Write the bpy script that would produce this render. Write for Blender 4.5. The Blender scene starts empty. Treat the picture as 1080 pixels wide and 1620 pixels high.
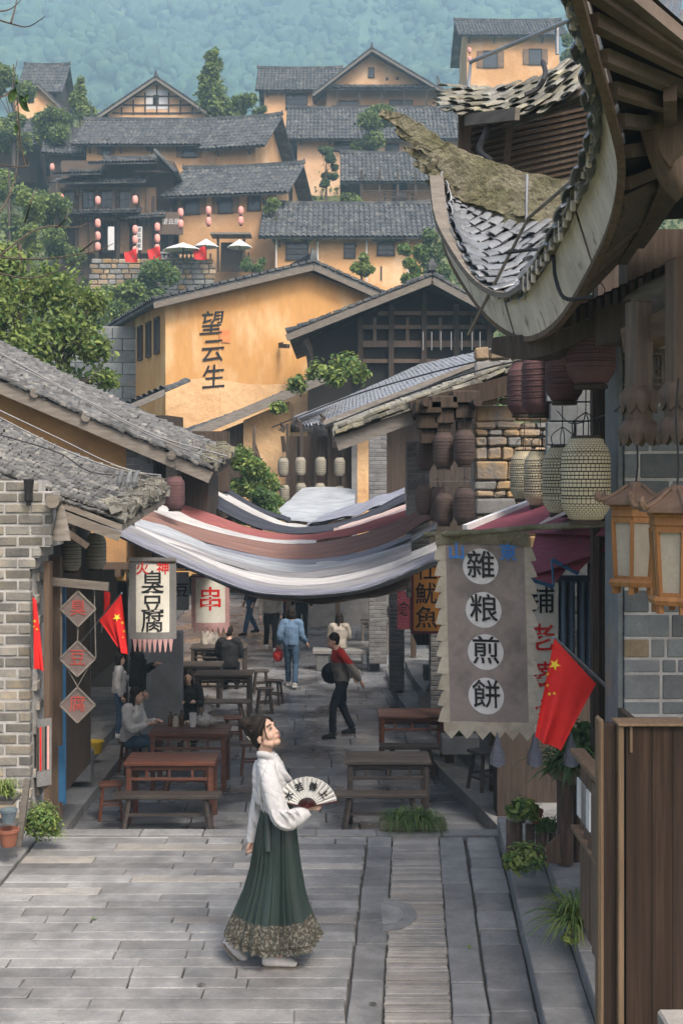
import bpy, bmesh, math, random
import numpy as np
from mathutils import Vector, Matrix, noise
R = math.radians
rnd = random.Random(7)
sc = bpy.context.scene
COL = sc.collection
V = Vector

# ---------------------------------------------------------------- camera, sky, sun, exposure
F, CX, YH, CZ = 2000.0, 540.0, 752.0, 3.2      # focal length in photo pixels, principal column, horizon row, eye height
cam = bpy.data.cameras.new('camera')
camo = bpy.data.objects.new('camera', cam)
COL.objects.link(camo)
camo.location = (0, 0, CZ)
camo.rotation_euler = (R(90), 0, 0)
cam.sensor_fit = 'VERTICAL'
cam.sensor_height = 24
cam.lens = 24 * F / 1620
cam.shift_y = -(810 - YH) / 1620
cam.clip_start, cam.clip_end = 0.1, 3000
sc.camera = camo
SUN_EL, SUN_AZ = 52, 150       # azimuth measured clockwise from +y
w = bpy.data.worlds.new('World')
sc.world = w
w.use_nodes = True
nt = w.node_tree
nt.nodes.clear()
wo = nt.nodes.new('ShaderNodeOutputWorld')
bg = nt.nodes.new('ShaderNodeBackground')
sky = nt.nodes.new('ShaderNodeTexSky')
sky.sky_type = 'NISHITA'
sky.sun_disc = False
sky.sun_elevation = R(SUN_EL)
sky.sun_rotation = R(SUN_AZ)
sky.dust_density = 6.0
sky.air_density = 0.8
sky.ozone_density = 0.4
bg.inputs[1].default_value = 0.14
nt.links.new(sky.outputs[0], bg.inputs[0])
nt.links.new(bg.outputs[0], wo.inputs[0])
sun = bpy.data.lights.new('sun', 'SUN')
sun.energy = 1.5
sun.angle = R(13)
sun.color = (1, 0.94, 0.86)
suno = bpy.data.objects.new('sun', sun)
COL.objects.link(suno)
sd = V((math.sin(R(SUN_AZ)) * math.cos(R(SUN_EL)), math.cos(R(SUN_AZ)) * math.cos(R(SUN_EL)), math.sin(R(SUN_EL))))
suno.rotation_euler = (-sd).to_track_quat('-Z', 'Y').to_euler()
suno.location = (0, -5, 30)
sc.view_settings.view_transform = 'Standard'
sc.view_settings.look = 'None'
sc.view_settings.gamma = 1
sc.view_settings.use_curve_mapping = False
sc.view_settings.exposure = 1.1
sc.render.engine = 'CYCLES'
sc.cycles.use_denoising = True
sc.cycles.max_bounces = 6
sc.cycles.volume_bounces = 2
sc.cycles.diffuse_bounces = 3
sc.cycles.transparent_max_bounces = 8

# ---------------------------------------------------------------- helpers
def P(px, py, D):
    return V(((px - CX) / F * D, D, CZ - (py - YH) / F * D))
def GP(px, py, z=0.0):
    return P(px, py, (CZ - z) * F / (py - YH))
def lerp(a, b, t): return a + (b - a) * t
def path(pts, n):
    """Catmull-Rom through pts, n samples"""
    pts = [V(p) for p in pts]
    q = [pts[0] * 2 - pts[1]] + pts + [pts[-1] * 2 - pts[-2]]
    out = []
    m = len(pts) - 1
    for k in range(n):
        t = k / (n - 1) * m
        i = min(int(t), m - 1)
        f = t - i
        a, b, c, d = q[i:i + 4]
        out.append(0.5 * ((2 * b) + (c - a) * f + (2 * a - 5 * b + 4 * c - d) * f * f + (3 * b - a - 3 * c + d) * f ** 3))
    return out
def ev(pts, t):
    m = len(pts) - 1
    x = max(0, min(0.99999, t)) * m
    i = int(x)
    return pts[i].lerp(pts[i + 1], x - i)

class MB:
    def __init__(s): s.v = []; s.f = []; s.m = []; s.u = {}; s.mi = 0
    def add(s, vs, fs, uv=None):
        n = len(s.v)
        s.v += [tuple(v) for v in vs]
        if uv:
            for k, u in enumerate(uv): s.u[n + k] = u
        s.f += [tuple(i + n for i in f) for f in fs]
        s.m += [s.mi] * len(fs)
        return s
    def box(s, c, size, rot=None, ch=0.0, top=1.0):
        c = V(c)
        M = rot if isinstance(rot, Matrix) else Matrix.Rotation(rot or 0, 3, 'Z')
        hx, hy, hz = size[0] / 2, size[1] / 2, size[2] / 2
        if ch <= 0:
            vs = []
            for z in (-1, 1):
                k = top if z > 0 else 1
                for x, y in ((-1, -1), (1, -1), (1, 1), (-1, 1)):
                    vs.append(c + M @ V((x * hx * k, y * hy * k, z * hz)))
            return s.add(vs, [(3, 2, 1, 0), (4, 5, 6, 7), (0, 1, 5, 4), (1, 2, 6, 5), (2, 3, 7, 6), (3, 0, 4, 7)])
        ch = min(ch, hx * .9, hy * .9, hz * .9)
        vs = []; ix = {}
        for x in (-1, 1):
            for y in (-1, 1):
                for z in (-1, 1):
                    for a in range(3):
                        d = [hx, hy, hz]
                        for b in range(3):
                            if b != a: d[b] -= ch
                        ix[x, y, z, a] = len(vs)
                        vs.append(c + M @ V((x * d[0], y * d[1], z * d[2])))
        fs = []
        for a in range(3):
            b, e = (a + 1) % 3, (a + 2) % 3
            for sg in (-1, 1):
                f = []
                for p, q in ((-1, -1), (1, -1), (1, 1), (-1, 1)):
                    k = [0, 0, 0]; k[a] = sg; k[b] = p; k[e] = q
                    f.append(ix[k[0], k[1], k[2], a])
                fs.append(tuple(f if sg > 0 else f[::-1]))
            for p in (-1, 1):
                for q in (-1, 1):
                    k0 = [0, 0, 0]; k0[a] = -1; k0[b] = p; k0[e] = q
                    k1 = list(k0); k1[a] = 1
                    f = (ix[(*k0, b)], ix[(*k1, b)], ix[(*k1, e)], ix[(*k0, e)])
                    fs.append(f if p * q < 0 else f[::-1])
        for x in (-1, 1):
            for y in (-1, 1):
                for z in (-1, 1):
                    f = (ix[x, y, z, 0], ix[x, y, z, 1], ix[x, y, z, 2])
                    fs.append(f if x * y * z > 0 else f[::-1])
        return s.add(vs, fs)
    def bar(s, a, b, wd, h=None, up=(0, 0, 1), ch=0.0):
        a, b = V(a), V(b)
        d = b - a
        L = d.length
        X = d / L
        U = V(up)
        if abs(X.dot(U)) > .98: U = V((0, 1, 0))
        Y = U.cross(X).normalized()
        Z = X.cross(Y)
        return s.box((a + b) / 2, (L, wd, h or wd), Matrix((X, Y, Z)).transposed(), ch)
    def ring(s, pts):
        return pts
    def loft(s, rings, cap=True, closed=True):
        n = len(rings[0]); vs = []; fs = []
        for r in rings: vs += list(r)
        for i in range(len(rings) - 1):
            for j in range(n if closed else n - 1):
                k = (j + 1) % n
                fs.append((i * n + j, i * n + k, (i + 1) * n + k, (i + 1) * n + j))
        if cap and closed:
            fs.append(tuple(range(n))[::-1])
            b = (len(rings) - 1) * n
            fs.append(tuple(range(b, b + n)))
        return s.add(vs, fs)
    def tube(s, pts, r, n=8, cap=True, ry=None, up=(0, 0, 1)):
        pts = [V(p) for p in pts]
        m = len(pts)
        def fit(q):
            if not isinstance(q, (list, tuple)): return [q] * m
            if len(q) == m: return q
            return [lerp(q[min(int(i / (m - 1) * (len(q) - 1)), len(q) - 2)], q[min(int(i / (m - 1) * (len(q) - 1)), len(q) - 2) + 1], i / (m - 1) * (len(q) - 1) - min(int(i / (m - 1) * (len(q) - 1)), len(q) - 2)) for i in range(m)]
        rs, rys = fit(r), fit(ry)
        rings = []
        A = None
        for i, p in enumerate(pts):
            t = (pts[min(i + 1, m - 1)] - pts[max(i - 1, 0)]).normalized()
            if A is None:
                U = V(up)
                if abs(t.dot(U)) > .95: U = V((0, 1, 0))
                A = t.cross(U).normalized()
            else:
                A = (A - t * A.dot(t)).normalized()
            B = t.cross(A)
            a, b = rs[i], (rys[i] if rys[i] is not None else rs[i])
            rings.append([p + A * (a * math.cos(k * 2 * math.pi / n)) + B * (b * math.sin(k * 2 * math.pi / n)) for k in range(n)])
        return s.loft(rings, cap)
    def sweep(s, pts, wd, h, up=(0, 0, 1), jit=0.0):
        pts = [V(p) for p in pts]
        m = len(pts)
        W = wd if isinstance(wd, (list, tuple)) else [wd] * m
        H = h if isinstance(h, (list, tuple)) else [h] * m
        rings = []
        for i, p in enumerate(pts):
            t = (pts[min(i + 1, m - 1)] - pts[max(i - 1, 0)]).normalized()
            A = t.cross(V(up)).normalized()
            B = A.cross(t)
            ring = []
            for x, y in ((-1, -1), (0, -1.0), (1, -1), (1, 0), (1, 1), (0, 1.04), (-1, 1), (-1, 0)):
                q = p + A * (x * W[i] / 2) + B * (y * H[i] / 2)
                if jit: q += V((rnd.uniform(-jit, jit), rnd.uniform(-jit, jit), rnd.uniform(-jit, jit)))
                ring.append(q)
            rings.append(ring)
        return s.loft(rings)
    def lathe(s, prof, n=24, c=(0, 0, 0), M=None):
        c = V(c)
        vs = []; uv = []; fs = []
        m = len(prof)
        for i, (r, z) in enumerate(prof):
            for k in range(n + 1):
                a = k * 2 * math.pi / n
                q = V((r * math.cos(a), r * math.sin(a), z))
                vs.append(c + (M @ q if M else q))
                uv.append((k / n, i / (m - 1)))
        for i in range(m - 1):
            for k in range(n):
                fs.append((i * (n + 1) + k, i * (n + 1) + k + 1, (i + 1) * (n + 1) + k + 1, (i + 1) * (n + 1) + k))
        return s.add(vs, fs, uv)
    def ell(s, c, r, n=14, m=9, M=None):
        c = V(c)
        if not isinstance(r, (list, tuple)): r = (r, r, r)
        vs = [V((0, 0, -r[2]))]; fs = []
        for i in range(1, m):
            t = math.pi * i / m - math.pi / 2
            for k in range(n):
                a = 2 * math.pi * k / n
                vs.append(V((r[0] * math.cos(t) * math.cos(a), r[1] * math.cos(t) * math.sin(a), r[2] * math.sin(t))))
        vs.append(V((0, 0, r[2])))
        for k in range(n):
            fs.append((0, 1 + (k + 1) % n, 1 + k))
            for i in range(m - 2):
                a, b = 1 + i * n + k, 1 + i * n + (k + 1) % n
                fs.append((a, b, b + n, a + n))
            b = 1 + (m - 2) * n
            fs.append((b + k, b + (k + 1) % n, len(vs) - 1))
        return s.add([c + (M @ v if M else v) for v in vs], fs)
    def quad(s, a, b, c, d): return s.add([a, b, c, d], [(0, 1, 2, 3)])
    def grid(s, fn, nu, nv):
        vs = []; uv = []; fs = []
        for j in range(nv + 1):
            for i in range(nu + 1):
                vs.append(fn(i / nu, j / nv)); uv.append((i / nu, j / nv))
        for j in range(nv):
            for i in range(nu):
                a = j * (nu + 1) + i
                fs.append((a, a + 1, a + nu + 2, a + nu + 1))
        return s.add(vs, fs, uv)
    def slab(s, fn, nu, nv, th):
        """a cloth or sheet with thickness th along its normal"""
        def nrm(u, v):
            e = .01
            a = V(fn(min(u + e, 1), v)) - V(fn(max(u - e, 0), v))
            b = V(fn(u, min(v + e, 1))) - V(fn(u, max(v - e, 0)))
            c = a.cross(b)
            return c.normalized() if c.length > 1e-9 else V((0, 0, 1))
        s.grid(fn, nu, nv)
        s.grid(lambda u, v: V(fn(1 - u, v)) - nrm(1 - u, v) * th, nu, nv)
        return s
    def poly(s, pts, off):
        """extrude polygon pts (3d) along off"""
        n = len(pts)
        off = V(off)
        vs = [V(p) for p in pts] + [V(p) + off for p in pts]
        fs = [tuple(range(n)), tuple(range(2 * n - 1, n - 1, -1))]
        for i in range(n): fs.append((i, n + i, n + (i + 1) % n, (i + 1) % n))
        return s.add(vs, fs)
    def mesh(s, name, mats, smooth=None, fix=False):
        me = bpy.data.meshes.new(name)
        me.from_pydata(s.v, [], s.f)
        for m in (mats if isinstance(mats, (list, tuple)) else [mats]): me.materials.append(m)
        if any(s.m): me.polygons.foreach_set('material_index', s.m)
        if s.u:
            ul = me.uv_layers.new(name='uv')
            li = np.zeros(len(me.loops), dtype=np.int32)
            me.loops.foreach_get('vertex_index', li)
            ta = np.zeros((len(s.v), 2), dtype=np.float32)
            for k, u in s.u.items(): ta[k] = u
            ul.data.foreach_set('uv', ta[li].ravel())
        if fix:
            bm = bmesh.new(); bm.from_mesh(me)
            bmesh.ops.recalc_face_normals(bm, faces=bm.faces)
            bm.to_mesh(me); bm.free()
        if smooth is not None:
            me.polygons.foreach_set('use_smooth', [True] * len(me.polygons))
            if smooth < 180: me.set_sharp_from_angle(angle=R(smooth))
        me.update()
        return me
    def build(s, name, mats, parent=None, smooth=None, fix=False):
        return link(name, s.mesh(name, mats, smooth, fix), parent)

def link(name, me, parent=None, mw=None):
    o = bpy.data.objects.new(name, me)
    COL.objects.link(o)
    if parent is not None: o.parent = parent
    if mw is not None: o.matrix_basis = mw
    return o
def tag(o, label=None, cat=None, group=None, kind=None):
    if label: o['label'] = label
    if cat: o['category'] = cat
    if group: o['group'] = group
    if kind: o['kind'] = kind
    return o
def thing(name, label, cat, loc=(0, 0, 0), rz=0, group=None):
    o = bpy.data.objects.new(name, None)
    o.empty_display_size = .1
    COL.objects.link(o)
    o.location = loc
    o.rotation_euler = (0, 0, rz)
    return tag(o, label, cat, group)
def copy_tree(o, parent=None):
    c = o.copy()
    COL.objects.link(c)
    c.parent = parent
    for ch in list(o.children): copy_tree(ch, c)
    return c
def again(root, loc, rz=None, label=None, group=None, s=None):
    c = copy_tree(root)
    c.location = loc
    if rz is not None: c.rotation_euler = (0, 0, rz)
    if s is not None: c.scale = (s, s, s) if not isinstance(s, tuple) else s
    return tag(c, label, None, group)
def baked(name, mb, mats, parent, voxel, smooth=2, fac=.5, dec=None, disp=None):
    """join overlapping shapes into one continuous skin"""
    me = mb.mesh('tmp', mats, None, True)
    o = bpy.data.objects.new('tmp', me); COL.objects.link(o)
    m = o.modifiers.new('r', 'REMESH'); m.mode = 'VOXEL'; m.voxel_size = voxel; m.use_smooth_shade = True
    if smooth:
        m = o.modifiers.new('s', 'SMOOTH'); m.iterations = smooth; m.factor = fac
    if dec:
        m = o.modifiers.new('d', 'DECIMATE'); m.ratio = dec
    dg = bpy.context.evaluated_depsgraph_get()
    nm = bpy.data.meshes.new_from_object(o.evaluated_get(dg))
    bpy.data.objects.remove(o)
    bpy.data.meshes.remove(me)
    nm.name = name
    if disp:
        n_ = len(nm.vertices)
        co = np.zeros(n_ * 3, dtype=np.float32); nr_ = np.zeros(n_ * 3, dtype=np.float32)
        nm.vertices.foreach_get('co', co); nm.vertices.foreach_get('normal', nr_)
        co = co.reshape(-1, 3); nr_ = nr_.reshape(-1, 3)
        out = [tuple(V(a) + disp(V(a), V(b))) for a, b in zip(co.tolist(), nr_.tolist())]
        nm.vertices.foreach_set('co', np.array(out, dtype=np.float32).ravel()); nm.update()
    nm.polygons.foreach_set('use_smooth', [True] * len(nm.polygons))
    if not nm.materials:
        for m in (mats if isinstance(mats, (list, tuple)) else [mats]): nm.materials.append(m)
    return link(name, nm, parent)
def text(name, s, size, mt, parent, M, bold=0.0, ext=.002, shear=0.0, align='CENTER'):
    c = bpy.data.curves.new('t', 'FONT')
    c.body = s; c.size = size; c.offset = bold * size; c.extrude = ext; c.shear = shear
    c.align_x = align; c.align_y = 'CENTER'; c.resolution_u = 3
    o = bpy.data.objects.new('t', c); COL.objects.link(o)
    dg = bpy.context.evaluated_depsgraph_get()
    me = bpy.data.meshes.new_from_object(o.evaluated_get(dg))
    bpy.data.objects.remove(o)
    me.name = name
    me.materials.clear(); me.materials.append(mt)
    o = link(name, me, parent, M)
    return o
def FRONT(loc, rz=0.0, roll=0.0):
    """matrix that stands flat text up facing the camera (-y)"""
    return Matrix.Translation(loc) @ Matrix.Rotation(rz, 4, 'Z') @ Matrix.Rotation(R(90), 4, 'X') @ Matrix.Rotation(roll, 4, 'Z')

# ---------------------------------------------------------------- materials
MATS = {}
def mat(name, c, rough=.8, c2=None, s=3.0, lo=.35, hi=.65, bump=.25, bs=40.0, bd=.01, rv=0.0, st=(1, 1, 1), metal=0.0, c3=None, s3=1.0, lo3=.55, hi3=.7,
        rough2=None, spec=.22, trans=0.0, uvn=None, leaf=False, uvbrick=None, bst=None, obj=False):
    m = bpy.data.materials.new(name)
    MATS[name] = m
    m.use_nodes = True
    n = m.node_tree.nodes; L = m.node_tree.links
    b = n['Principled BSDF']
    b.inputs['Roughness'].default_value = rough
    b.inputs['Metallic'].default_value = metal
    b.inputs['Specular IOR Level'].default_value = spec
    if trans: b.inputs['Transmission Weight'].default_value = trans
    if obj:
        g = n.new('ShaderNodeTexCoord'); pos = g.outputs['Object']
    else:
        g = n.new('ShaderNodeNewGeometry'); pos = g.outputs['Position']
    if uvn:
        g = n.new('ShaderNodeUVMap'); oi_ = n.new('ShaderNodeObjectInfo'); ad = n.new('ShaderNodeVectorMath'); ad.operation = 'ADD'
        L.new(g.outputs[0], ad.inputs[0]); L.new(oi_.outputs['Random'], ad.inputs[1]); pos = ad.outputs[0]; st = uvn
    mp = n.new('ShaderNodeMapping'); mp.inputs['Scale'].default_value = st
    L.new(pos, mp.inputs[0])
    c4 = lambda q: (q[0], q[1], q[2], 1)
    def nz(scale, det=5.0, vec=None, ro=.6):
        t = n.new('ShaderNodeTexNoise')
        t.inputs['Scale'].default_value = scale; t.inputs['Detail'].default_value = det; t.inputs['Roughness'].default_value = ro
        L.new(vec or mp.outputs[0], t.inputs['Vector'])
        return t.outputs['Fac']
    def rng(x, a, z, ta=0.0, tz=1.0):
        t = n.new('ShaderNodeMapRange')
        t.inputs[1].default_value = a; t.inputs[2].default_value = z; t.inputs[3].default_value = ta; t.inputs[4].default_value = tz
        L.new(x, t.inputs[0])
        return t.outputs[0]
    def mix(f, a, z, mode='MIX'):
        t = n.new('ShaderNodeMix'); t.data_type = 'RGBA'; t.blend_type = mode
        for k, q in ((6, a), (7, z)):
            if isinstance(q, tuple): t.inputs[k].default_value = c4(q)
            else: L.new(q, t.inputs[k])
        if isinstance(f, float): t.inputs[0].default_value = f
        else: L.new(f, t.inputs[0])
        return t.outputs[2]
    if c2 is None: c2 = tuple(x * .72 for x in c)
    base = mix(rng(nz(s), lo, hi), c, c2)
    fine = mix(rng(nz(s * 9, 4.0), .3, .7, 0.0, .35), base, tuple(x * .7 for x in c2))
    if uvbrick:
        u = n.new('ShaderNodeUVMap')
        t = n.new('ShaderNodeTexBrick')
        mp2 = n.new('ShaderNodeMapping'); mp2.inputs['Scale'].default_value = (uvbrick[0], uvbrick[1], 1)
        L.new(u.outputs[0], mp2.inputs[0]); L.new(mp2.outputs[0], t.inputs[0])
        t.inputs['Scale'].default_value = 1.0
        t.inputs['Brick Width'].default_value = 1.0; t.inputs['Row Height'].default_value = 1.0
        t.inputs['Mortar Size'].default_value = uvbrick[2]; t.inputs['Mortar Smooth'].default_value = .2
        fine = mix(t.outputs['Fac'], fine, uvbrick[3])
    if c3 is not None:
        fine = mix(rng(nz(s3, 6.0, pos if st == (1, 1, 1) else None), lo3, hi3), fine, c3)
    if rv:
        oi = n.new('ShaderNodeObjectInfo')
        h = n.new('ShaderNodeHueSaturation')
        L.new(rng(oi.outputs['Random'], 0, 1, 1 - rv, 1 + rv), h.inputs['Value'])
        t = n.new('ShaderNodeMath'); t.operation = 'MULTIPLY'; t.inputs[1].default_value = 7.31
        L.new(oi.outputs['Random'], t.inputs[0])
        t2 = n.new('ShaderNodeMath'); t2.operation = 'FRACT'; L.new(t.outputs[0], t2.inputs[0])
        L.new(rng(t2.outputs[0], 0, 1, 1 - rv, 1 + rv), h.inputs['Saturation'])
        L.new(fine, h.inputs['Color'])
        fine = h.outputs[0]
    L.new(fine, b.inputs['Base Color'])
    if leaf:
        tl = n.new('ShaderNodeBsdfTranslucent'); L.new(fine, tl.inputs[0])
        ms = n.new('ShaderNodeMixShader'); ms.inputs[0].default_value = .38
        L.new(b.outputs[0], ms.inputs[1]); L.new(tl.outputs[0], ms.inputs[2])
        L.new(ms.outputs[0], n['Material Output'].inputs[0])
    if rough2 is not None:
        L.new(rng(nz(s * .6, 3.0), .42, .6, rough, rough2), b.inputs['Roughness'])
    if bump:
        bv = mp.outputs[0] if uvn else None
        if bst:
            mp3 = n.new('ShaderNodeMapping'); mp3.inputs['Scale'].default_value = bst; L.new(pos, mp3.inputs[0]); bv = mp3.outputs[0]
        t = n.new('ShaderNodeBump'); t.inputs['Strength'].default_value = bump; t.inputs['Distance'].default_value = bd
        L.new(nz(bs, 5.0, bv), t.inputs['Height'])
        L.new(t.outputs[0], b.inputs['Normal'])
    return m
m_pave = mat('paving', (.26, .257, .25), .62, (.175, .173, .17), s=5.5, bump=.6, bs=34, bd=.014, rv=.23, c3=(.11, .11, .11), s3=1.7, lo3=.48, hi3=.7, rough2=.45)
m_pavew = mat('paving_warm', (.30, .28, .25), .7, (.21, .2, .185), s=5, bump=.6, bs=60, bd=.012, rv=.22, c3=(.17, .165, .16), s3=1.3, lo3=.56, hi3=.66)
m_joint = mat('joint', (.11, .105, .1), .95, bump=.4)
m_street = mat('street_stone', (.215, .22, .23), .42, (.13, .135, .145), s=1.6, bump=.4, bs=22, bd=.01, rv=.22, spec=.5, c3=(.045, .048, .055), s3=.8, lo3=.5, hi3=.62, rough2=.22)
m_kerb = mat('kerb_stone', (.24, .235, .228), .8, (.165, .165, .16), s=4, bump=.6, bs=45, bd=.012, rv=.12, c3=(.1, .1, .1), s3=1.6)
m_brickL = mat('grey_brick', (.235, .215, .175), .85, (.145, .14, .13), s=6, bump=.7, bs=50, bd=.01, rv=.4, c3=(.31, .25, .175), s3=2.4, lo3=.5, hi3=.7)
m_mortar = mat('mortar', (.45, .44, .42), .9, (.3, .29, .275), s=8, bump=.4, bs=80)
m_block = mat('blue_stone_block', (.17, .182, .185), .7, (.115, .125, .13), s=5, bump=.5, bs=35, bd=.01, rv=.3, c3=(.2, .17, .13), s3=1.5, lo3=.56, hi3=.7)
m_blockw = mat('tan_stone_block', (.30, .24, .17), .8, (.2, .165, .12), s=5, bump=.6, bs=30, bd=.012, rv=.25, c3=(.14, .12, .1), s3=3)
m_rubble = mat('rubble_stone', (.34, .25, .155), .85, (.24, .175, .11), s=4, bump=.8, bs=18, bd=.02, rv=.3, c3=(.16, .15, .14), s3=2, lo3=.5, hi3=.66)
m_mud = mat('orange_mud_wall', (.55, .30, .105), .92, (.44, .23, .08), s=.55, lo=.3, hi=.7, bump=.5, bs=6, bd=.03, c3=(.64, .45, .25), s3=1.1, lo3=.5, hi3=.75, st=(1, 1, .35))
m_mudp = mat('pale_mud_wall', (.66, .45, .25), .95, (.56, .345, .17), s=.7, bump=.8, bs=3, bd=.08)
m_mudfar = mat('hill_mud_wall', (.64, .385, .20), .95, (.52, .30, .145), s=.6, bump=.4, bs=3, c3=(.70, .50, .32), s3=.35, lo3=.5, hi3=.7, rv=.1)
m_tile = mat('roof_tile', (.14, .14, .137), .8, (.06, .06, .06), s=9, bump=.6, bs=50, bd=.008, rv=.34, c3=(.25, .24, .21), s3=6, lo3=.54, hi3=.72)
m_tilem = mat('mossy_tile', (.21, .20, .165), .85, (.125, .125, .105), s=9, bump=.9, bs=45, bd=.012, rv=.4, c3=(.31, .285, .2), s3=5, lo3=.5, hi3=.7)
m_tilewet = mat('wet_tile', (.19, .205, .225), .3, (.13, .14, .155), s=7, bump=.3, bs=40, bd=.005, rv=.25, rough2=.16, spec=.6)
m_tilefar = mat('far_tile', (.085, .09, .095), .85, (.045, .05, .055), s=1.2, bump=.5, bs=9, bd=.05, c3=(.14, .14, .13), s3=1.7, lo3=.5, hi3=.68)
m_moss = mat('mossy_stone', (.22, .20, .145), .95, (.135, .125, .08), s=6, bump=1.0, bs=22, bd=.03, c3=(.11, .105, .06), s3=3.5, lo3=.46, hi3=.62)
m_fascia = mat('weathered_white_board', (.64, .575, .50), .8, (.48, .425, .36), s=2.4, bump=.4, bs=22, bd=.006, c3=(.16, .125, .10), s3=3.0, lo3=.57, hi3=.7, st=(5, 5, .55))
m_wdark = mat('dark_wood', (.068, .05, .038), .75, (.036, .026, .02), s=3, bump=.5, bs=14, bd=.006, st=(9, 9, .8), rv=.2)
m_wbrown = mat('brown_wood', (.135, .098, .072), .7, (.085, .06, .045), s=3, bump=.5, bs=10, bd=.006, st=(10, 10, .7), rv=.15)
m_plank = mat('cabinet_plank', (.040, .027, .020), .75, (.022, .015, .012), s=2.2, lo=.3, hi=.7, bump=.45, bs=10, bd=.004, st=(16, 16, .5), rv=.12, c3=(.062, .042, .031), s3=1.6, lo3=.5, hi3=.75, spec=.08)
m_wedge = mat('worn_wood_edge', (.2, .135, .085), .65, (.115, .078, .05), s=3, bump=.3, bs=14, st=(14, 14, .6))
m_whor = mat('wood_beam', (.15, .108, .078), .8, (.09, .064, .047), s=3, bump=.5, bs=10, bd=.006, st=(1.2, 1.2, 9), rv=.2)
m_wgrey = mat('grey_wood', (.2, .18, .155), .85, (.125, .11, .095), s=3, bump=.5, bs=12, bd=.006, st=(1.5, 1.5, 9), rv=.2)
m_table = mat('red_brown_table', (.165, .066, .042), .36, (.095, .042, .03), spec=.4, s=2.5, bump=.25, bs=12, bd=.003, st=(1, 9, 9), rv=.15)
m_tabled = mat('dark_table', (.085, .072, .064), .42, (.05, .043, .04), s=2.5, bump=.25, bs=12, bd=.003, st=(1, 9, 9), rv=.15)
m_white = mat('white_cloth', (.62, .615, .61), .85, (.54, .54, .54), s=6, bump=.3, bs=14, bd=.008)
m_black = mat('black_paint', (.02, .02, .022), .5, bump=.05)
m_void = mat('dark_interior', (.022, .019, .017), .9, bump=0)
m_metal = mat('grey_metal', (.35, .36, .37), .4, metal=.8, bump=.05)
m_wire = mat('black_cable', (.03, .03, .032), .6, bump=0)
m_wirew = mat('pale_cable', (.24, .24, .24), .6, bump=0)
m_red = mat('flag_red', (.62, .025, .022), .75, (.5, .015, .015), s=3, bump=.1)
m_yel = mat('star_yellow', (.85, .62, .06), .7, bump=0)
m_shut = mat('shutter_wood', (.235, .15, .09), .8, (.17, .11, .068), s=3)
m_glass = mat('dark_glass', (.035, .042, .05), .15, spec=.5, bump=0)
m_leaf = mat('leaf_green', (.215, .28, .095), .6, (.13, .19, .065), s=1.3, bump=0, rv=0, c3=(.27, .26, .06), s3=9, lo3=.56, hi3=.68, leaf=True)
m_leafd = mat('leaf_dark', (.105, .165, .07), .6, (.065, .115, .05), s=1.5, bump=0, c3=(.1, .15, .05), s3=5, leaf=True)
m_leafb = mat('leaf_bright', (.27, .33, .085), .55, (.16, .235, .055), s=6, bump=0, leaf=True)
m_leafp = mat('leaf_potted', (.10, .19, .05), .5, (.06, .12, .035), s=8, bump=0, c3=(.2, .27, .09), s3=14, leaf=True)
m_bark = mat('bark', (.12, .095, .075), .95, (.07, .055, .045), s=6, bump=.9, bs=18, bd=.02, st=(4, 4, .8))
m_soil = mat('hill_earth', (.13, .14, .06), .95, (.08, .1, .045), s=.5, bump=.5, bs=3)
# ---------------------------------------------------------------- fast meshes for leaves
def npmesh(name, vs, fs, mats, mi=None, smooth=False):
    """vs (N,3), fs (M,k) arrays"""
    me = bpy.data.meshes.new(name)
    k = fs.shape[1]
    me.vertices.add(len(vs)); me.vertices.foreach_set('co', vs.astype(np.float32).ravel())
    me.loops.add(fs.size); me.loops.foreach_set('vertex_index', fs.astype(np.int32).ravel())
    me.polygons.add(len(fs)); me.polygons.foreach_set('loop_start', np.arange(0, fs.size, k, dtype=np.int32))
    for m in (mats if isinstance(mats, (list, tuple)) else [mats]): me.materials.append(m)
    if mi is not None: me.polygons.foreach_set('material_index', np.asarray(mi, dtype=np.int32))
    if smooth: me.polygons.foreach_set('use_smooth', np.ones(len(fs), dtype=bool))
    me.update(calc_edges=True); me.validate()
    return me
def leafmesh(name, pts, size, mats, seed=1, up=.35, out=None, asp=.55, droop=0.0):
    g = np.random.default_rng(seed)
    N = len(pts)
    n = g.normal(size=(N, 3)); n[:, 2] += up
    if out is not None: n += out
    n /= np.linalg.norm(n, axis=1)[:, None]
    t = g.normal(size=(N, 3)); t[:, 2] -= droop
    t -= n * (t * n).sum(1)[:, None]; t /= np.linalg.norm(t, axis=1)[:, None]
    b = np.cross(n, t)
    s = (np.asarray(size) * g.uniform(.6, 1.3, N))[:, None]
    v = np.empty((N, 6, 3))
    c = n * s * .12
    v[:, 0] = pts - t * s * .5; v[:, 1] = pts - t * s * .1 + b * s * asp * .5 + c; v[:, 2] = pts + t * s * .25 + b * s * asp * .36 + c
    v[:, 3] = pts + t * s * .55; v[:, 4] = pts + t * s * .25 - b * s * asp * .36 + c; v[:, 5] = pts - t * s * .1 - b * s * asp * .5 + c
    k = np.arange(N)[:, None] * 6
    fs = np.concatenate([k + np.array([[0, 1, 2, 3]]), k + np.array([[0, 3, 4, 5]])])
    mi = None
    if isinstance(mats, (list, tuple)) and len(mats) > 1:
        q = g.integers(0, len(mats), N); mi = np.concatenate([q, q])
    return npmesh(name, v.reshape(-1, 3), fs, mats, mi)
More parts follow.
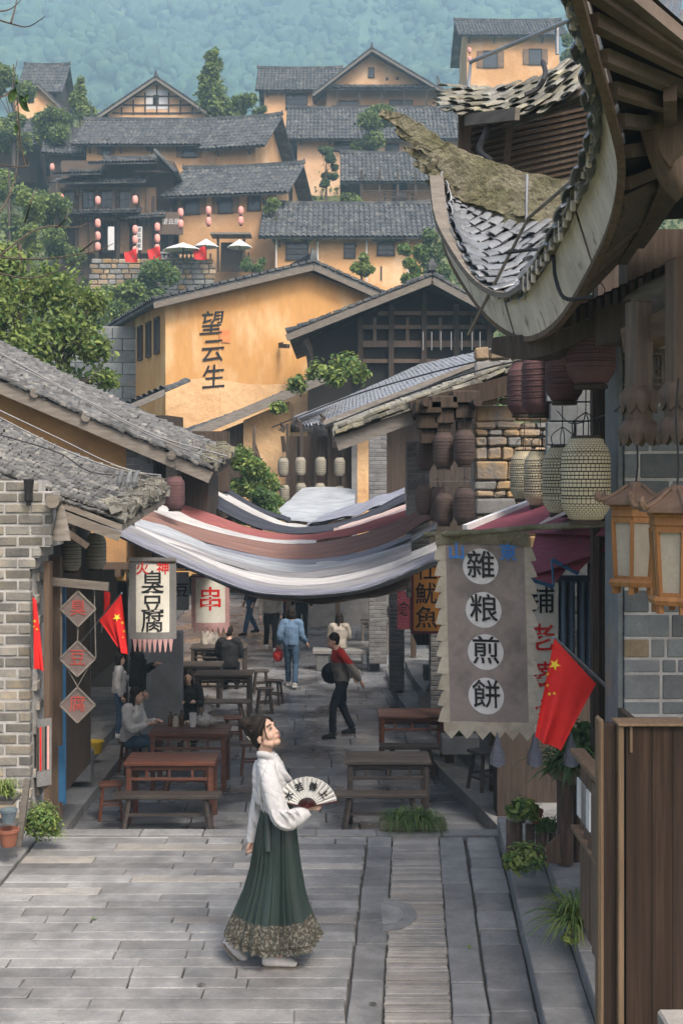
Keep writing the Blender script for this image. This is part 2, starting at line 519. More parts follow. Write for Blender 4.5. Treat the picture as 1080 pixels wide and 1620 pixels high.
def blob_pts(blobs, n, seed, shell=.55):
    g = np.random.default_rng(seed)
    w_ = np.array([b[1] ** 2 for b in blobs]); w_ = w_ / w_.sum()
    out = []
    for (c, r, *sq), k in zip(blobs, np.maximum(1, (w_ * n)).astype(int)):
        d = g.normal(size=(k, 3)); d /= np.linalg.norm(d, axis=1)[:, None]
        rr = r * g.uniform(shell, 1.0, k) ** .7 * g.uniform(.8, 1.12, k)
        q = d * rr[:, None]
        q[:, 2] *= sq[0] if sq else .8
        # clumps: pull towards random twig centres
        m = max(4, k // 40)
        tw = q[g.integers(0, k, m)]
        a = g.integers(0, m, k)
        q = q * .6 + (tw[a] + g.normal(size=(k, 3)) * r * .16) * .4
        out.append(q + np.array(c))
    return np.concatenate(out)
def tree(name, label, cat, loc, h, blobs, n, ls, mats, tr=.15, group=None, seed=1, up=.5, lean=(0, 0), shell=.55):
    t = thing(name, label, cat, loc, 0, group)
    mb = MB()
    top = V((lean[0], lean[1], h))
    pp = path([(0, 0, -.3), (lean[0] * .2, lean[1] * .2, h * .35), (lean[0] * .6, lean[1] * .6, h * .7), top], 8)
    mb.tube(pp, [lerp(tr, tr * .3, i / 7) for i in range(8)], 8)
    for c, r, *sq in blobs:
        a = ev(pp, rnd.uniform(.35, .85)); c = V(c)
        mb.tube(path([a, a.lerp(c, .5) + V((0, 0, r * .15)), c], 5), [tr * .35, tr * .28, tr * .22, tr * .15, tr * .06], 5)
        for _ in range(4):
            d = V((rnd.uniform(-1, 1), rnd.uniform(-1, 1), rnd.uniform(-.5, 1))) * r * .8
            mb.tube([a.lerp(c, .7), c + d * .5, c + d], [tr * .14, tr * .09, tr * .03], 4)
    mb.build('trunk', m_bark, t, 60)
    pts = blob_pts(blobs, n, seed, shell)
    link('crown', leafmesh('crown', pts, ls, mats, seed, up), t)
    return t

# ---------------------------------------------------------------- ground, street, hill, mountain
ZS = -1.1
def hill_z(y):
    k = [(-40, -1.4), (46, -1.3), (58, 1.5), (72, 9.0), (80, 13.5), (90, 17), (100, 23), (112, 30), (125, 38), (150, 44), (300, 66), (500, 132), (720, 268), (860, 350), (880, 352)]
    for (a, za), (b, zb) in zip(k, k[1:]):
        if y <= b: return za + (zb - za) * (y - a) / (b - a)
    return k[-1][1]
mb = MB()
ys = [-18, 0, 6, 30, 46] + list(range(50, 130, 3)) + list(range(130, 300, 12))
def hz(x, y):
    a = max(0, min(1, (y - 46) / 40))
    return hill_z(y) + a * 1.6 * noise.noise(V((x * .08, y * .08, 3))) + a * max(0, (abs(x) - 25) * .05) - (0 if y > 46 else .1)
nx = 40
mb.add([(x / nx * 2 * (40 + .35 * y) - (40 + .35 * y), y, hz(x / nx * 2 * (40 + .35 * y) - (40 + .35 * y), y)) for y in ys for x in range(nx + 1)],
       [(j * (nx + 1) + i, j * (nx + 1) + i + 1, (j + 1) * (nx + 1) + i + 1, (j + 1) * (nx + 1) + i) for j in range(len(ys) - 1) for i in range(nx)])
tag(mb.build('ground', m_soil, None, 180), kind='structure')

m_forest = mat('mountain_forest', (.095, .185, .10), .9, (.026, .066, .044), s=.03, lo=.35, hi=.65, bump=1.0, bs=1.9, bd=1.1, c3=(.12, .18, .08), s3=.06, lo3=.5, hi3=.7)
def mz(x, y):
    z = hill_z(y)
    k = max(0, min(1, (y - 230) / 250))
    z += k * (26 * noise.noise(V((x * .009 + 3, y * .006, 1))) + 12 * noise.noise(V((x * .024, y * .017, 5))) + 5 * noise.noise(V((x * .06, y * .05, 9))))
    return z
mb = MB()
mb.grid(lambda u, v: V(((u - .5) * 700, 200 + v * 670, mz((u - .5) * 700, 200 + v * 670) - 3)), 90, 90)
tag(mb.build('mountain', m_forest, None, 180), kind='structure')
def forest():
    g = np.random.default_rng(3)
    shapes = []
    for k in range(6):
        bm = bmesh.new()
        bmesh.ops.create_icosphere(bm, subdivisions=2, radius=1)
        vs = np.array([v.co[:] for v in bm.verts])
        off = np.array([noise.noise(V(v) * 1.7 + V((k * 7, 0, 0))) * .5 + noise.noise(V(v) * 3.9 + V((k * 7, 4, 0))) * .75 for v in vs])
        vs = vs * (1 + off[:, None] * .9)
        fs = np.array([[v.index for v in f.verts] for f in bm.faces])
        bm.free()
        shapes.append((vs, fs))
    VS, FS, n = [], [], 0
    cnt = 0
    while cnt < 6000:
        y = 250 + 610 * math.sqrt(g.random()); x = (g.random() - .5) * 2 * (.31 * y + 14)
        r = g.uniform(1.6, 4.4) * (1.3 if g.random() < .15 else 1)
        if noise.noise(V((x * .02, y * .02, 7))) < -.38: r *= .5
        vs, fs = shapes[g.integers(0, 6)]
        a = g.random() * 6.28
        c, s = math.cos(a), math.sin(a)
        q = np.stack([vs[:, 0] * c - vs[:, 1] * s, vs[:, 0] * s + vs[:, 1] * c, vs[:, 2] * g.uniform(.8, 1.35)], 1) * r + np.array([x, y, mz(x, y) + r * .25])
        VS.append(q); FS.append(fs + n); n += len(vs); cnt += 1
    me = npmesh('mountain_forest', np.concatenate(VS), np.concatenate(FS), m_forest, None, True)
    tag(link('mountain_forest', me), 'blue green forest covering the hazy mountain behind the village', 'forest', kind='stuff')
forest()

# plaza (z = 0) with its stones
def piece_mesh(name, mt, ch=.012, seed=0, jit=.006):
    """a unit-ish chamfered slab, scaled per copy"""
    mb = MB().box((0, 0, -.5), (1, 1, 1), None, ch)
    return mb.mesh(name, mt)
plaza = MB().box((-.6, 9.0, -.6), (7.4, 4.5, 1.12)).build('plaza', m_joint)
tag(plaza, kind='structure')
PAVE = {}
def stone(parent, name, x0, x1, y0, y1, z, th, mt, shx=0.0, jz=.004, gap=.008, yref=7.33, wob=.0):
    """one paving slab, a chamfered prism of its own, sheared along x by shx"""
    def X(x, y): return x + shx * (y - yref)
    g = gap / 2
    c = .007
    dz = rnd.uniform(-jz, jz)
    tl = [rnd.uniform(-jz, jz) * .5 for _ in range(4)]
    co = [(x0 + g, y0 + g), (x1 - g, y0 + g), (x1 - g, y1 - g), (x0 + g, y1 - g)]
    co = [(X(x, y) + rnd.uniform(-wob, wob), y + rnd.uniform(-wob, wob)) for x, y in co]
    cx = sum(p[0] for p in co) / 4; cy = sum(p[1] for p in co) / 4
    vs = [(x - cx, y - cy, -th) for x, y in co] + [(x - cx, y - cy, dz - c + t) for (x, y), t in zip(co, tl)]
    for (x, y), t in zip(co, tl):
        dx, dy = cx - x, cy - y
        vs.append((x - cx + math.copysign(c, dx), y - cy + math.copysign(c, dy), dz + t))
    fs = [(8, 9, 10, 11)]
    for i in range(4):
        k = (i + 1) % 4
        fs += [(i, k, 4 + k, 4 + i), (4 + i, 4 + k, 8 + k, 8 + i)]
    me = bpy.data.meshes.new(name); me.from_pydata(vs, [], fs); me.materials.append(mt); me.update()
    o = bpy.data.objects.new(name, me); COL.objects.link(o); o.parent = parent; o.location = (cx, cy, z)
    return o
y = 6.75
SH = .055
while y < 11.2:
    d = rnd.uniform(.135, .19)
    y1 = min(y + d, 11.2)
    x = -2.66 - .0 * y
    xe = .02 + SH * (y - 7.33) + rnd.uniform(-.012, .0)
    while x < xe - .02:
        L = rnd.choice([.35, .55, .75, .9, 1.1, 1.25]) * rnd.uniform(.85, 1.1)
        x1 = x + L
        if xe - x1 < .25: x1 = xe
        if x1 > -2.2 - 0 or y > 7.4:
            stone(plaza, 'paving_stone', x - .0, x1, y, y1, 0, .05, m_pave if rnd.random() < .93 else m_pavew, 0, .004, rnd.choice([.004, .005, .008]), wob=.005)
        x = x1
    y = y1
def column_stones(x0, x1, step, mt, sh, gap=.012, wob=.006):
    y = 6.75 + rnd.uniform(-.1, .1)
    while y < 11.2:
        y1 = min(11.2, y + rnd.uniform(*step))
        if 11.2 - y1 < step[0] * .4: y1 = 11.2
        stone(plaza, 'paving_stone', x0, x1, y, y1, 0, .05, mt, sh, .005, gap, wob=wob)
        y = y1
column_stones(.02, .24, (.45, .75), m_pave, SH)
column_stones(.24, .645, (.028, .07), m_pavew, SH, .006, .007)
column_stones(.645, .87, (.4, .8), m_pave, SH)
column_stones(.87, 1.15, (.25, .5), m_pave, SH + .005)
yy = 7.2
while yy < 11.2:                                     # outer slabs left of the kerb line
    y1 = yy + rnd.uniform(.5, .9)
    stone(plaza, 'paving_stone', -3.05, -2.68, yy, min(y1, 11.2), .003, .05, m_pave, 0)
    stone(plaza, 'paving_stone', -3.5, -3.06, yy, min(y1, 11.2), .003, .05, m_pave, 0)
    yy = y1
xx = -3.4
while xx < 1.5:                                      # the edge course along the drop to the street
    x1 = min(1.62, xx + rnd.uniform(.5, 1.1))
    stone(plaza, 'edge_slab', xx, x1, 11.21, 11.4, .012, .3, m_kerb, 0, .003, .01)
    xx = x1
# curved kerb stone set into the cobbled strip
cc = GP(603, 1447)
mb = MB()
N = 14
ring = []
for k in range(N + 1):
    a = -math.pi / 2 + math.pi * k / N
    ring.append((math.cos(a), math.sin(a)))
for k in range(N):
    (c0, s0), (c1, s1) = ring[k], ring[k + 1]
    pt = lambda c, s, ro, z: V((cc.x + c * ro, cc.y + s * ro * 1.35, z))
    for q in ((pt(c0, s0, .17, .006), pt(c0, s0, .255, .009), pt(c1, s1, .255, .009), pt(c1, s1, .17, .006)), (pt(c0, s0, .255, -.04), pt(c1, s1, .255, -.04), pt(c1, s1, .255, .009), pt(c0, s0, .255, .009))):
        mb.quad(*q)
mb.build('curved_kerb', m_pave, plaza)
mb = MB()
mb.add([(cc.x + ring[k][0] * .165, cc.y + ring[k][1] * .165 * 1.35, .007) for k in range(N + 1)], [tuple(range(N + 1))])
mb.build('curved_paving_stone', m_pave, plaza)
# right-hand raised kerbs beside the plaza
kerb = MB().box((1.95, 9.0, -.3), (1.2, 4.6, .6)).build('right_step', m_joint)
tag(kerb, kind='structure')
tag(MB().box((4.4, 8.2, -.1), (4.1, 7.0, .67)).build('terrace', m_kerb), kind='structure')
yy = 6.0
while yy < 11.4:
    y1 = min(11.4, yy + rnd.uniform(.5, .8))
    if 11.4 - y1 < .2: y1 = 11.4
    stone(kerb, 'kerb_stone', 1.155, 1.44, yy, y1, .125, .16, m_kerb, .06, .003, .006)
    yy = y1
yy = 6.0
while yy < 10.0:
    y1 = min(10.0, yy + rnd.uniform(.45, .8))
    if 10 - y1 < .2: y1 = 10
    stone(kerb, 'kerb_stone', 1.44, 2.3, yy, y1, .24, .24, m_kerb, .06, .003, .006)
    yy = y1

# stairs that drop from the plaza to the lower street
st = MB()
for k in range(6):
    st.box((-.7, 11.55 + k * .3, -.09 - k * .17 - .5), (6.4, .3, 1.0))
tag(st.build('stair', m_kerb), kind='structure')
# street (z = ZS)
street = MB().box((-.3, 30, ZS - .35), (16, 37, .6)).build('street', m_joint)
tag(street, kind='structure')
yy = 13.3
row = 0
nst = 0
while yy < 46:
    d = rnd.uniform(.42, .62) * (1 if yy < 26 else 1.7)
    xx = -5.2 if yy < 20 else -4.2
    xr = 2.6 if yy < 16 else 2.1
    while xx < xr:
        x1 = xx + rnd.uniform(.65, 1.25) * (1 if yy < 26 else 1.6)
        o = stone(street, 'street_slab', xx, x1, yy, yy + d, ZS, .06, m_street, -.03, .004, .014, 15)
        xx = x1; nst += 1
    yy += d
# steps along the right edge of the street (they follow the street as it bends left)
rst = thing('right_street_step', None, None); rst['kind'] = 'structure'
def step_run(line, wd, zt, parent, n):
    pts = path(line, n + 1)
    for a, b in zip(pts, pts[1:]):
        d = (b - a).normalized(); nrm = V((d.y, -d.x, 0))
        m = MB()
        q = [a + d * .004, b - d * .004, b - d * .004 + nrm * wd, a + d * .004 + nrm * wd]
        z0, z1 = ZS - .1, zt + rnd.uniform(-.003, .003)
        m.add([(p.x, p.y, z0) for p in q] + [(p.x, p.y, z1) for p in q], [(0, 1, 5, 4), (1, 2, 6, 5), (2, 3, 7, 6), (3, 0, 4, 7), (4, 5, 6, 7)])
        m.build('step_stone', m_kerb, parent)
step_run([(1.95, 13.6, 0), (1.8, 15.2, 0), (1.42, 17.6, 0), (1.2, 19.4, 0)], .42, ZS + .17, rst, 7)
step_run([(2.37, 13.6, 0), (2.22, 15.2, 0), (1.84, 17.6, 0), (1.62, 19.4, 0)], 1.6, ZS + .34, rst, 7)
step_run([(1.2, 22.0, 0), (1.0, 24.5, 0), (.95, 27, 0)], .4, ZS + .16, rst, 4)
step_run([(1.6, 22.0, 0), (1.4, 24.5, 0), (1.35, 27, 0)], 2.0, ZS + .36, rst, 4)
lst = thing('left_street_step', None, None); lst['kind'] = 'structure'
step_run([(-3.25, 24, 0), (-3.27, 19, 0), (-3.25, 13.6, 0)], .35, ZS + .13, lst, 9)
step_run([(-3.6, 24, 0), (-3.62, 19, 0), (-3.6, 13.6, 0)], 2.2, ZS + .28, lst, 9)
# ---------------------------------------------------------------- roofs and houses of the hill
def rib_roof(mb, A, B, C, D_, cols, rows=9, h=.10, th=.10, jit=.02):
    """A,B eave left/right, C,D_ ridge right/left: tile columns running downslope, courses stepping"""
    A, B, C, D_ = V(A), V(B), V(C), V(D_)
    n = (B - A).cross(D_ - A).normalized()
    if n.z < 0: n = -n
    us = []
    for i in range(cols):
        us += [(i / cols, 0.0), ((i + .22) / cols, h), ((i + .62) / cols, h)]
    us.append((1.0, 0.0))
    vs = []; fs = []
    rr = []
    for j in range(rows):
        rr += [(j / rows, .5), ((j + .97) / rows, 0.0)]
    m = len(us)
    for t, up in rr:
        for u, k in us:
            p = A.lerp(B, u).lerp(D_.lerp(C, u), t)
            vs.append(p + n * (k + up * h * .9 + rnd.uniform(-jit, jit)) + V((0, 0, -.10 * math.sin(t * math.pi))))
    for j in range(len(rr) - 1):
        for i in range(m - 1):
            fs.append((j * m + i, j * m + i + 1, (j + 1) * m + i + 1, (j + 1) * m + i))
    mb.add(vs, fs)
    lo = n * -th
    q = [A + lo, B + lo, C + lo, D_ + lo]
    mb.add(q, [(3, 2, 1, 0)])
    mb.add([A, B, B + lo, A + lo], [(0, 3, 2, 1)]); mb.add([B, C, C + lo, B + lo], [(0, 3, 2, 1)]); mb.add([D_, A, A + lo, D_ + lo], [(0, 3, 2, 1)])
def ridge_cap(mb, a, b, r=.11, tips=True):
    a, b = V(a), V(b)
    pts = [a.lerp(b, k / 10) + V((0, 0, .05 * (abs(k - 5) / 5) ** 2 * 2 + .04)) for k in range(11)]
    mb.sweep(pts, r * 1.5, r * 1.6, jit=.01)
    if tips:
        for p in (a, b): mb.box(p + V((0, 0, .22)), (.16, .16, .34), rnd.random(), 0, .4)
def win_part(parent, x, z, ww, wh, style='p', y=0.0, face='y', fr=m_wdark):
    """window built proud of the wall: frame with pane, bars and shutters as its own pieces"""
    def pt(u, v, d): return V((x + u, y - d, z + v)) if face == 'y' else V((y + d, x + u, z + v))
    def bx(m, u, v, d, su, sv, sd_): m.box(pt(u, v, d), (su, sd_, sv) if face == 'y' else (sd_, su, sv))
    t = max(.05, min(.09, ww * .09))
    m = MB()
    bx(m, -ww / 2, 0, .03, t, wh + t, .14); bx(m, ww / 2, 0, .03, t, wh + t, .14)
    bx(m, 0, wh / 2, .034, ww + t, t, .13); bx(m, 0, -wh / 2, .034, ww + t * 1.6, t * 1.2, .15)
    if style in 'lg':
        k = 4 if style == 'g' else 2
        for i in range(1, k): bx(m, -ww / 2 + ww * i / k, 0, .03, t * .5, wh, .06)
        for i in range(1, 3): bx(m, 0, -wh / 2 + wh * i / 3, .032, ww, t * .5, .05)
    f = m.build('window', fr, parent)
    m = MB(); bx(m, 0, 0, .012, ww - t, wh - t, .02)
    m.build('pane', m_glass, f)
    if style == 's':
        for sgn in (-1, 1):
            m = MB(); bx(m, sgn * (ww * .76), 0, .06, ww * .45, wh, .05); bx(m, sgn * (ww * .76), 0, .1, ww * .3, wh * .8, .03)
            m.build('shutter', m_shut, f)
    return f
def house(label, x0, x1, yb, ye, yr, D, kind='side', dep=6, rz=0, win=(), name='earth_house', wall=m_mudfar, over=.7, cat='house', group='earth walled houses on the hillside', apex=.5, cpt=None, tips=True, sink=1.5, tile=None, roof='both', eaves=None):
    s = D / F
    b = P(x0, yb, D)
    t = thing(name, label, cat, b, rz, group)
    c = math.cos(rz)
    wd = (x1 - x0) * s / c
    if rz: # solve for the far end of a turned facade
        k = (x1 - CX) / F
        wd = (k * D - b.x) / (math.cos(rz) - k * math.sin(rz))
    h = (yb - ye) * s
    tile = tile or m_tilefar
    mb = MB()
    if kind == 'side':
        rise = CZ - (yr - YH) / F * (D + dep / 2) - b.z - h
        mb.box((wd / 2, dep / 2, (h - sink) / 2), (wd, dep, h + sink))
        for x in (0, wd):
            mb.add([(x, 0, h), (x, dep, h), (x, dep / 2, h + rise * .93)], [(0, 1, 2) if x else (0, 2, 1)])
        wl = mb.build('wall', wall, t)
        o = over
        drop = rise / (dep / 2) * o
        n = max(8, int((wd + 2 * o) / .33))
        for nm, sg in (('roof_slope', 0), ('roof_slope', 1)):
            m = MB()
            if sg == 0: rib_roof(m, (-o, -o, h - drop + .12), (wd + o, -o, h - drop + .12), (wd + o, dep / 2, h + rise + .12), (-o, dep / 2, h + rise + .12), n)
            else: rib_roof(m, (wd + o, dep + o, h - drop + .12), (-o, dep + o, h - drop + .12), (-o, dep / 2, h + rise + .12), (wd + o, dep / 2, h + rise + .12), n // 2, 4)
            m.build('roof_slope', tile, t)
        m = MB(); ridge_cap(m, (-o, dep / 2, h + rise + .2), (wd + o, dep / 2, h + rise + .2), .16, tips); m.build('ridge', tile, t)
        m = MB()
        for i in range(int(wd / .8) + 2):
            x = -o * .6 + i * (wd + 1.2 * o) / (int(wd / .8) + 1)
            m.bar((x, .1, h + .0), (x, -o + .03, h - drop * .92 - .02), .09, .11)
        tag(m.build('rafter_ends', m_wdark, t), kind='stuff')
    elif kind == 'front':
        ax = wd * apex
        rise = CZ - (yr - YH) / F * D - b.z - h
        hl, hr = (h, h) if eaves is None else ((yb - eaves[0]) * s, (yb - eaves[1]) * s)
        top = h + rise
        pr = [V((0, 0, -sink)), V((wd, 0, -sink)), V((wd, 0, hr)), V((ax, 0, top * .985)), V((0, 0, hl))]
        mb.poly(pr, (0, dep, 0))
        mb.build('wall', wall, t)
        o = over
        for sg in (0, 1):
            m = MB()
            if sg == 0:
                k = (top - hl) / ax
                rib_roof(m, (-o, dep + .3, hl - k * o + .12), (-o, -o, hl - k * o + .12), (ax, -o, top + .12), (ax, dep + .3, top + .12), max(6, int(dep / .33)))
            else:
                k = (top - hr) / (wd - ax)
                rib_roof(m, (wd + o, -o, hr - k * o + .12), (wd + o, dep + .3, hr - k * o + .12), (ax, dep + .3, top + .12), (ax, -o, top + .12), max(6, int(dep / .33)))
            m.build('roof_slope', tile, t)
        # verge boards and a row of verge tiles
        m = MB()
        kl, kr = (top - hl) / ax, (top - hr) / (wd - ax)
        m.bar((-o, -o + .02, hl - kl * o - .06), (ax, -o + .02, top - .06), .05, .2); m.bar((wd + o, -o + .02, hr - kr * o - .06), (ax, -o + .02, top - .06), .05, .2)
        m.build('verge_board', m_wgrey, t)
        m = MB()
        for (e0, e1) in (((-o, hl - kl * o), (ax, top)), ((wd + o, hr - kr * o), (ax, top))):
            L = math.hypot(e1[0] - e0[0], e1[1] - e0[1]); q = int(L / .3)
            for i in range(q):
                f = (i + .5) / q
                m.box((lerp(e0[0], e1[0], f), -o + .1, lerp(e0[1], e1[1], f) + .2), (.26, .3, .09), Matrix.Rotation(-math.atan2(e1[1] - e0[1], e1[0] - e0[0]) + rnd.uniform(-.1, .1), 3, 'Y'))
        tag(m.build('verge_tiles', tile, t), kind='stuff')
        m = MB(); ridge_cap(m, (ax, -o, top + .2), (ax, dep, top + .2), .16, False); m.box((ax, -o + .05, top + .4), (.3, .2, .5), 0, 0, .5); m.build('ridge', tile, t)
    if kind == 'side' and wall is m_mudfar:
        for k in range(int(wd / 2.4) + 1):
            MB().bar((.3 + k * 2.4, -.02, h - .9), (.3 + k * 2.4, -over * .8, h - .25), .1, .12).build('eave_strut', m_wdark, t)
        MB().box((wd / 2, -.03, h - .16), (wd, .1, .2)).build('wall_plate', m_wdark, t)
        for k in (.33, .72):
            MB().box((wd * k, -.02, .5), (.1, .05, .9)).build('ground_post', m_wdark, t)
    for q in win:
        px, py, pw, ph, stl = q[:5]
        if len(q) > 5:    # window on the right gable end: px measured along depth fraction
            win_part(t, q[5] * dep, (yb - py) * s, pw * s, ph * s, stl, wd, 'x')
        else:
            k = (px - CX) / F
            xl = (k * D - b.x) / (math.cos(rz) - k * math.sin(rz))
            yl = D + xl * math.sin(rz)
            win_part(t, xl, CZ - (py - YH) / F * yl - b.z, pw * s, ph * s, stl)
    return t, wd, h
HW = 'earth walled houses on the hillside'
t, wd, h = house('orange mud house with eight red lanterns on its long front wall', 283, 437, 425, 306, 272, 85, 'side', 8.5, R(-10), [(304, 324, 24, 30, 's'), (357, 322, 22, 30, 's'), (402, 319, 20, 28, 'p'), (0, 292, 18, 24, 'p', .5)], over=1.0)
t, wd, h = house('long pale mud house behind the timber pavilion, windows flung open', 137, 402, 290, 224, 194, 98, 'side', 8, 0, [(168, 233, 14, 24, 's'), (238, 234, 10, 9, 'p'), (299, 236, 20, 26, 's'), (362, 250, 24, 13, 'p')], over=1.0)
t, wd, h = house('short lower wing with its gable end at the long pale house', 340, 404, 290, 228, 193, 93, 'side', 7, R(-14), [], over=1.0)
t, wd, h = house('timber framed gable house with a small niche window, topmost at left', 171, 326, 215, 180, 128, 110, 'front', 8, 0, [(247, 158, 8, 14, 'p')], over=.8, wall=m_mudfar)
m = MB()
s = 110 / F
for k in range(-3, 4): m.box((wd / 2 + k * wd * .12, -.03, h + 1.2 - abs(k) * .33), (.12, .1, 2.5 - abs(k) * .62))
for z in (.05, .75, 1.5): m.box((wd / 2, -.035, h + z), (wd * (.92 - z * .3), .08, .12))
m.build('timber_frame', m_wdark, t)
m = MB().box((wd / 2, -.012, h + 1.25), (wd * .22, .02, 1.7)); m.build('white_panel', m_white, t)
house('small dark roofed house half hidden behind the timber pavilion', 80, 140, 290, 238, 208, 100, 'side', 6, R(10), [(110, 262, 30, 14, 'l')], wall=m_wdark)
house('pale gable house at the far left edge of the village', 22, 100, 215, 172, 136, 118, 'front', 7, R(8), [(51, 157, 5, 9, 'p')], eaves=(150, 172), over=.6)
house('grey roofed barn standing behind the pale gable at far left', 38, 90, 180, 140, 106, 126, 'side', 6, 0, [], wall=m_wdark)
house('dark roofed cottage among trees at the far left', -20, 60, 260, 225, 195, 104, 'side', 5, 0, [], wall=m_wdark)
t, wd, h = house('mud house wing with one wide window at the top of the village', 418, 528, 270, 138, 112, 118, 'side', 6, 0, [(469, 161, 33, 24, 'l'), (446, 240, 16, 30, 'l')], over=.8)
t, wd, h = house('tall gabled mud house with balcony roof, centre top of the village', 516, 690, 240, 148, 85, 116, 'front', 9, 0, [(587, 115, 9, 15, 'p'), (551, 165, 30, 10, 'p'), (634, 163, 36, 8, 'l'), (612, 125, 3, 3, 'p'), (628, 124, 3, 3, 'p')], over=1.2, eaves=(140, 146), apex=.41)
m = MB(); s = 116 / F
rib_roof(m, (.2, -1.5, h - .0), (wd - .2, -1.5, h - .0), (wd - .2, -.05, h + .75), (.2, -.05, h + .75), 40, 4)
m.build('balcony_roof', m_tilefar, t)
m = MB().box((wd / 2, -.7, h - 1.5), (wd * .9, 1.2, .15)); m.build('balcony_floor', m_wdark, t)
for k in range(5):
    m = MB().box((wd * (.1 + .2 * k), -1.2, h - .8), (.14, .14, 1.5)); m.build('post', m_wdark, t)
# swept gable horn at its right side
m = MB(); m.sweep(path([(wd + .6, .4, h - 1.6), (wd + .7, .4, h - .2), (wd + .3, .4, h + .9), (wd + .1, .4, h + 1.7)], 8), .3, [.8, .7, .6, .5, .4, .3, .25, .15]); m.build('gable_horn', m_tilefar, t)
house('mud house with a long dark roof and leafy wall below', 470, 724, 305, 212, 176, 106, 'side', 7, 0, [(541, 232, 26, 14, 'l'), (620, 238, 20, 20, 'l')], over=1.0)
t, wd, h = house('open porch house with dark columns and orange panels', 571, 684, 325, 275, 247, 96, 'side', 6, 0, [(632, 302, 22, 30, 'p')], over=1.6)
for k in range(5):
    m = MB().box((wd * k / 4, -1.4, h / 2 - .4), (.16, .16, h + .6)); m.build('post', m_wdark, t)
m = MB()
for z in (.35, .8): m.box((wd / 2, -1.4, z), (wd, .07, .08))
for k in range(30): m.box((wd * k / 29, -1.4, .45), (.05, .05, .8))
m.build('balustrade', m_wdark, t)
t, wd, h = house('mud house with grey scalloped awnings over two windows', 435, 668, 445, 368, 328, 80, 'side', 8, 0, [(470, 398, 34, 26, 'l'), (553, 397, 17, 22, 'l'), (610, 392, 26, 24, 'l')], over=1.0)
for px in (470, 612):
    x = (px - 435) * 80 / F
    for k in (-1, 1):
        m = MB()
        m.slab(lambda u, v: V((x + k * .62 + (u - .5) * 1.2, -.35 - .1 * math.sin(u * 3.14), 3.0 - v * .5 * (math.sin(u * 3.14) ** .6 + .25))), 10, 3, .02)
        m.build('awning', m_wgrey, t, 60)
    for k in (-1, 1):
        m = MB().tube([(x + k * 1.3, -.4, -.1), (x + k * 1.3, -.4, 3.0)], .05, 6); m.build('awning_post', m_white, t)
house('square mud tower house with a hipped roof, highest at the right', 738, 884, 150, 54, 36, 126, 'side', 8, 0, [(775, 94, 22, 26, 's'), (846, 90, 20, 24, 's')], over=.9)
for px, py in ((742, 70), (741, 86)): pass
# the dark timber pavilion, three tiers
t = thing('timber_pavilion', 'dark three tiered timber pavilion hung with lanterns, left of the village', 'pavilion', P(85, 415, 84), 0)
s = 84 / F
def L84(px, py, y=0.0): return V(((px - 85) * s, y, (415 - py) * s))
m = MB(); m.box((3.9, 4.2, 3.0), (7.6, 4.5, 8.5)); m.build('core', m_wbrown, t)
for k, px in enumerate((104, 128, 143, 166, 192, 228, 255)):
    MB().box(L84(px, 372, 1.0), (.75, .06, 2.1), None, .02).build('door_panel', m_shut if k % 3 else m_void, t)
for k in range(22): MB().box((.4 + k * .3, .5, 2.85), (.05, .05, .7)).build('baluster', m_wdark, t)
MB().box((3.6, .5, 3.2), (6.8, .08, .08)).build('rail', m_wdark, t)
for px in (90, 118, 150, 184, 215, 240, 268):
    m = MB().box(L84(px, 360, .8) + V((0, 0, -.2)), (.2, .2, 4.9)); m.build('post', m_wdark, t)
for px in (95, 125, 150, 178, 205, 232):
    m = MB().box(L84(px, 318, .6), (.16, .16, 2.0)); m.build('post', m_wbrown, t)
for (a, b, ya, yb_, dn) in ((78, 232, 292, 284, 1.0), (96, 222, 338, 332, 1.0), (205, 262, 345, 338, .8)):
    m = MB(); rib_roof(m, L84(a, ya, -.5), L84(b, ya - 3, -.5), L84(b, yb_ - 12, 1.2), L84(a + 4, yb_ - 8, 1.2), int((b - a) * s / .22), 3, .05, .12); m.build('skirt_roof', m_tilefar, t)
for (a, b, ye, yr, off) in ((86, 162, 279, 262, 0), (142, 248, 262, 240, .0)):
    m = MB(); rib_roof(m, L84(a, ye, -.6), L84(b, ye - 2, -.6), L84(b - 4, yr, 2.0), L84(a + 16, yr + 2, 2.0), int((b - a) * s / .22), 6); m.build('roof_slope', m_tilefar, t)
    m = MB(); ridge_cap(m, L84(a + 14, yr, 2.0), L84(b - 3, yr - 2, 2.0), .15); m.build('ridge', m_tilefar, t)
m = MB(); rib_roof(m, L84(280, 274, -.6), L84(278, 272, 4.5), L84(247, 240, 4), L84(246, 239, -.6), 14, 6); m.build('roof_slope', m_tilefar, t)
m = MB()
for px in (222, 236, 250): m.box(L84(px, 262, .0), (.1, .1, 1.2))
m.bar(L84(212, 270, 0), L84(270, 272, 0), .14); m.bar(L84(247, 243, -.3), L84(279, 274, -.3), .1, .16)
m.build('gable_frame', m_wdark, t)
m = MB().box(L84(175, 318, .9), (5.8, .1, 2.2)); m.build('panel_wall', m_shut, t)
for px in (105, 136, 166, 195): win_part(t, (px - 85) * s, (415 - 318) * s, .8, 1.7, 'l', .84)
m = MB().box(L84(270, 352, .3), (1.6, .12, 1.5)); m.build('name_board', m_wbrown, t)
text('lettering', '望云居', .42, m_white, t, FRONT(L84(270, 350, .22)), .01)
for px, tx in ((165 + 12, ''), (221, '望云酒家')):
    m = MB().box(L84(px, 378, -.2), (.42, .03, 1.55)); b_ = m.build('hanging_sign', m_white, t)
    for i, chh in enumerate(tx): text('lettering', chh, .3, m_black, b_, FRONT(L84(px, 378, -.2) + V((0, -.02, .55 - i * .36))), .01)
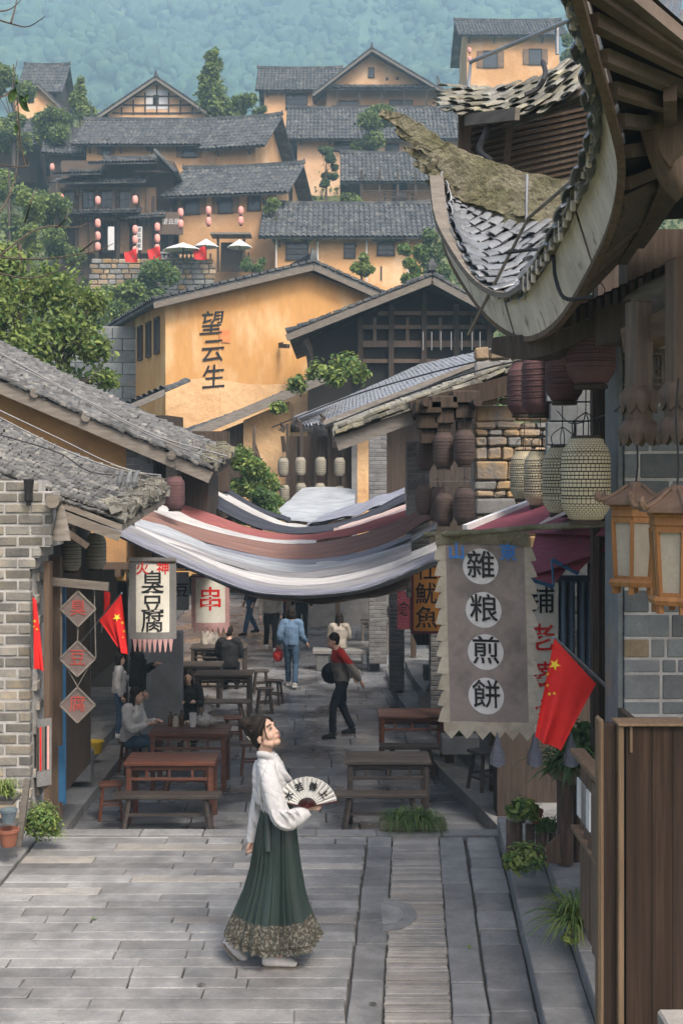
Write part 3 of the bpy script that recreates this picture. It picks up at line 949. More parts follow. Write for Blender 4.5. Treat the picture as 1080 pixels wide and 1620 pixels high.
# red lanterns of the hillside
m_lan = mat('pale_red_lantern', (.74, .36, .31), .7, (.66, .29, .25), s=2, bump=.1)
def small_lantern(r=.19, h=.56):
    t = thing('red_lantern', 'pale red lantern', 'lantern')
    pr = [(r * .45, 0), (r * .8, h * .1), (r, h * .3), (r, h * .7), (r * .8, h * .9), (r * .45, h)]
    MB().lathe(pr, 10).build('shade', m_lan, t, 60)
    MB().lathe([(0, h + .05), (r * .5, h + .05), (r * .5, h - .01)], 8).lathe([(r * .5, .01), (r * .5, -.05), (0, -.05)], 8).build('cap', m_wdark, t)
    return t
sl = small_lantern()
first = True
LNS = [(155, 316, 84), (155, 352, 84), (214, 315, 84), (155, 372, 84, .95), (155, 389, 84, .95), (214, 362, 84), (214, 378, 84, .95), (214, 395, 84, .95), (249, 358, 84), (249, 376, 84), (249, 392, 84), (97, 312, 84), (83, 262, 100), (286, 335, 84), (286, 353, 84), (330, 332, 84), (330, 349, 84), (381, 332, 84), (381, 348, 84), (427, 327, 84), (427, 345, 84), (742, 76, 125), (742, 90, 125)]
LL = ['under the middle skirt roof of the pavilion, left post', 'top one of the lower left string of the pavilion', 'under the middle skirt roof of the pavilion, at its right corner', 'second down in the lower left string of the pavilion', 'bottom one of the lower left string of the pavilion',
      'top one of the string beside the white hanging sign', 'middle one of the string beside the white hanging sign', 'bottom one beside the white hanging sign, above a red flag', 'top one of the right string of the pavilion', 'middle one of the right string of the pavilion', 'bottom one of the right string of the pavilion',
      'at the far left end of the pavilion rail', 'on the small dark house left of the pavilion', 'upper one of the pair by the name board', 'lower one of the pair by the name board', 'upper one between the first two windows of the long wall', 'lower one between the first two windows of the long wall',
      'upper one between the last two windows of the long wall', 'lower one between the last two windows of the long wall', 'upper one at the right corner of the long wall', 'lower one at the right corner of the long wall', 'upper small one on the square tower house', 'lower small one on the square tower house']
for q, lb in zip(LNS, LL):
    px, py, D = q[:3]
    o = sl if first else again(sl, (0, 0, 0))
    first = False
    o.location = P(px, py + 8, D - .9); tag(o, 'pale red lantern ' + lb, 'lantern', 'red lanterns of the hillside village')
# stone terrace wall with balustrade, flags and parasols
t = thing('terrace_wall', 'rough stone terrace wall below the timber pavilion', 'stone wall', P(150, 475, 80))
s = 80 / F
m = MB().box((3.6, .8, 1.3), (7.6, 1.2, 2.6)); m.build('core', m_mortar, t)
for r in range(8):
    x = -.2 + rnd.uniform(-.2, 0)
    while x < 7.3:
        w_ = rnd.uniform(.35, .8)
        m = MB().box((0, 0, 0), (w_ - .04, .3, .3), None, .05)
        o = m.build('stone', m_rubble if rnd.random() < .5 else m_kerb, t); o.location = (x + w_ / 2, .12 + rnd.uniform(-.04, .04), .16 + r * .33); x += w_
m = MB().box((5.3, .0, 3.0), (3.4, .25, .12)); m.box((5.3, 0, 2.62), (3.4, .3, .1))
m.build('rail', m_kerb, t)
for k in range(13):
    o = MB().lathe([(.05, 0), (.09, .1), (.05, .2), (.07, .32)], 6).build('baluster', m_kerb, t); o.location = (3.75 + k * .26, 0, 2.64)
def parasol(px, py, D, wpx, label):
    t = thing('parasol', label, 'parasol', P(px, 408, D)); r = wpx / 2 * D / F; z = (408 - py) * D / F
    MB().tube([(0, 0, -.3), (0, 0, z + .2)], .04, 6).build('pole', m_wdark, t)
    MB().lathe([(r, z - .28), (r * .98, z - .22), (r * .5, z + .02), (.02, z + .25)], 8).build('canopy', m_white, t)
parasol(290, 390, 79, 66, 'wide white parasol above the stone balustrade')
parasol(326, 384, 79.5, 40, 'white parasol between the two other parasols')
parasol(379, 385, 80, 40, 'small white parasol by the porch of the lantern house')
t = thing('porch', 'small timber porch with a flat roof by the lantern house', 'porch', P(345, 425, 82.5))
for k in (0, 1.7): MB().box((k, 0, 1.0), (.15, .15, 2.4)).build('post', m_wdark, t)
MB().box((.85, .2, 2.2), (2.6, 1.6, .12)).build('roof', m_wgrey, t)
MB().box((.85, .8, .9), (1.5, .1, 1.9)).build('door', m_wdark, t)
def star(mb, c, r, X, Y, n=V((0, -1, 0)), rot=0.0):
    pts = []
    for k in range(10):
        a = math.pi / 2 + rot + k * math.pi / 5; q = r if k % 2 == 0 else r * .4
        pts.append(c + X * (math.cos(a) * q) + Y * (math.sin(a) * q))
    mb.add(pts + [c], [(k, (k + 1) % 10, 10) for k in range(10)])
def village_flag(px, py, D, label):
    t = thing('red_flag', label, 'flag', P(px, py, D), 0, 'red flags along the village terrace'); 
    MB().tube([(0, 0, -1.2), (.5, 0, 0), (.55, 0, .15)], .02, 5).build('pole', m_wgrey, t)
    m = MB(); m.slab(lambda u, v: V((.5 - u * .75 + .1 * v, -.02 - .08 * math.sin(u * 6 + v * 3), -.05 - u * .25 - v * .85 * (1 - .3 * u))), 8, 6, .01); m.build('cloth', m_red, t, 60)
village_flag(203, 392, 78.5, 'red flag before the pavilion, nearest the lantern string')
village_flag(240, 388, 78.5, 'red flag beside the hanging sign of the pavilion')
village_flag(312, 388, 78.5, 'red flag under the white parasols')

def undergrowth():
    g = np.random.default_rng(5)
    N = 30000
    y = 47 + 90 * g.random(N) ** 1.1; x = (g.random(N) - .5) * 2 * (.30 * y + 4)
    k = np.array([noise.noise(V((a * .11, b * .11, 2))) for a, b in zip(x, y)])
    m_ = k > -.25
    x, y, k = x[m_], y[m_], k[m_]
    z = np.array([hz(a, b) for a, b in zip(x, y)]) + np.abs(g.normal(size=len(x))) * .45 * (.6 + np.maximum(k, 0) * 3)
    tag(link('undergrowth', leafmesh('undergrowth', np.stack([x, y, z], 1), .55, [m_leaf, m_leafd, m_leafd], 6, .6)), 'low green scrub covering the hillside between the houses', None, None, 'stuff')
undergrowth()
# ---------------------------------------------------------------- the orange building and the roofs of the street
# roof made of single curved tiles
def tile_mesh(name, mt, th=.11, arch=.22, seg=5, up=True):
    """unit tile: x -0.5..0.5, y 0..1 downhill, arched in z"""
    mb = MB()
    def ring(y, o, k):
        return [V((.5 * k * math.cos(math.pi * (1 - i / seg)), y, (arch * math.sin(math.pi * i / seg) if up else -arch * math.sin(math.pi * i / seg)) + o)) for i in range(seg + 1)]
    a, b = ring(0, 0, .92), ring(1, 0, 1.0)
    c, d = ring(0, -th, .92), ring(1, -th, 1.0)
    n = seg + 1
    fs = []
    for i in range(seg):
        fs += [(i, i + 1, n + i + 1, n + i), (2 * n + i + 1, 2 * n + i, 3 * n + i, 3 * n + i + 1), (n + i, n + i + 1, 3 * n + i + 1, 3 * n + i), (i + 1, i, 2 * n + i, 2 * n + i + 1)]
    fs += [(0, n, 3 * n, 2 * n), (n - 1, 3 * n - 1, 4 * n - 1, 2 * n - 1)]
    mb.add(a + b + c + d, fs)
    return mb.mesh(name, mt, 50)
def tile_roof(parent, fn, nu, nv, mt, limit=300, wk=1.25, lk=1.5, hk=1.0, jit=.12, name='roof_tile', thick=None, lift=.03, order=None, tilt=.1):
    """fn(u, v): v runs downhill; alternate channel and cover tiles"""
    cov, chn = tile_mesh(name, mt, up=True), tile_mesh(name, mt, up=False)
    cells = [(i, j) for j in range(nv) for i in range(nu)]
    if order: cells.sort(key=order)
    else: cells.sort(key=lambda q: -q[1])
    rest = MB()
    n = 0
    e = .004
    for i, j in cells:
        u, v = (i + .5) / nu, j / nv
        p = fn(u, v)
        du = (fn(min(1, u + e), v) - fn(max(0, u - e), v)) / (min(1, u + e) - max(0, u - e)) / nu
        dv = (fn(u, min(1, v + e)) - fn(u, max(0, v - e))) / (min(1, v + e) - max(0, v - e)) / nv
        X = du.normalized(); Y = (dv - X * dv.dot(X)).normalized(); Z = X.cross(Y)
        if Z.z < 0: Z = -Z; X = -X
        cover = i % 2 == 0
        wv, lv = du.length * wk, dv.length * lk
        rot = Matrix.Rotation(rnd.uniform(-jit, jit) * .6, 3, Z) @ Matrix.Rotation(rnd.uniform(-jit, jit) * .5 + (tilt if X.cross(Y).z > 0 else -tilt), 3, X)
        X2, Y2, Z2 = rot @ X, rot @ Y, rot @ Z
        o = p + Z * ((lift if cover else .0) + rnd.uniform(-.006, .006))
        hs = wv * hk
        Mx = Matrix(((X2.x * wv, Y2.x * lv, Z2.x * hs, o.x), (X2.y * wv, Y2.y * lv, Z2.y * hs, o.y), (X2.z * wv, Y2.z * lv, Z2.z * hs, o.z), (0, 0, 0, 1)))
        me = cov if cover else chn
        if n < limit:
            link(name, me, parent, Mx); n += 1
        else:
            rest.add([Mx @ w_.co for w_ in me.vertices], [tuple(f.vertices) for f in me.polygons])
    if rest.v: tag(rest.build('roof_tiles', mt, parent, 50), kind='stuff')
def patch(a, b, c, d, sag=0.0):
    """corner patch; u a->b, v a->d; v downhill"""
    a, b, c, d = V(a), V(b), V(c), V(d)
    return lambda u, v: a.lerp(b, u).lerp(d.lerp(c, u), v) + V((0, 0, -sag * math.sin(math.pi * v)))
def roof_bed(parent, fn, mt, th=.07, off=-.05, nm='roof_bed', edges=True):
    mb = MB(); mb.slab(lambda u, v: V(fn(u, v)) + V((0, 0, off)), 10, 10, th)
    lo = [fn(0, 0), fn(1, 0), fn(1, 1), fn(0, 1)]
    if edges: mb.add([V(p) + V((0, 0, off)) for p in lo] + [V(p) + V((0, 0, off - th)) for p in lo], [(0, 1, 5, 4), (1, 2, 6, 5), (2, 3, 7, 6), (3, 0, 4, 7)])
    return mb.build(nm, mt, parent)

# big orange building with brush lettering
D0 = 45.0
s = D0 / F
t, wd, h = house('large orange mud building with black brush characters on its gable wall', 262, 626, 780, 478, 410, D0, 'front', 14, R(21), [], 'orange_building', m_mud, .55, 'building', 'earth walled buildings above the street', .605, eaves=(478, 466), sink=3)
for (x0, x1, z0, z1) in ((.9, 1.5, 3.75, 5.0), (2.3, 2.9, 3.75, 5.0), (3.8, 4.4, 3.75, 5.0), (6.4, 7.0, 2.9, 3.7), (7.6, 8.2, 2.9, 3.7), (9.0, 9.5, 2.9, 3.7)):
    f = MB(); zc, zh = (z0 + z1) / 2 + 1.35, z1 - z0
    for k in (z0, z1): f.box((-.03, (x0 + x1) / 2, k + 1.35), (.14, x1 - x0 + .1, .08))
    for k in (x0, x1): f.box((-.034, k, zc), (.13, .08, zh))
    f = f.build('window', m_wdark, t)
    MB().box((-.012, (x0 + x1) / 2, zc), (.02, x1 - x0, zh)).build('pane', m_glass, f)
m = MB().slab(lambda u, v: V((u * wd, -.01 - .008 * noise.noise(V((u * 5, v * 3, 1))), (780 - 612 + 14 * math.sin(u * 5) + 6 * math.sin(u * 13)) * s * (1 - v) - v * 1.2)), 30, 8, .005)
m.build('worn_plaster', m_mudp, t, 60)
def on_front(px, py):
    k = (px - CX) / F; b = t.location
    xl = (k * D0 - b.x) / (math.cos(R(21)) - k * math.sin(R(21)))
    yl = D0 + xl * math.sin(R(21))
    return V((xl, 0, CZ - (py - YH) / F * yl - b.z))
for chh, px, py, sh in (('望', 332, 514, .25), ('云', 334, 557, .2), ('生', 336, 599, .15)):
    text('lettering', chh, .92, m_black, t, FRONT(on_front(px, py) + V((0, -.034, 0)), 0, R(6)), .003, .008, sh)
MB().box(on_front(355, 532) + V((0, -.02, 0)), (.42, .03, .46)).build('red_seal', mat('faded_seal_red', (.50, .16, .06), .9, (.56, .24, .09), s=4), t)
c = on_front(441, 548)
MB().bar(c + V((0, 0, .1)), c + V((.05, -.35, .1)), .05).bar(c + V((.0, -.2, .0)), c + V((.1, -.75, -.06)), .16, .15).build('security_camera', m_wdark, t)
m = MB(); c = on_front(348, 600); m.box(c + V((0, -.02, .6)), (.04, .03, 3.6)); m.build('downpipe', m_mudp, t)
# lean-to at its foot, left
t = thing('lean_to', 'low tiled lean-to with dark open front at the foot of the orange building', 'shed', P(205, 700, 42.0), R(-12))
fn = patch((0, 2.4, 2.1), (1.5, 2.4, 2.55), (1.5, -.3, 1.7), (-.5, -.3, 1.05))
m = MB(); rib_roof(m, (-.6, -.3, .95), (1.35, -.3, 1.75), (1.35, 2.2, 2.25), (-.6, 2.2, 1.5), 10, 5); m.build('roof_slope', m_tilefar, t)
MB().bar((-.6, -.32, .85), (1.35, -.32, 1.62), .06, .2).build('verge_board', m_wgrey, t)
MB().box((.65, 1.0, -.4), (1.2, 1.6, 2.6)).build('wall', m_wdark, t)
# grey tiled annex roof at the left edge of the orange building
# dark timber hall
t = thing('timber_hall', 'dark timber hall with open lattice gable right of the orange building', 'hall', P(478, 700, 39.0), 0)
s = 39 / F
def H36(px, py, y=0.0): return V(((px - 478) * s, y, (700 - py) * s))
ap, el, er = H36(680, 447), H36(455, 536), H36(800, 512)
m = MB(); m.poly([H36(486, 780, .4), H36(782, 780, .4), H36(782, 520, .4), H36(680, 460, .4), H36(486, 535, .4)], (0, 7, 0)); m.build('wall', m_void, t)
for (a, sg) in ((el, 0), (er, 1)):
    m = MB()
    if sg == 0: rib_roof(m, a + V((0, 7, .1)), a + V((0, -1, .1)), ap + V((0, -1, .1)), ap + V((0, 7, .1)), 26, 12)
    else: rib_roof(m, a + V((0, -1, .1)), a + V((0, 7, .1)), ap + V((0, 7, .1)), ap + V((0, -1, .1)), 26, 8)
    m.build('roof_slope', m_tilefar, t)
    m = MB().bar(a + V((0, -.98, -.08)), ap + V((0, -.98, -.08)), .07, .2); m.build('verge_board', m_wgrey, t)
    m = MB(); L = (ap - a).length; q = int(L / .24)
    for i in range(q): m.box(a.lerp(ap, (i + .5) / q) + V((0, -.9, .12)), (.2, .3, .08), Matrix.Rotation(-math.atan2(ap.z - a.z, ap.x - a.x) + rnd.uniform(-.1, .1), 3, 'Y'))
    tag(m.build('verge_tiles', m_tilefar, t), kind='stuff')
m = MB(); ridge_cap(m, ap + V((0, -1, .2)), ap + V((0, 7, .2)), .14, False); m.box(ap + V((0, -.8, .4)), (.25, .2, .4), 0, 0, .5); m.build('ridge', m_tilefar, t)
for px in (570, 619, 671, 722, 774):
    yt = 447 + (680 - px) * .40 if px < 680 else 447 + (px - 680) * .55
    MB().box((H36(px, 0).x, .2, (H36(0, 600).z + H36(0, yt + 10).z) / 2), (.16, .2, H36(0, yt + 10).z - H36(0, 600).z)).build('post', m_wdark, t)
for (a, b, y) in ((572, 778, 543), (572, 778, 516), (598, 760, 494), (572, 778, 570)):
    MB().box(H36((a + b) / 2, y, .25), ((b - a) * s, .12, .2 if y == 543 else .12)).build('rail', m_wbrown, t)
for px in (593, 645, 697, 748): MB().box(H36(px, 520, .28), (.1, .1, .75)).build('strut', m_wbrown, t)
m = MB(); m.sweep(path([H36(492, 590, -.3), H36(490, 560, -.5), H36(482, 540, -.7)], 6), .15, .25); m.build('bracket', m_wdark, t)
for px in (665, 678, 692, 708, 724, 740, 752):
    MB().tube([H36(px, 560, -1.2), H36(px, 532, -1.2)], .018, 5).build('rod', m_wirew, t)
# lower slope roof running down to the left in front of the orange building, with earth wall below
t = thing('sloping_roof_house', 'long lower roof sloping down left before the orange wall, weeds on it', 'house', P(290, 700, 31.0), 0, 'earth walled buildings above the street')
A, B = P(292, 684, 31.5) - t.location, P(520, 588, 31.5) - t.location
C, Dd = P(540, 586, 34.5) - t.location, P(318, 676, 35) - t.location
m = MB(); rib_roof(m, Dd, A, B, C, 16, 18, .06); m.build('roof_slope', m_tilefar, t)
MB().bar(A + V((0, -.1, -.14)), B + V((0, -.1, -.14)), .08, .22).build('verge_board', m_wgrey, t)
m = MB().poly([P(385, 900, 32) - t.location, P(458, 900, 32) - t.location, P(458, 634, 32) - t.location, P(385, 665, 32) - t.location], (0, 3, 0)); m.build('wall', m_mudp, t)
m = MB().poly([P(296, 900, 32.1) - t.location, P(384, 900, 32.1) - t.location, P(384, 668, 32.1) - t.location, P(296, 704, 32.1) - t.location], (0, 3, 0)); m.build('dark_wall', m_wdark, t)
# street-side house with the grey wet roof (roof A)
m_tilegrey = mat('grey_roof_tile', (.23, .245, .27), .45, (.16, .17, .19), s=7, bump=.4, bs=40, bd=.006, rv=.3, rough2=.3)
DS = 29.0
o_ = V((0, DS + 4, ZS))
t = thing('lantern_shop', 'street house with smooth grey roof and two rows of small lanterns', 'shop', o_, 0, 'shops on the right side of the street')
nv_, nr = P(515, 672, DS) - o_, P(835, 543, DS) - o_
E_ = V((-1.93, 8.4, .19))
fn = patch(nr + E_, nr, nv_, nv_ + E_, .08)
roof_bed(t, fn, m_wdark)
tile_roof(t, fn, 44, 50, m_tilegrey, 60, jit=.05, lk=1.6, tilt=.06)
m = MB().sweep([nr + V((.1, -.12, .03)), nv_ + V((-.05, -.12, .03))], .12, .1); m.sweep([nv_ + V((0, 0, -.07)), nv_ + E_ + V((0, 0, -.07))], .08, .12); m.build('eave_board', m_wgrey, t)
def LS(px, py, D=DS + .6): return P(px, py, D) - o_
def lsbox(nm, x0, x1, y0, y1, D, dep, mt): 
    a, b = LS(x0, y1, D), LS(x1, y0, D)
    return MB().box(((a.x + b.x) / 2, a.y + dep / 2, (a.z + b.z) / 2), (b.x - a.x, dep, b.z - a.z)).build(nm, mt, t)
lsbox('upper_wall', 452, 556, 690, 930, DS + .9, .2, m_wdark)
lsbox('upper_wall', 584, 640, 662, 930, DS + .9, .2, m_wdark)
lsbox('upper_wall', 640, 780, 640, 930, DS + 1.2, .2, m_wdark)
for px in (452, 474, 496, 518, 540): lsbox('post', px, px + 5, 670, 900, DS + .8, .1, m_wdark)
lsbox('white_column', 556, 565, 690, 930, DS + .7, .14, m_kerb)
lsbox('orange_panel', 565, 584, 690, 930, DS + .75, .12, m_mudp)
lsbox('ground_floor_back', 440, 660, 930, 1010, DS + 7, .3, m_kerb)
for px in (452, 530, 600, 650): lsbox('ground_post', px, px + 8, 925, 1040, DS + .8, .2, m_wdark)
MB().tube(path([LS(447, 690), LS(450, 715)], 4), .05, 6).build('hanging_post', m_wdark, t)
for px, py in ((445, 683), (470, 676), (508, 668)):
    MB().tube([P(px, py, DS) - o_, P(px + 4, py - 8, DS) - o_, P(px - 2, py - 14, DS) - o_], [.08, .06, .03], 5).build('roof_finial', m_wdark, t)
# nearer house: mossy verge roof (roof B), bracketed eave, stone wall
t = thing('stone_shop', 'street house with mossy tiled verge, rubble stone wall and brick piers', 'shop', (0, 15, ZS), 0, 'shops on the right side of the street')
o_ = V((0, 15, ZS))
a_, b_ = P(532, 690, 15) - o_, P(872, 566, 15) - o_
E_ = V((.05, 3.0, .28))
fn = patch(b_ + E_, b_, a_, a_ + E_, .05)
roof_bed(t, fn, m_wdark)
tile_roof(t, fn, 18, 34, m_tilem, 300, jit=.16, order=lambda q: -q[0] * 3 - q[1] * .1)
m = MB()
for k in range(26):
    f = (k + .5) / 26
    p = a_.lerp(b_, f) + V((0, -.1, .04))
    o = MB().box((0, 0, 0), (.15, .26, .05), None, .008).build('verge_tile', m_tilem, t); o.location = p; o.rotation_euler = (rnd.uniform(-.1, .1), R(-20) + rnd.uniform(-.12, .12), rnd.uniform(-.15, .15))
    o = MB().box((0, 0, 0), (.13, .22, .04), None, .008).build('verge_tile', m_tilem, t); o.location = p + V((.03, -.02, .07)); o.rotation_euler = (rnd.uniform(-.1, .1), R(-20) + rnd.uniform(-.12, .12), rnd.uniform(-.15, .15))
MB().bar(a_ + V((0, -.1, -.1)), b_ + V((0, -.1, -.1)), .06, .16).build('verge_board', m_wgrey, t)
MB().bar(a_ + V((0, 0, -.08)), a_ + E_ + V((0, 0, -.08)), .1, .12).build('eave_board', m_wgrey, t)
# rubble stone wall under it
x0, x1 = P(751, 0, 15).x, P(842, 0, 15).x
zt, zb = P(0, 600, 15).z - ZS, P(0, 815, 15).z - ZS
MB().box(((x0 + x1) / 2 + .6, .31, 3.6), (x1 - x0 + 1.2, .4, 2.6)).build('wall_core', m_mortar, t)
MB().box(((x0 + x1) / 2 + .8, .5, 1.1), (x1 - x0 + 1.0, .4, 2.3)).build('stall_back', m_wdark, t)
z = zb - .5
while z < zt + .25:
    hh = rnd.choice([.09, .12, .16, .2, .24]); x = x0
    while x < x1 + .5:
        w_ = rnd.uniform(.13, .3) if hh < .2 else rnd.uniform(.22, .5)
        mb = MB().box((0, 0, 0), (w_ - .014, .16, hh - .012), None, .022)
        mb.v = [(p[0] + .02 * noise.noise(V((p[0] * 9 + x * 7, p[2] * 9, z * 5))), p[1] + rnd.uniform(-.008, .008), p[2] + .02 * noise.noise(V((p[0] * 9, p[2] * 9 + x * 5, z * 7)))) for p in mb.v]
        o = mb.build('stone', m_rubble if rnd.random() < .86 else m_kerb, t); o.location = (x + w_ / 2, .08 + rnd.uniform(-.02, .02), z + hh / 2); x += w_
    z += hh
def brick_pier(parent, x0, x1, y, z0, z1, mt, bh=.075, dep=.4, bl=.22, name='brick'):
    MB().box(((x0 + x1) / 2, y + dep / 2 + .009, (z0 + z1) / 2), (x1 - x0 - .02, dep, z1 - z0)).build('pier_core', m_mortar if mt is m_brickL else m_kerb, parent)
    z = z0; k = 0
    while z < z1 - .02:
        x = x0 - (bl / 2 if k % 2 else 0)
        while x < x1 - .02:
            a, b = max(x, x0), min(x + bl, x1)
            if b - a > .03:
                o = link(name, brick_unit(b - a - .014, bh - .014, mt), parent, Matrix.Translation((a + (b - a) / 2, y + rnd.uniform(-.004, .004) + .05, z + bh / 2)))
            x += bl
        z += bh; k += 1
BU = {}
def brick_unit(w_, h_, mt, d=.1):
    k = (round(w_, 2), round(h_, 2), mt.name)
    if k not in BU: BU[k] = MB().box((0, 0, 0), (w_, d, h_), None, .006).mesh('brick', mt)
    return BU[k]
m_brickG = mat('dark_grey_brick', (.17, .17, .17), .85, (.12, .12, .12), s=6, bump=.5, bs=60, bd=.006, rv=.25)
s17 = 17.5 / F
def Q(px, py, D, o): return P(px, py, D) - o
p0, p1 = Q(643, 800, 17.5, o_), Q(680, 700, 17.5, o_)
brick_pier(t, p0.x, p1.x, 2.5, 2.6, 4.75, m_brickG)
p0, p1 = Q(583, 800, 27.5, o_), Q(612, 690, 27.5, o_)
brick_pier(t, p0.x, p1.x, 12.5, .2, 5.6, m_brickG, .09, .5, .26)
p0, p1 = Q(615, 0, 24, o_), Q(640, 0, 24, o_)
brick_pier(t, p0.x, p1.x, 9.0, .2, 2.9, m_brickG)
p0, p1 = Q(680, 0, 19.5, o_), Q(705, 0, 19.5, o_)
brick_pier(t, p0.x, p1.x, 4.5, .3, 2.6, m_brickG)
MB().box((1.95, 6.6, 2.9), (1.5, 3.0, 2.6)).build('inner_wall', m_wdark, t)
# brackets under roof B
for px, py in ((675, 668), (700, 660), (733, 652)):
    c = Q(px, py, 14.4, o_)
    MB().box(c, (.22, .4, .16), None, .01).box(c + V((0, 0, -.17)), (.16, .3, .16), None, .01).box(c + V((0, 0, .16)), (.3, .5, .14), None, .01).build('bracket', m_wdark, t)
MB().bar(Q(650, 650, 14.8, o_), Q(880, 590, 14.8, o_), .2, .22).build('eave_beam', m_wdark, t)
for px in (768, 690): MB().tube([Q(px - 20, 640, 14.3, o_) + V((0, -.5, 0)), Q(px - 20, 640, 14.3, o_) + V((0, .6, 0))], .05, 10).build('log_end', m_wdark, t)
# shop interior walls at street level, right
MB().box((2.5, 6.5, 1.5), (.3, 9, 3.4)).build('back_wall', m_wdark, t)
MB().box((2.0, 1.6, 1.5), (.12, .12, 3)).box((1.55, 3.2, 1.5), (.12, .12, 3)).build('shop_post', m_wdark, t)
# ---------------------------------------------------------------- left side of the street
# brick building at the front left
t = thing('brick_shop', 'grey brick shop with tiled roof at the left edge of the plaza', 'shop', (-2.6, 11.5, 0), 0, 'shops on the left side of the street')
o_ = V((-2.6, 11.5, 0))
bh = .1
XE = [(.0, 50), (.0, 50)]
def edge_px(py): # right edge of the brick face
    return 50 if py > 893 else 58 if py > 882 else 66 if py > 870 else 75 if py > 858 else 83 if py > 772 else 60
zb = -.05
rowi = 0
core = MB()
while zb < 3.15:
    py = YH + (CZ - zb - bh / 2) / 11.5 * F
    if py < 752: break
    xe = P(edge_px(py), 0, 11.5).x - o_.x
    core.box(((-1.4 + xe) / 2 - .01, .282, zb + bh / 2), (xe + 1.4 - .02, .554, bh + .001))
    x = -1.4 + (0 if rowi % 2 else .12)
    while x < xe - .03:
        x1 = min(x + .235, xe)
        if xe - x1 < .06: x1 = xe
        o = link('brick', brick_unit(x1 - x - .02, bh - .022, m_brickL), t, Matrix.Translation(((x + x1) / 2 + rnd.uniform(-.004, .004), .045 + rnd.uniform(-.007, .007), zb + bh / 2)) @ Matrix.Rotation(rnd.uniform(-.012, .012), 4, 'Y'))
        x = x1
    rowi += 1; zb += bh
core.build('wall_core', m_mortar, t)
for k in range(13):     # the quoins that turn the corner
    z = .0 + k * .2
    o = link('brick', MB().box((0, 0, 0), (.1, .2, bh - .02), None, .006).mesh('brick', m_brickL), t, Matrix.Translation((P(50, 0, 11.5).x - o_.x - .04, .25 + .12 * (k % 2), z + bh / 2)))
# its roof: tile rows fall to the right
a = P(-120, 700, 11.6) - o_; b = P(-60, 645, 14.0) - o_; c = P(262, 780, 13.6) - o_; d = P(193, 822, 12.0) - o_
fn = patch(b, a, d, c, .04)
roof_bed(t, fn, m_wgrey, .06, -.05)
tile_roof(t, fn, 28, 44, m_tile, 300, jit=.3, wk=1.25, lk=1.5, lift=.035, hk=1.1, tilt=.17, order=lambda q: -q[0] - q[1] * .6)
m = MB()
for k in range(160):    # heaped mossy tile ends along the eave and top layer
    u, v = rnd.random(), 1 - abs(rnd.gauss(0, .035))
    p = V(fn(u, min(v, 1))) + V((0, 0, rnd.uniform(.0, .11)))
    m.box(p, (.12, .025, .09), Matrix.Rotation(rnd.uniform(-.5, .5), 3, 'Z') @ Matrix.Rotation(rnd.uniform(-.6, .6), 3, 'X') @ Matrix.Rotation(rnd.uniform(-.4, .4), 3, 'Y'), .005)
tag(m.build('eave_tiles', m_tilem, t), kind='stuff')
MB().bar(a + V((0, -.1, -.18)), d + V((.0, -.1, -.16)), .04, .09).build('verge_board', m_wgrey, t)
MB().bar(a + V((.5, .0, -.25)), d + V((-.35, .1, -.26)), .06, .06).build('verge_board', m_wbrown, t)
MB().bar(P(78, 793, 11.3) - o_, P(90, 793, 12.6) - o_, .001).tube([P(83, 793, 11.25) - o_, P(95, 790, 12.6) - o_], .062, 12).build('log_end', m_wgrey, t)
m = MB().box(P(46, 778, 11.42) - o_, (.07, .06, .2), None, .02); m.tube([P(46, 758, 11.42) - o_, P(46, 800, 11.42) - o_], [.05, .02], 6); m.build('iron_bracket', m_black, t)
MB().box((-.95, 2.2, 1.3), (1.0, 3.4, 3.2)).build('side_wall', m_wdark, t)
for x, y, wpx in ((-.13, .28, .055), (-.2, .95, .09)):
    MB().box((x, y, 1.1), (wpx, .12, 2.6)).build('door_post', m_wbrown, t)
m_blue = mat('blue_door_paint', (.035, .13, .26), .5, (.03, .10, .2), s=4, bump=.1)
MB().box((-.27, 1.4, 1.0), (.12, .05, 2.3)).build('blue_door', m_blue, t)
tag(t, None, None)
post = MB().slab(lambda u, v: V((-.205 + .11 * u, .14 + .1 * u, .95 - .62 * v)), 1, 1, .012).build('poster', m_kerb, t)
for i in range(5):
    c_ = [m_wdark, m_red, m_wbrown, m_black, m_lan][i]
    MB().slab(lambda u, v: V((-.195 + .019 * i + .012 * u, .14 + .018 * i + .01 * u, .88 - .4 * v)), 1, 1, .004).build('printed_bottle', c_, post).location = (0, -.012, 0)
MB().slab(lambda u, v: V((-.17 + .05 * u, .9, .55 - .55 * v)), 1, 1, .012).build('blue_poster', m_blue, t)
# beam sticking out with three hanging character boards
t = thing('diamond_sign', 'three stacked wooden diamond boards with red characters on a beam', 'sign', P(112, 925, 12.0))
o_ = P(112, 925, 12.0)
MB().bar(P(52, 917, 12.0) - o_, P(172, 928, 12.0) - o_, .06, .075).build('beam', m_wgrey, t)
m_dia = mat('diamond_board', (.15, .118, .108), .8, (.11, .086, .08), s=4, bump=.4, bs=20)
m_dred = mat('dull_red_paint', (.42, .075, .06), .8, bump=0)
for chh, px, py in (('臭', 124, 963), ('豆', 123, 1042), ('腐', 123, 1115)):
    c = P(px, py, 12.0) - o_
    r = .168
    q = [c + V((0, 0, r)), c + V((r, 0, 0)), c + V((0, 0, -r)), c + V((-r, 0, 0))]
    bd_ = MB().poly(q, (0, .025, 0)).build('board', m_dia, t)
    for k in range(4): MB().bar(q[k] + V((0, -.004, 0)), q[(k + 1) % 4] + V((0, -.004, 0)), .012, .016).build('frame', m_wgrey, bd_)
    text('lettering', chh, .165, m_dred, bd_, FRONT(c + V((0, -.004, 0))), .0)
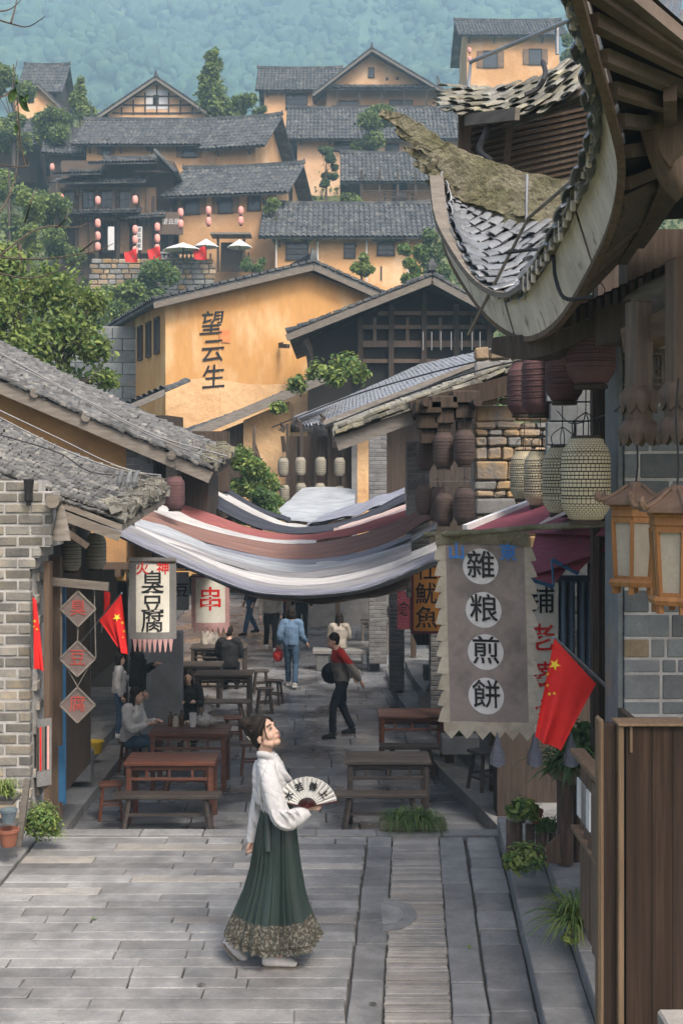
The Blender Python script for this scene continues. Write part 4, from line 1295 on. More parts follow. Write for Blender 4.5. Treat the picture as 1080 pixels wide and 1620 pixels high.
for (x0, y0, x1, y1) in ((97, 925, 97, 962), (150, 925, 150, 962), (97, 963, 97, 1040), (150, 963, 152, 1040), (124, 991, 123, 1014), (98, 1042, 123, 1086), (148, 1042, 123, 1086)):
    MB().tube([P(x0, y0, 12.02) - o_, P(x1, y1, 12.02) - o_], .006, 5).build('cord', m_wgrey, t)
# cloth cone and two dim lanterns under the eave
t = thing('hanging_cloth', 'grey folded cloth hanging from the log end under the brick shop eave', 'cloth', P(97, 800, 11.6))
MB().lathe([(.02, 0), (.035, -.03), (.06, -.15), (.09, -.32)] , 14).build('drape', m_wgrey, t, 30)
t.scale = (1, .5, 1)
# second left house: tiled verge roof over orange wall
t = thing('orange_gable_house', 'orange mud house with long tiled verge behind the brick shop', 'house', (-4.5, 18, ZS), 0, 'shops on the left side of the street')
o_ = V((-4.5, 18, ZS))
a = P(-90, 560, 18) - o_; b = P(-60, 516, 21.5) - o_; c = P(366, 719, 20.0) - o_; d = P(335, 742, 18) - o_
fn = patch(b, a, d, c, .06)
roof_bed(t, fn, m_wdark, .08, -.06)
tile_roof(t, fn, 16, 46, m_tile, 300, jit=.24, hk=1.0, tilt=.15, lk=1.4, order=lambda q: -q[0] - q[1] * .1)
for k in range(44):
    f = (k + .5) / 44
    o = MB().box((0, 0, 0), (.19, .24, .05), None, .01).build('verge_tile', m_tile, t); o.location = a.lerp(d, f) + V((0, -.08, .03)); o.rotation_euler = (rnd.uniform(-.15, .15), R(27) + rnd.uniform(-.2, .2), rnd.uniform(-.2, .2))
m = MB()
for k in range(90):
    u, v = rnd.random(), 1 - abs(rnd.gauss(0, .02))
    m.box(V(fn(u, min(v, 1))) + V((0, 0, rnd.uniform(0, .12))), (.16, .03, .1), Matrix.Rotation(rnd.uniform(-.5, .5), 3, 'Z') @ Matrix.Rotation(rnd.uniform(-.6, .6), 3, 'X'), .005)
tag(m.build('eave_tiles', m_tilem, t), kind='stuff')
MB().bar(a + V((0, -.12, -.12)), d + V((0, -.12, -.12)), .06, .17).build('verge_board', m_wgrey, t)
m_mudsh = mat('aged_orange_wall', (.50, .28, .115), .95, (.38, .21, .09), s=.8, bump=.6, bs=6, bd=.04, c3=(.28, .17, .09), s3=.9, lo3=.5, hi3=.7)
MB().poly([P(-90, 900, 18.4) - o_, P(200, 900, 18.4) - o_, P(200, 690, 18.4) - o_, P(-90, 572, 18.4) - o_], (0, 2.5, 0)).build('wall', m_mudsh, t)
for px, py in ((55, 622), (136, 660), (272, 720)):
    MB().tube([P(px, py, 17.8) - o_, P(px, py, 19) - o_], .065, 12).build('purlin_end', m_wgrey, t)
p0, p1 = P(199, 0, 18.2) - o_, P(243, 0, 18.2) - o_
brick_pier(t, p0.x, p1.x, .2, P(0, 800, 18.2).z - ZS, P(0, 692, 18.2).z - ZS, m_brickG, .085, .5, .2)
MB().poly([P(244, 900, 18.6) - o_, P(330, 900, 18.6) - o_, P(330, 752, 18.6) - o_, P(244, 715, 18.6) - o_], (0, 1.5, 0)).build('dark_wall', m_wdark, t)
MB().box(P(273, 745, 18.2) - o_, (.16, .2, .9)).build('hanging_post', m_wgrey, t)
MB().box(P(320, 730, 21) - o_, (.9, .2, 1.0)).build('far_wall', m_wdark, t)
# big round lantern seen behind the front eave
# street-level shop front on the left
t = thing('left_shopfront', 'dark open shop front behind the left hand tables', 'shop', (-3.6, 17, ZS), 0, 'shops on the left side of the street')
o_ = V((-3.6, 17, ZS))
p0, p1 = P(114, 0, 17) - o_, P(137, 0, 17) - o_
brick_pier(t, p0.x, p1.x, 0, .2, 2.6, m_brickL, .09, .35, .21)
MB().box((p0.x + .12, -.06, .42), (.34, .24, .42), None, .02).build('pier_foot', m_kerb, t)
MB().box((p0.x - .14, .1, 1.7), (.12, .14, 3.2)).build('post', m_wbrown, t)
MB().box((-1.9, 6, 1.9), (.4, 14, 4.2)).build('back_wall', m_wdark, t)
MB().box((-.6, 9, 3.4), (3.0, 13, .2)).build('ceiling', m_wdark, t)
for y, x in ((2.5, -.35), (5.0, -.2), (7.6, -.05)):
    MB().box((x, y, 1.6), (.16, .16, 3.4)).build('post', m_wdark, t)
MB().box((.1, 1.2, 3.0), (.9, .1, .1)).box((.4, 2.6, 2.9), (.08, 3, .1)).build('beam', m_wbrown, t)
MB().box((.8, 2.8, 1.0), (.62, .35, 1.7), None, .01).build('grey_partition', mat('grey_partition', (.24, .25, .26), .7, bump=.1), t)
m_amber = mat('amber_panel', (.55, .33, .12), .6, bump=.1)
for px, py in ((172, 885), (193, 905), (195, 868)):
    c = P(px, py, 18.5) - o_
    m = MB().box(c, (.18, .06, .3)); l_ = m.build('lattice_panel', m_wdark, t)
    MB().box(c + V((0, -.035, 0)), (.13, .02, .24)).build('paper', m_amber, l_)
# yellow basin
t = thing('yellow_basin', 'yellow plastic basin on the step by the brick pier', 'basin', GP(148, 1192, ZS + .28) + V((0, 0, .005)))
m_plast = mat('yellow_plastic', (.62, .42, .03), .4, bump=0)
MB().lathe([(0, 0), (.11, 0), (.15, .16), (.165, .165), (.165, .175), (.14, .165), (.1, .02), (0, .015)], 18).build('bowl', m_plast, t, 40)
t.scale = (1, .8, 1)
# ---------------------------------------------------------------- cloth canopies slung over the street
m_cl = {}
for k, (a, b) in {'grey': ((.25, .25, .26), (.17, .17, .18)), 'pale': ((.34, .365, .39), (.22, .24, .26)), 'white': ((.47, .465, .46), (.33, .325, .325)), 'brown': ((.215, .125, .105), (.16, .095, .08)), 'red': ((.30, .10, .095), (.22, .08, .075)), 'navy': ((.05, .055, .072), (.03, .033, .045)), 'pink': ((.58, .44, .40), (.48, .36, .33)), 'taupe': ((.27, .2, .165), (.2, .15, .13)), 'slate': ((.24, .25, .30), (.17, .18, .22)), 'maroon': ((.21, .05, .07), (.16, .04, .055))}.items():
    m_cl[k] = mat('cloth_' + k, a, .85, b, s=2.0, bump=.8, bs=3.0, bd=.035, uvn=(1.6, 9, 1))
def strip(label, lower, upper, D0, D1, mt, name='canopy_cloth_or_shade_strip', folds=2.2, amp=.05, n=64, th=.008, group='cloth canopies slung across the street'):
    lo = [P(x, y, lerp(*D0, k / (len(lower) - 1)) if isinstance(D0, tuple) else D0) for k, (x, y) in enumerate(lower)]
    up = [P(x, y, lerp(*D1, k / (len(upper) - 1)) if isinstance(D1, tuple) else D1) for k, (x, y) in enumerate(upper)]
    lo, up = path(lo, n), path(up, n)
    def f(u, v):
        p = ev(lo, u).lerp(ev(up, u), v)
        b = math.sin(math.pi * v)
        e_ = (.45 + abs(2 * u - 1))
        p.z += .6 * amp * b * math.sin(folds * 2 * math.pi * v + 2.3 * u + D_seed) + .3 * amp * e_ * math.sin(26 * v + 9 * u + 3 * noise.noise(V((u * 3, v * 2, D_seed)))) + .25 * amp * noise.noise(V((u * 9, v * 14, D_seed)))
        p.z -= .05 * (1 - v) * noise.noise(V((u * 4, 0, D_seed)))
        p.y += .5 * amp * math.sin(7 * v + 3 * u)
        return p
    D_seed = rnd.random() * 6
    o = MB().slab(f, n, 24, th).build(name, mt, None, 80)
    return tag(o, label, 'cloth canopy', group)
strip('taupe brown cloth, lowest in the sag of the canopy', [(330, 915), (420, 948), (500, 953), (580, 945), (645, 930)], [(330, 905), (420, 938), (500, 941), (580, 928), (650, 905)], 14.6, 15.2, m_cl['taupe'])
strip('plain grey cloth along the front edge of the canopy', [(110, 805), (200, 852), (300, 905), (400, 938), (500, 944), (600, 926), (692, 890)], [(120, 790), (215, 838), (310, 883), (400, 918), (500, 926), (600, 908), (694, 872)], 14.4, 15.0, m_cl['grey'], amp=.07)
strip('broad white cloth second from the front of the canopy', [(200, 850), (300, 890), (400, 920), (500, 930), (600, 911), (690, 873)], [(215, 832), (310, 872), (400, 902), (500, 912), (600, 893), (690, 858)], 15.0, 15.7, m_cl['white'], amp=.05)
strip('second grey cloth, just behind the front white cloth', [(180, 838), (270, 866), (360, 895), (460, 917), (560, 907), (650, 880)], [(190, 828), (270, 852), (360, 884), (460, 904), (560, 893), (650, 864)], 15.5, 16.0, m_cl['grey'], amp=.05)
strip('pale blue grey cloth below the wide brown one', [(205, 838), (270, 858), (360, 886), (470, 905), (560, 897), (650, 870)], [(222, 822), (270, 838), (360, 872), (470, 890), (560, 883), (650, 854)], 16.0, 16.6, m_cl['pale'], amp=.05)
strip('thin charcoal strip standing in for shadow between the front grey and white cloths', [(190, 850), (300, 893), (400, 924), (500, 934), (600, 916), (690, 880)], [(200, 844), (300, 886), (400, 917), (500, 928), (600, 910), (690, 873)], 14.9, 15.1, m_cl['navy'], amp=.02, folds=.6)  # dark strip added as the shadow in the gap between two cloths
strip('thin charcoal strip standing in for shadow just below the pale blue grey cloth', [(200, 846), (290, 872), (370, 897), (460, 916), (560, 906), (650, 879)], [(205, 841), (290, 866), (370, 891), (460, 911), (560, 901), (650, 873)], 15.9, 16.05, m_cl['navy'], amp=.02, folds=.6)  # added shadow line beneath the pale cloth, drawn as a dark strip
strip('dark grey strip standing in for shadow under the wide brown cloth', [(215, 832), (290, 857), (380, 880), (470, 893), (560, 884), (650, 854)], [(222, 824), (290, 850), (380, 873), (470, 886), (560, 876), (650, 846)], 16.45, 16.65, m_cl['slate'], amp=.03, folds=1.0)  # shade between the pale and brown cloths, put in as a strip
strip('second slate strip, added as shade in the front fold of the canopy', [(150, 830), (240, 872), (340, 915), (430, 940), (520, 942), (610, 921), (690, 884)], [(160, 822), (250, 864), (345, 905), (430, 931), (520, 934), (610, 913), (690, 876)], 14.3, 14.5, m_cl['slate'], amp=.04, folds=1.4)  # thin strip added to draw the shade of the front fold
strip('thin white cloth under the right end of the wide brown one', [(500, 893), (560, 888), (620, 872), (690, 838)], [(500, 888), (560, 880), (620, 862), (690, 826)], 16.4, 16.9, m_cl['white'], amp=.03)
strip('wide brown cloth across the middle of the canopy', [(215, 825), (290, 850), (380, 875), (470, 887), (560, 876), (630, 850), (690, 818)], [(228, 806), (290, 828), (380, 850), (470, 860), (560, 848), (630, 824), (690, 795)], 16.7, 17.4, m_cl['brown'], amp=.04)
strip('narrow white cloth at the left behind the wide brown one', [(240, 815), (290, 836), (350, 852), (430, 862), (500, 862)], [(256, 800), (300, 818), (360, 838), (430, 853), (500, 856)], 17.4, 18.0, m_cl['white'], amp=.04)
strip('mauve brown cloth above the narrow white one', [(255, 806), (330, 832), (400, 852), (470, 858), (540, 850), (610, 830), (680, 806)], [(268, 792), (330, 812), (400, 836), (470, 846), (540, 838), (610, 818), (680, 794)], 18.0, 18.6, m_cl['red'], amp=.04)
strip('pale pink cloth at the right end of the canopy', [(520, 845), (580, 832), (640, 812), (690, 796)], [(535, 835), (580, 820), (630, 802), (690, 782)], 18.8, 19.6, m_cl['pink'], amp=.04)
strip('black cloth at the back of the canopy', [(285, 768), (330, 800), (400, 832), (470, 845), (550, 835), (640, 796)], [(296, 756), (345, 786), (410, 818), (470, 834), (550, 824), (640, 782)], 19.8, 20.5, m_cl['navy'], amp=.06)
strip('white cloth at the back left of the canopy', [(300, 760), (350, 790), (410, 822), (450, 836), (500, 838)], [(306, 752), (360, 782), (420, 814), (455, 828), (500, 832)], 20.6, 21.0, m_cl['white'], amp=.04)
strip('narrow black cloth rearmost at the left of the canopy', [(310, 758), (352, 782), (410, 812), (460, 826)], [(318, 750), (360, 772), (410, 802), (460, 820)], 21.0, 21.3, m_cl['navy'], amp=.03)
strip('slate grey cloth at the back right below the small lanterns', [(485, 832), (540, 818), (600, 800), (640, 790)], [(520, 815), (560, 800), (600, 786), (640, 778)], 20.8, 22.5, m_cl['slate'], amp=.1)
strip('white pitched awning under the small lanterns', [(425, 820), (470, 824), (520, 823), (560, 815)], [(478, 772), (505, 770), (535, 771), (562, 774)], 26.0, 28.6, m_cl['pale'], amp=.015, name='awning')
# ---------------------------------------------------------------- right foreground: flying eave, second eave, pier, lanterns, banner
def warp_mesh(o, fn):
    for v in o.data.vertices: v.co = fn(v.co)
def wtext(name, s_, size, mt, parent, M, fn, bold=0.0, shear=0.0):
    o = text(name, s_, size, mt, parent, Matrix.Identity(4), bold, .001, shear)
    o.data.transform(M)
    warp_mesh(o, fn)
    return o
t = thing('flying_eave_roof', 'big upswept wooden eave with white fascia board and curved grey tiles, upper right', 'eave', P(830, 533, 8.1), 0, None)
o_ = P(830, 533, 8.1)
BP = [(690, 316, 9.3), (704, 395, 9.05), (743, 465, 8.75), (785, 513, 8.4), (832, 533, 8.05), (880, 505, 7.6), (925, 432, 7.1), (962, 350, 6.6), (976, 262, 6.15), (960, 180, 5.75), (935, 95, 5.35), (908, 0, 5.0), (885, -90, 4.7)]
NB = 60
bot = [p - o_ for p in path([P(*q) for q in BP], NB)]
def rowk(u): return ev(bot, u)
def topk(u):
    k = max(0, min(1, u / .42))
    return rowk(u) + V(((-.105 + .03 * u) * k, -.02, .14 + .13 * k - .05 * max(0, u - .6)))
def inn(u):   # inner end of the rafters
    return V((2.15 - .05 * u, lerp(8.9, 6.25, min(1, u * 1.15)), 4.95)) - o_
# fascia boards in four lengths
cuts = [0, .30, .52, .74, 1]
for a, b in zip(cuts, cuts[1:]):
    m = MB()
    n = 16
    def fz(u, v, off=0.0):
        k = lerp(a + .002, b - .002, u)
        return rowk(k).lerp(topk(k), v)
    f0 = [[fz(i / n, j / 2) for i in range(n + 1)] for j in range(3)]
    nrm = V((.035, .012, .01))
    for j in range(2):
        for i in range(n):
            m.quad(f0[j][i], f0[j][i + 1], f0[j + 1][i + 1], f0[j + 1][i])
            m.quad(f0[j][i] + nrm, f0[j + 1][i] + nrm, f0[j + 1][i + 1] + nrm, f0[j][i + 1] + nrm)
    for i in range(n):
        m.quad(f0[0][i], f0[0][i] + nrm, f0[0][i + 1] + nrm, f0[0][i + 1]); m.quad(f0[2][i], f0[2][i + 1], f0[2][i + 1] + nrm, f0[2][i] + nrm)
    m.build('fascia_board', m_fascia, t)
m = MB(); m.sweep([rowk(k / 60) + V((.02, .0, -.015)) for k in range(61)], .04, .035); m.build('fascia_trim', m_wbrown, t)
# soffit boards and rafters
m_wraf = mat('rafter_wood', (.15, .115, .09), .8, (.09, .07, .055), s=3, bump=.4, bs=10, rv=.15)
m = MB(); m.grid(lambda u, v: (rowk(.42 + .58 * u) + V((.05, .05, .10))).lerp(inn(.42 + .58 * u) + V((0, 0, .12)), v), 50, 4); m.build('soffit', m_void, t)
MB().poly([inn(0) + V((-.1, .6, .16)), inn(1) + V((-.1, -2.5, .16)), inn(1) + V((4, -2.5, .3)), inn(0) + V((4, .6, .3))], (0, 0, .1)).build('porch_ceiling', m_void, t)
for k, u in enumerate([.42 + .014 * q for q in range(14)] + [.63 + .05 * q for q in range(8)]):
    a, b = rowk(u) + V((.05, .03, .035)), inn(min(1, u + .03 * math.sin(k))) + V((0, 0, .06))
    MB().bar(a, b, .04 + .015 * (u > .62), .06).build('rafter', m_wraf, t)
for f in (.42, .55):
    m = MB(); m.sweep([rowk(.44 + .4 * k / 20).lerp(inn(.44 + .4 * k / 20), f) + V((0, 0, -.02)) for k in range(21)], .06, .08); m.build('purlin', m_wbrown, t)
# tiles of the roof, running up from the eave
INL = [p - o_ for p in path([P(*q) for q in ((692, 316, 9.32), (716, 314, 9.36), (748, 324, 9.36), (782, 336, 9.32), (828, 352, 9.25), (872, 352, 9.1), (960, 330, 8.8), (1040, 270, 8.4), (1080, 180, 7.9), (1090, 80, 7.3), (1060, -20, 6.6), (1010, -100, 5.9), (960, -150, 5.3))], 60)]
def rfn(u, v):
    e = topk(u) + V((.06, .03, .06))
    q = e.lerp(ev(INL, u), 1 - v)
    q.z += -.10 * math.sin(math.pi * (1 - v)) * min(1, u * 3)
    return q
roof_bed(t, rfn, m_wdark, .03, -.05, edges=False)
tile_roof(t, rfn, 60, 8, m_tilewet, 300, jit=.1, wk=1.5, lk=1.2, lift=.02, hk=.55, tilt=.1, order=lambda q: -q[1])
m_tend = mat('lime_grey_tile_end', (.34, .33, .31), .7, (.22, .215, .2), s=20, bump=.5, bs=50)
TE = None
for k in range(62):     # round tile ends along the near half of the eave
    u = .37 + .62 * k / 61
    p = topk(u) + V((-.02, -.02, .085))
    d = (topk(min(1, u + .01)) - topk(max(0, u - .01))).normalized()
    o = MB().tube([V((0, -.05, 0)), V((0, .03, 0))], .03, 10).build('tile_end', m_tend, t, 40) if TE is None else link('tile_end', TE, t)
    TE = o.data
    o.location = p; o.rotation_euler = (.3, 0, math.atan2(d.y, d.x) + math.pi)
m = MB(); m.sweep([topk(k / 50) + V((-.005, -.01, .02)) for k in range(51)], .10, .035); m.build('eave_batten', m_wgrey, t)
m = MB()
for k in range(44):     # white lime drips under the tile ends
    u = .38 + .6 * k / 44
    p = topk(u) + V((-.04, -.04, .02))
    m.box(p, (.03, .02, rnd.uniform(.06, .17)), rnd.random(), .006)
tag(m.build('lime_drips', m_fascia, t), kind='stuff')
# hip beam and dark bracket under the lowest corner
MB().sweep(path([P(797, 548, 8.4) - o_, P(860, 548, 8.1) - o_, P(950, 505, 7.9) - o_, P(1090, 450, 7.6) - o_], 12), .22, [.10, .13, .15, .16, .17, .18, .18, .18, .18, .18, .18, .18]).build('hip_beam', m_wdark, t)
for k in range(14): MB().box(P(900 + k * 13, 505 - k * 6.2, 7.7) - o_, (.03, .12, .1), .3).build('dentil', m_wdark, t)
# black conduit looping over the fascia
cb = thing('power_cable', 'black cable looping over the white fascia board of the flying eave', 'cable', o_)
MB().tube(path([P(800, 400, 8.2) - o_, P(845, 395, 7.9) - o_, P(872, 402, 7.4) - o_, P(878, 440, 7.3) - o_, P(893, 472, 7.2) - o_, P(935, 470, 7.1) - o_], 24), .012, 6).build('sheath', m_wire, cb)
cb = thing('stay_pole', 'thin weathered pole slanting down from the tiled eave', 'pole', o_)
MB().tube([P(905, 285, 7.0) - o_, P(835, 345, 8.0) - o_, P(740, 530, 8.6) - o_], .012, 6).build('shaft', m_wgrey, cb)
# mossy ridge with upturned end
rg = thing('ridge_horn', 'mossy layered ridge ending in an upturned horn', 'roof ridge', P(800, 300, 9.3))
ro = P(800, 300, 9.3)
lays = [([(604, 180), (648, 200), (702, 240), (770, 272), (850, 296), (940, 310)], .11, [.05, .10, .13, .15, .15, .15]),
        ([(628, 208), (665, 228), (712, 262), (770, 292), (850, 312), (940, 326)], .15, [.03, .09, .12, .13, .13, .12]),
        ([(648, 238), (680, 258), (720, 284), (775, 306), (850, 326), (940, 342)], .19, [.03, .08, .11, .12, .12, .12]),
        ([(664, 262), (692, 278), (726, 302), (778, 320), (850, 338), (940, 356)], .22, [.03, .07, .12, .15, .14, .12]),
        ([(684, 290), (706, 304), (740, 322), (790, 340), (850, 352), (940, 372)], .2, [.02, .06, .14, .15, .10, .1])]
for pts, wd_, hs in lays:
    q = [P(x, y, 9.55 - .35 * k / 5) - ro for k, (x, y) in enumerate(pts)]
    pp = path(q, 46)
    hh = [ev([V((h_, 0, 0)) for h_ in hs], k / 45).x * (1 + .25 * noise.noise(V((k * .5, wd_ * 30, 2)))) for k in range(46)]
    ww = [wd_ * (1 + .3 * noise.noise(V((k * .37, wd_ * 50, 7)))) for k in range(46)]
    MB().sweep(pp, ww, hh, jit=.009).build('ridge_course', m_moss, rg)
MB().tube([P(832, 352, 9.0) - ro, P(833, 276, 9.0) - ro], .012, 6).build('rod', m_metal, rg)
# second eave above and behind
t = thing('upper_eave', 'upper roof eave with mossy overlapping tiles above dark louvred boards', 'eave', P(820, 200, 10.5))
o_ = P(820, 200, 10.5)
fn = patch(P(720, 140, 11.2) - o_, P(930, 82, 10.0) - o_, P(930, 136, 9.2) - o_, P(716, 170, 10.4) - o_)
def fn2(u, v): return fn(u, v) + V((0, 0, -.12 * math.sin(math.pi * u)))
roof_bed(t, fn2, m_wgrey, .05, -.04, edges=False)
tile_roof(t, fn2, 17, 6, m_tilem, 300, jit=.22, wk=1.4, lk=1.35, lift=.025, hk=.5, tilt=.12)
for (a, b) in (((738, 190), (818, 180)), ((800, 172), (925, 136)), ((812, 192), (925, 152))):
    MB().bar(P(*a, 10.2) - o_, P(*b, 9.4) - o_, .04, .09).build('eave_board', m_wgrey, t)
MB().box(P(734, 215, 10.5) - o_, (.1, .1, .6)).build('corner_post', m_wbrown, t)
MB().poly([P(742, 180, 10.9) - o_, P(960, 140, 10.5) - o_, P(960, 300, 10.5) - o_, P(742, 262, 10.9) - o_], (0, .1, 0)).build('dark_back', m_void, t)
for k in range(13):
    y0 = 192 + k * 9.5
    MB().bar(P(742, y0 + 12, 10.7) - o_, P(960, y0 - 36, 10.2) - o_, .05, .022).build('louvre', m_wbrown, t)
MB().bar(P(806, 195, 10.3) - o_, P(800, 268, 10.5) - o_, .05).build('post', m_wbrown, t)
pp = thing('roof_pipe', 'thin grey lightning pipe running up over the upper eave', 'pipe', o_)
MB().tube([P(740, 138, 10.8) - o_, P(744, 98, 10.8) - o_, P(905, 30, 9.8) - o_], .017, 8).build('pipe', m_metal, pp)
MB().tube([P(881, 40, 10.0) - o_, P(881, 86, 10.0) - o_], .016, 6).build('stand', m_metal, pp)
pp = thing('eave_conduit', 'dark bent conduit at the corner of the upper eave', 'conduit', o_)
MB().tube(path([P(772, 172, 10.0) - o_, P(770, 205, 10.0) - o_, P(758, 238, 10.0) - o_, P(778, 256, 9.9) - o_], 14), .028, 8).build('conduit', m_wire, pp)
MB().tube(path([P(858, 98, 9.8) - o_, P(862, 118, 9.5) - o_, P(850, 140, 9.5) - o_, P(830, 150, 9.5) - o_], 12), .02, 6).build('conduit', m_wire, pp)
# masonry pier of blue grey blocks at the right
t = thing('stone_pier', 'pier of large blue grey stone blocks with white joints behind the plank cabinet', 'stone pier', (2.25, 8, .24))
x0 = P(985, 0, 8).x - 2.25
MB().box((x0 + .5, .2215, 1.95), (.98, .44, 4.1)).build('pier_core', m_mortar, t)
z = -.2; k = 0
while z < 4.0:
    hh = rnd.choice([.095, .155, .17, .13]); x = x0
    while x < .9:
        w_ = rnd.choice([.1, .17, .24, .3, .36])
        o = link('stone_block', brick_unit(w_ - .016, hh - .016, m_blockw if rnd.random() < .13 else m_block, .1), t, Matrix.Translation((x + w_ / 2, .046 + rnd.uniform(-.003, .003), z + hh / 2)))
        x += w_
    z += hh
MB().box((x0 - .012, .22, 1.85), (.03, .4, 3.9)).build('pier_side', m_block, t)
# wall behind the big lanterns
t = thing('shop_side_wall', 'dark wooden and grey stone shop wall behind the woven lanterns', 'wall', (2.3, 12, 0))
MB().box((.55, 0, 2.6), (.9, .3, 5.4)).build('wall', m_wdark, t)
z = 1.6
while z < 4.4:
    x = -.35 
    hh = rnd.choice([.14, .18, .22])
    while x < .3:
        w_ = rnd.uniform(.16, .4)
        link('stone_block', brick_unit(round(w_, 1) + .05, hh - .012, m_block, .1), t, Matrix.Translation((x + w_ / 2, -.2, z + hh / 2))); x += round(w_, 1) + .062
    z += hh
MB().box((-.1, -.02, 3.0), (.5, .2, 3.0)).build('wall_core', m_mortar, t)
for x in (P(940, 0, 9.5).x - 2.3, P(968, 0, 9.4).x - 2.3): MB().box((x, -2.5, 2.6), (.05, .1, 3.6)).build('post', m_wdark, t)
MB().box((-.1, -2.45, 2.8), (.55, .05, 3)).build('plank_panel', m_wbrown, t)
# log beams, hanging carved posts and fret panel
t = thing('porch_beams', 'timber porch frame with log beams and carved hanging posts at right', 'porch frame', P(1030, 500, 7.0))
o_ = P(1030, 500, 7.0)
MB().tube([P(1003, 487, 7.4) - o_, P(1040, 472, 7.2) - o_, P(1200, 400, 6.6) - o_], [.09, .105, .12], 16).build('log_beam', m_wgrey, t, 60)
MB().bar(P(1000, 540, 7.2) - o_, P(1140, 480, 6.6) - o_, .16, .14).build('tie_beam', m_whor, t)
MB().bar(P(955, 520, 7.6) - o_, P(1010, 505, 7.3) - o_, .14, .22).build('tie_beam', m_wdark, t)
MB().box(P(1032, 585, 7.3) - o_, (.13, .05, .24)).build('fret_frame', m_wbrown, t)
fr = MB()
for a, b in (((1024, 560), (1046, 560)), ((1024, 608), (1046, 608)), ((1026, 560), (1026, 608)), ((1046, 560), (1046, 608)), ((1032, 566), (1032, 600)), ((1032, 583), (1042, 583)), ((1040, 566), (1040, 590)), ((1034, 598), (1044, 598))):
    fr.bar(P(*a, 7.2) - o_, P(*b, 7.2) - o_, .012, .03, (0, 1, 0))
fr.build('fretwork', m_wgrey, t)
def hanging_post(px, top, bot_, D, wpx):
    s_ = D / F
    c = P(px, bot_, D) - o_
    L = (bot_ - top) * s_
    w_ = wpx * s_
    p_ = MB().box(c + V((0, 0, L * .5 + .1)), (w_ * .82, w_ * .82, L), R(20), .015).build('carved_post', m_wbrown, t)
    m = MB()
    for tier, (z, r) in enumerate(((.30, .62), (.12, .68))):
        for k in range(8):
            a = k * math.pi / 4 + tier * .4
            d = V((math.cos(a), math.sin(a), 0))
            pts = [c + V((0, 0, z * 1.0 + .03)) + d * w_ * .3, c + V((0, 0, z - .03)) + d * w_ * r, c + V((0, 0, z - .09)) + d * w_ * r * .92, c + V((0, 0, z - .125)) + d * w_ * r * 1.06]
            m.tube(path(pts, 7), [.02, .035, .042, .04, .03, .02, .006], 6, ry=[.01, .018, .02, .02, .016, .012, .004])
    m.ell(c + V((0, 0, .16)), (w_ * .55, w_ * .55, .16), 12, 8)
    m.build('lotus_carving', m_wbrown, p_, 50)
hanging_post(1010, 505, 704, 7.0, 42)
hanging_post(1073, 440, 702, 6.6, 42)
m = MB(); m.sweep(path([P(1110, 190, 6.0) - o_, P(1060, 170, 6.1) - o_, P(1034, 155, 6.2) - o_], 8), .2, [.5, .45, .36, .3, .24, .18, .14, .1]); m.build('corbel', m_wbrown, t)
m = MB(); m.tube(path([P(1040, 200, 6.1) - o_, P(1052, 240, 6.1) - o_, P(1068, 275, 6.1) - o_, P(1090, 300, 6.1) - o_], 8), .09, 8); m.build('corbel_scroll', m_wbrown, t, 60)
MB().box(V((4.2, 9.9, 3.4)) - o_, (4.0, .3, 3.4)).build('inner_wall', m_wdark, t)
# woven lanterns
m_cream = mat('cream_weave', (.60, .53, .37), .8, (.48, .42, .28), s=5, bump=.2, bs=60, uvbrick=(34, 30, .09, (.03, .025, .02)))
m_plum = mat('plum_weave', (.145, .075, .072), .85, (.10, .052, .052), s=5, bump=.3, bs=60, uvbrick=(40, 30, .07, (.04, .022, .024)))
m_plumd = mat('dusty_brown_weave', (.105, .075, .065), .85, (.07, .05, .045), s=5, bump=.3, bs=60, uvbrick=(36, 26, .06, (.03, .022, .02)))
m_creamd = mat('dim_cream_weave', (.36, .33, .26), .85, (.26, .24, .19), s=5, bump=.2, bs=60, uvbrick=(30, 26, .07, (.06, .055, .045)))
def woven_lantern(name, mt, r=.16, h=.54, hoop=m_black, base=m_wdark):
    t = thing(name, 'woven lantern', 'lantern')
    pr = [(r * .55, 0), (r * .72, .012), (r * .74, h * .05), (r * .92, h * .12), (r, h * .2), (r * 1.01, h * .5), (r, h * .78), (r * .92, h * .87), (r * .74, h * .94), (r * .72, h * .985), (r * .55, h)]
    sh = MB().lathe(pr, 28).build('shade', mt, t, 60)
    for k in range(1, 9):
        z = h * (.08 + .84 * k / 9)
        rr = r * (1.015 if .18 < z / h < .8 else .955)
        m = MB(); m.lathe([(rr, z - .003), (rr + .004, z), (rr, z + .003)], 28); m.build('hoop', hoop, sh, 60)
    MB().lathe([(0, -.03), (r * .66, -.03), (r * .7, -.012), (r * .6, .002), (0, .002)], 24).build('base_ring', base, t, 40)
    MB().lathe([(r * .6, h - .004), (r * .62, h + .015), (0, h + .02)], 20).build('collar', base, t, 40)
    m = MB()
    for k in range(4):
        a = k * math.pi / 2
        m.tube(path([(r * .5 * math.cos(a), r * .5 * math.sin(a), h + .01), (r * .55 * math.cos(a), r * .55 * math.sin(a), h + .1), (0, 0, h + .17)], 6), .004, 4)
    m.tube([(0, 0, h + .16), (0, 0, h + .34)], .004, 4)
    m.build('hanger', m_wire, t)
    return t
def place_lantern(proto, first, px, top, bottom, D, label, group, s=None, hproto=.54):
    k = (bottom - top) * D / F / hproto
    o = proto if first else again(proto, (0, 0, 0))
    o.location = P(px, bottom, D); o.scale = (k if s is None else s,) * 2 + (k,)
    return tag(o, label, 'lantern', group)
lc = woven_lantern('cream_lantern', m_cream)
g = 'cream woven lanterns along the right hand shop front'
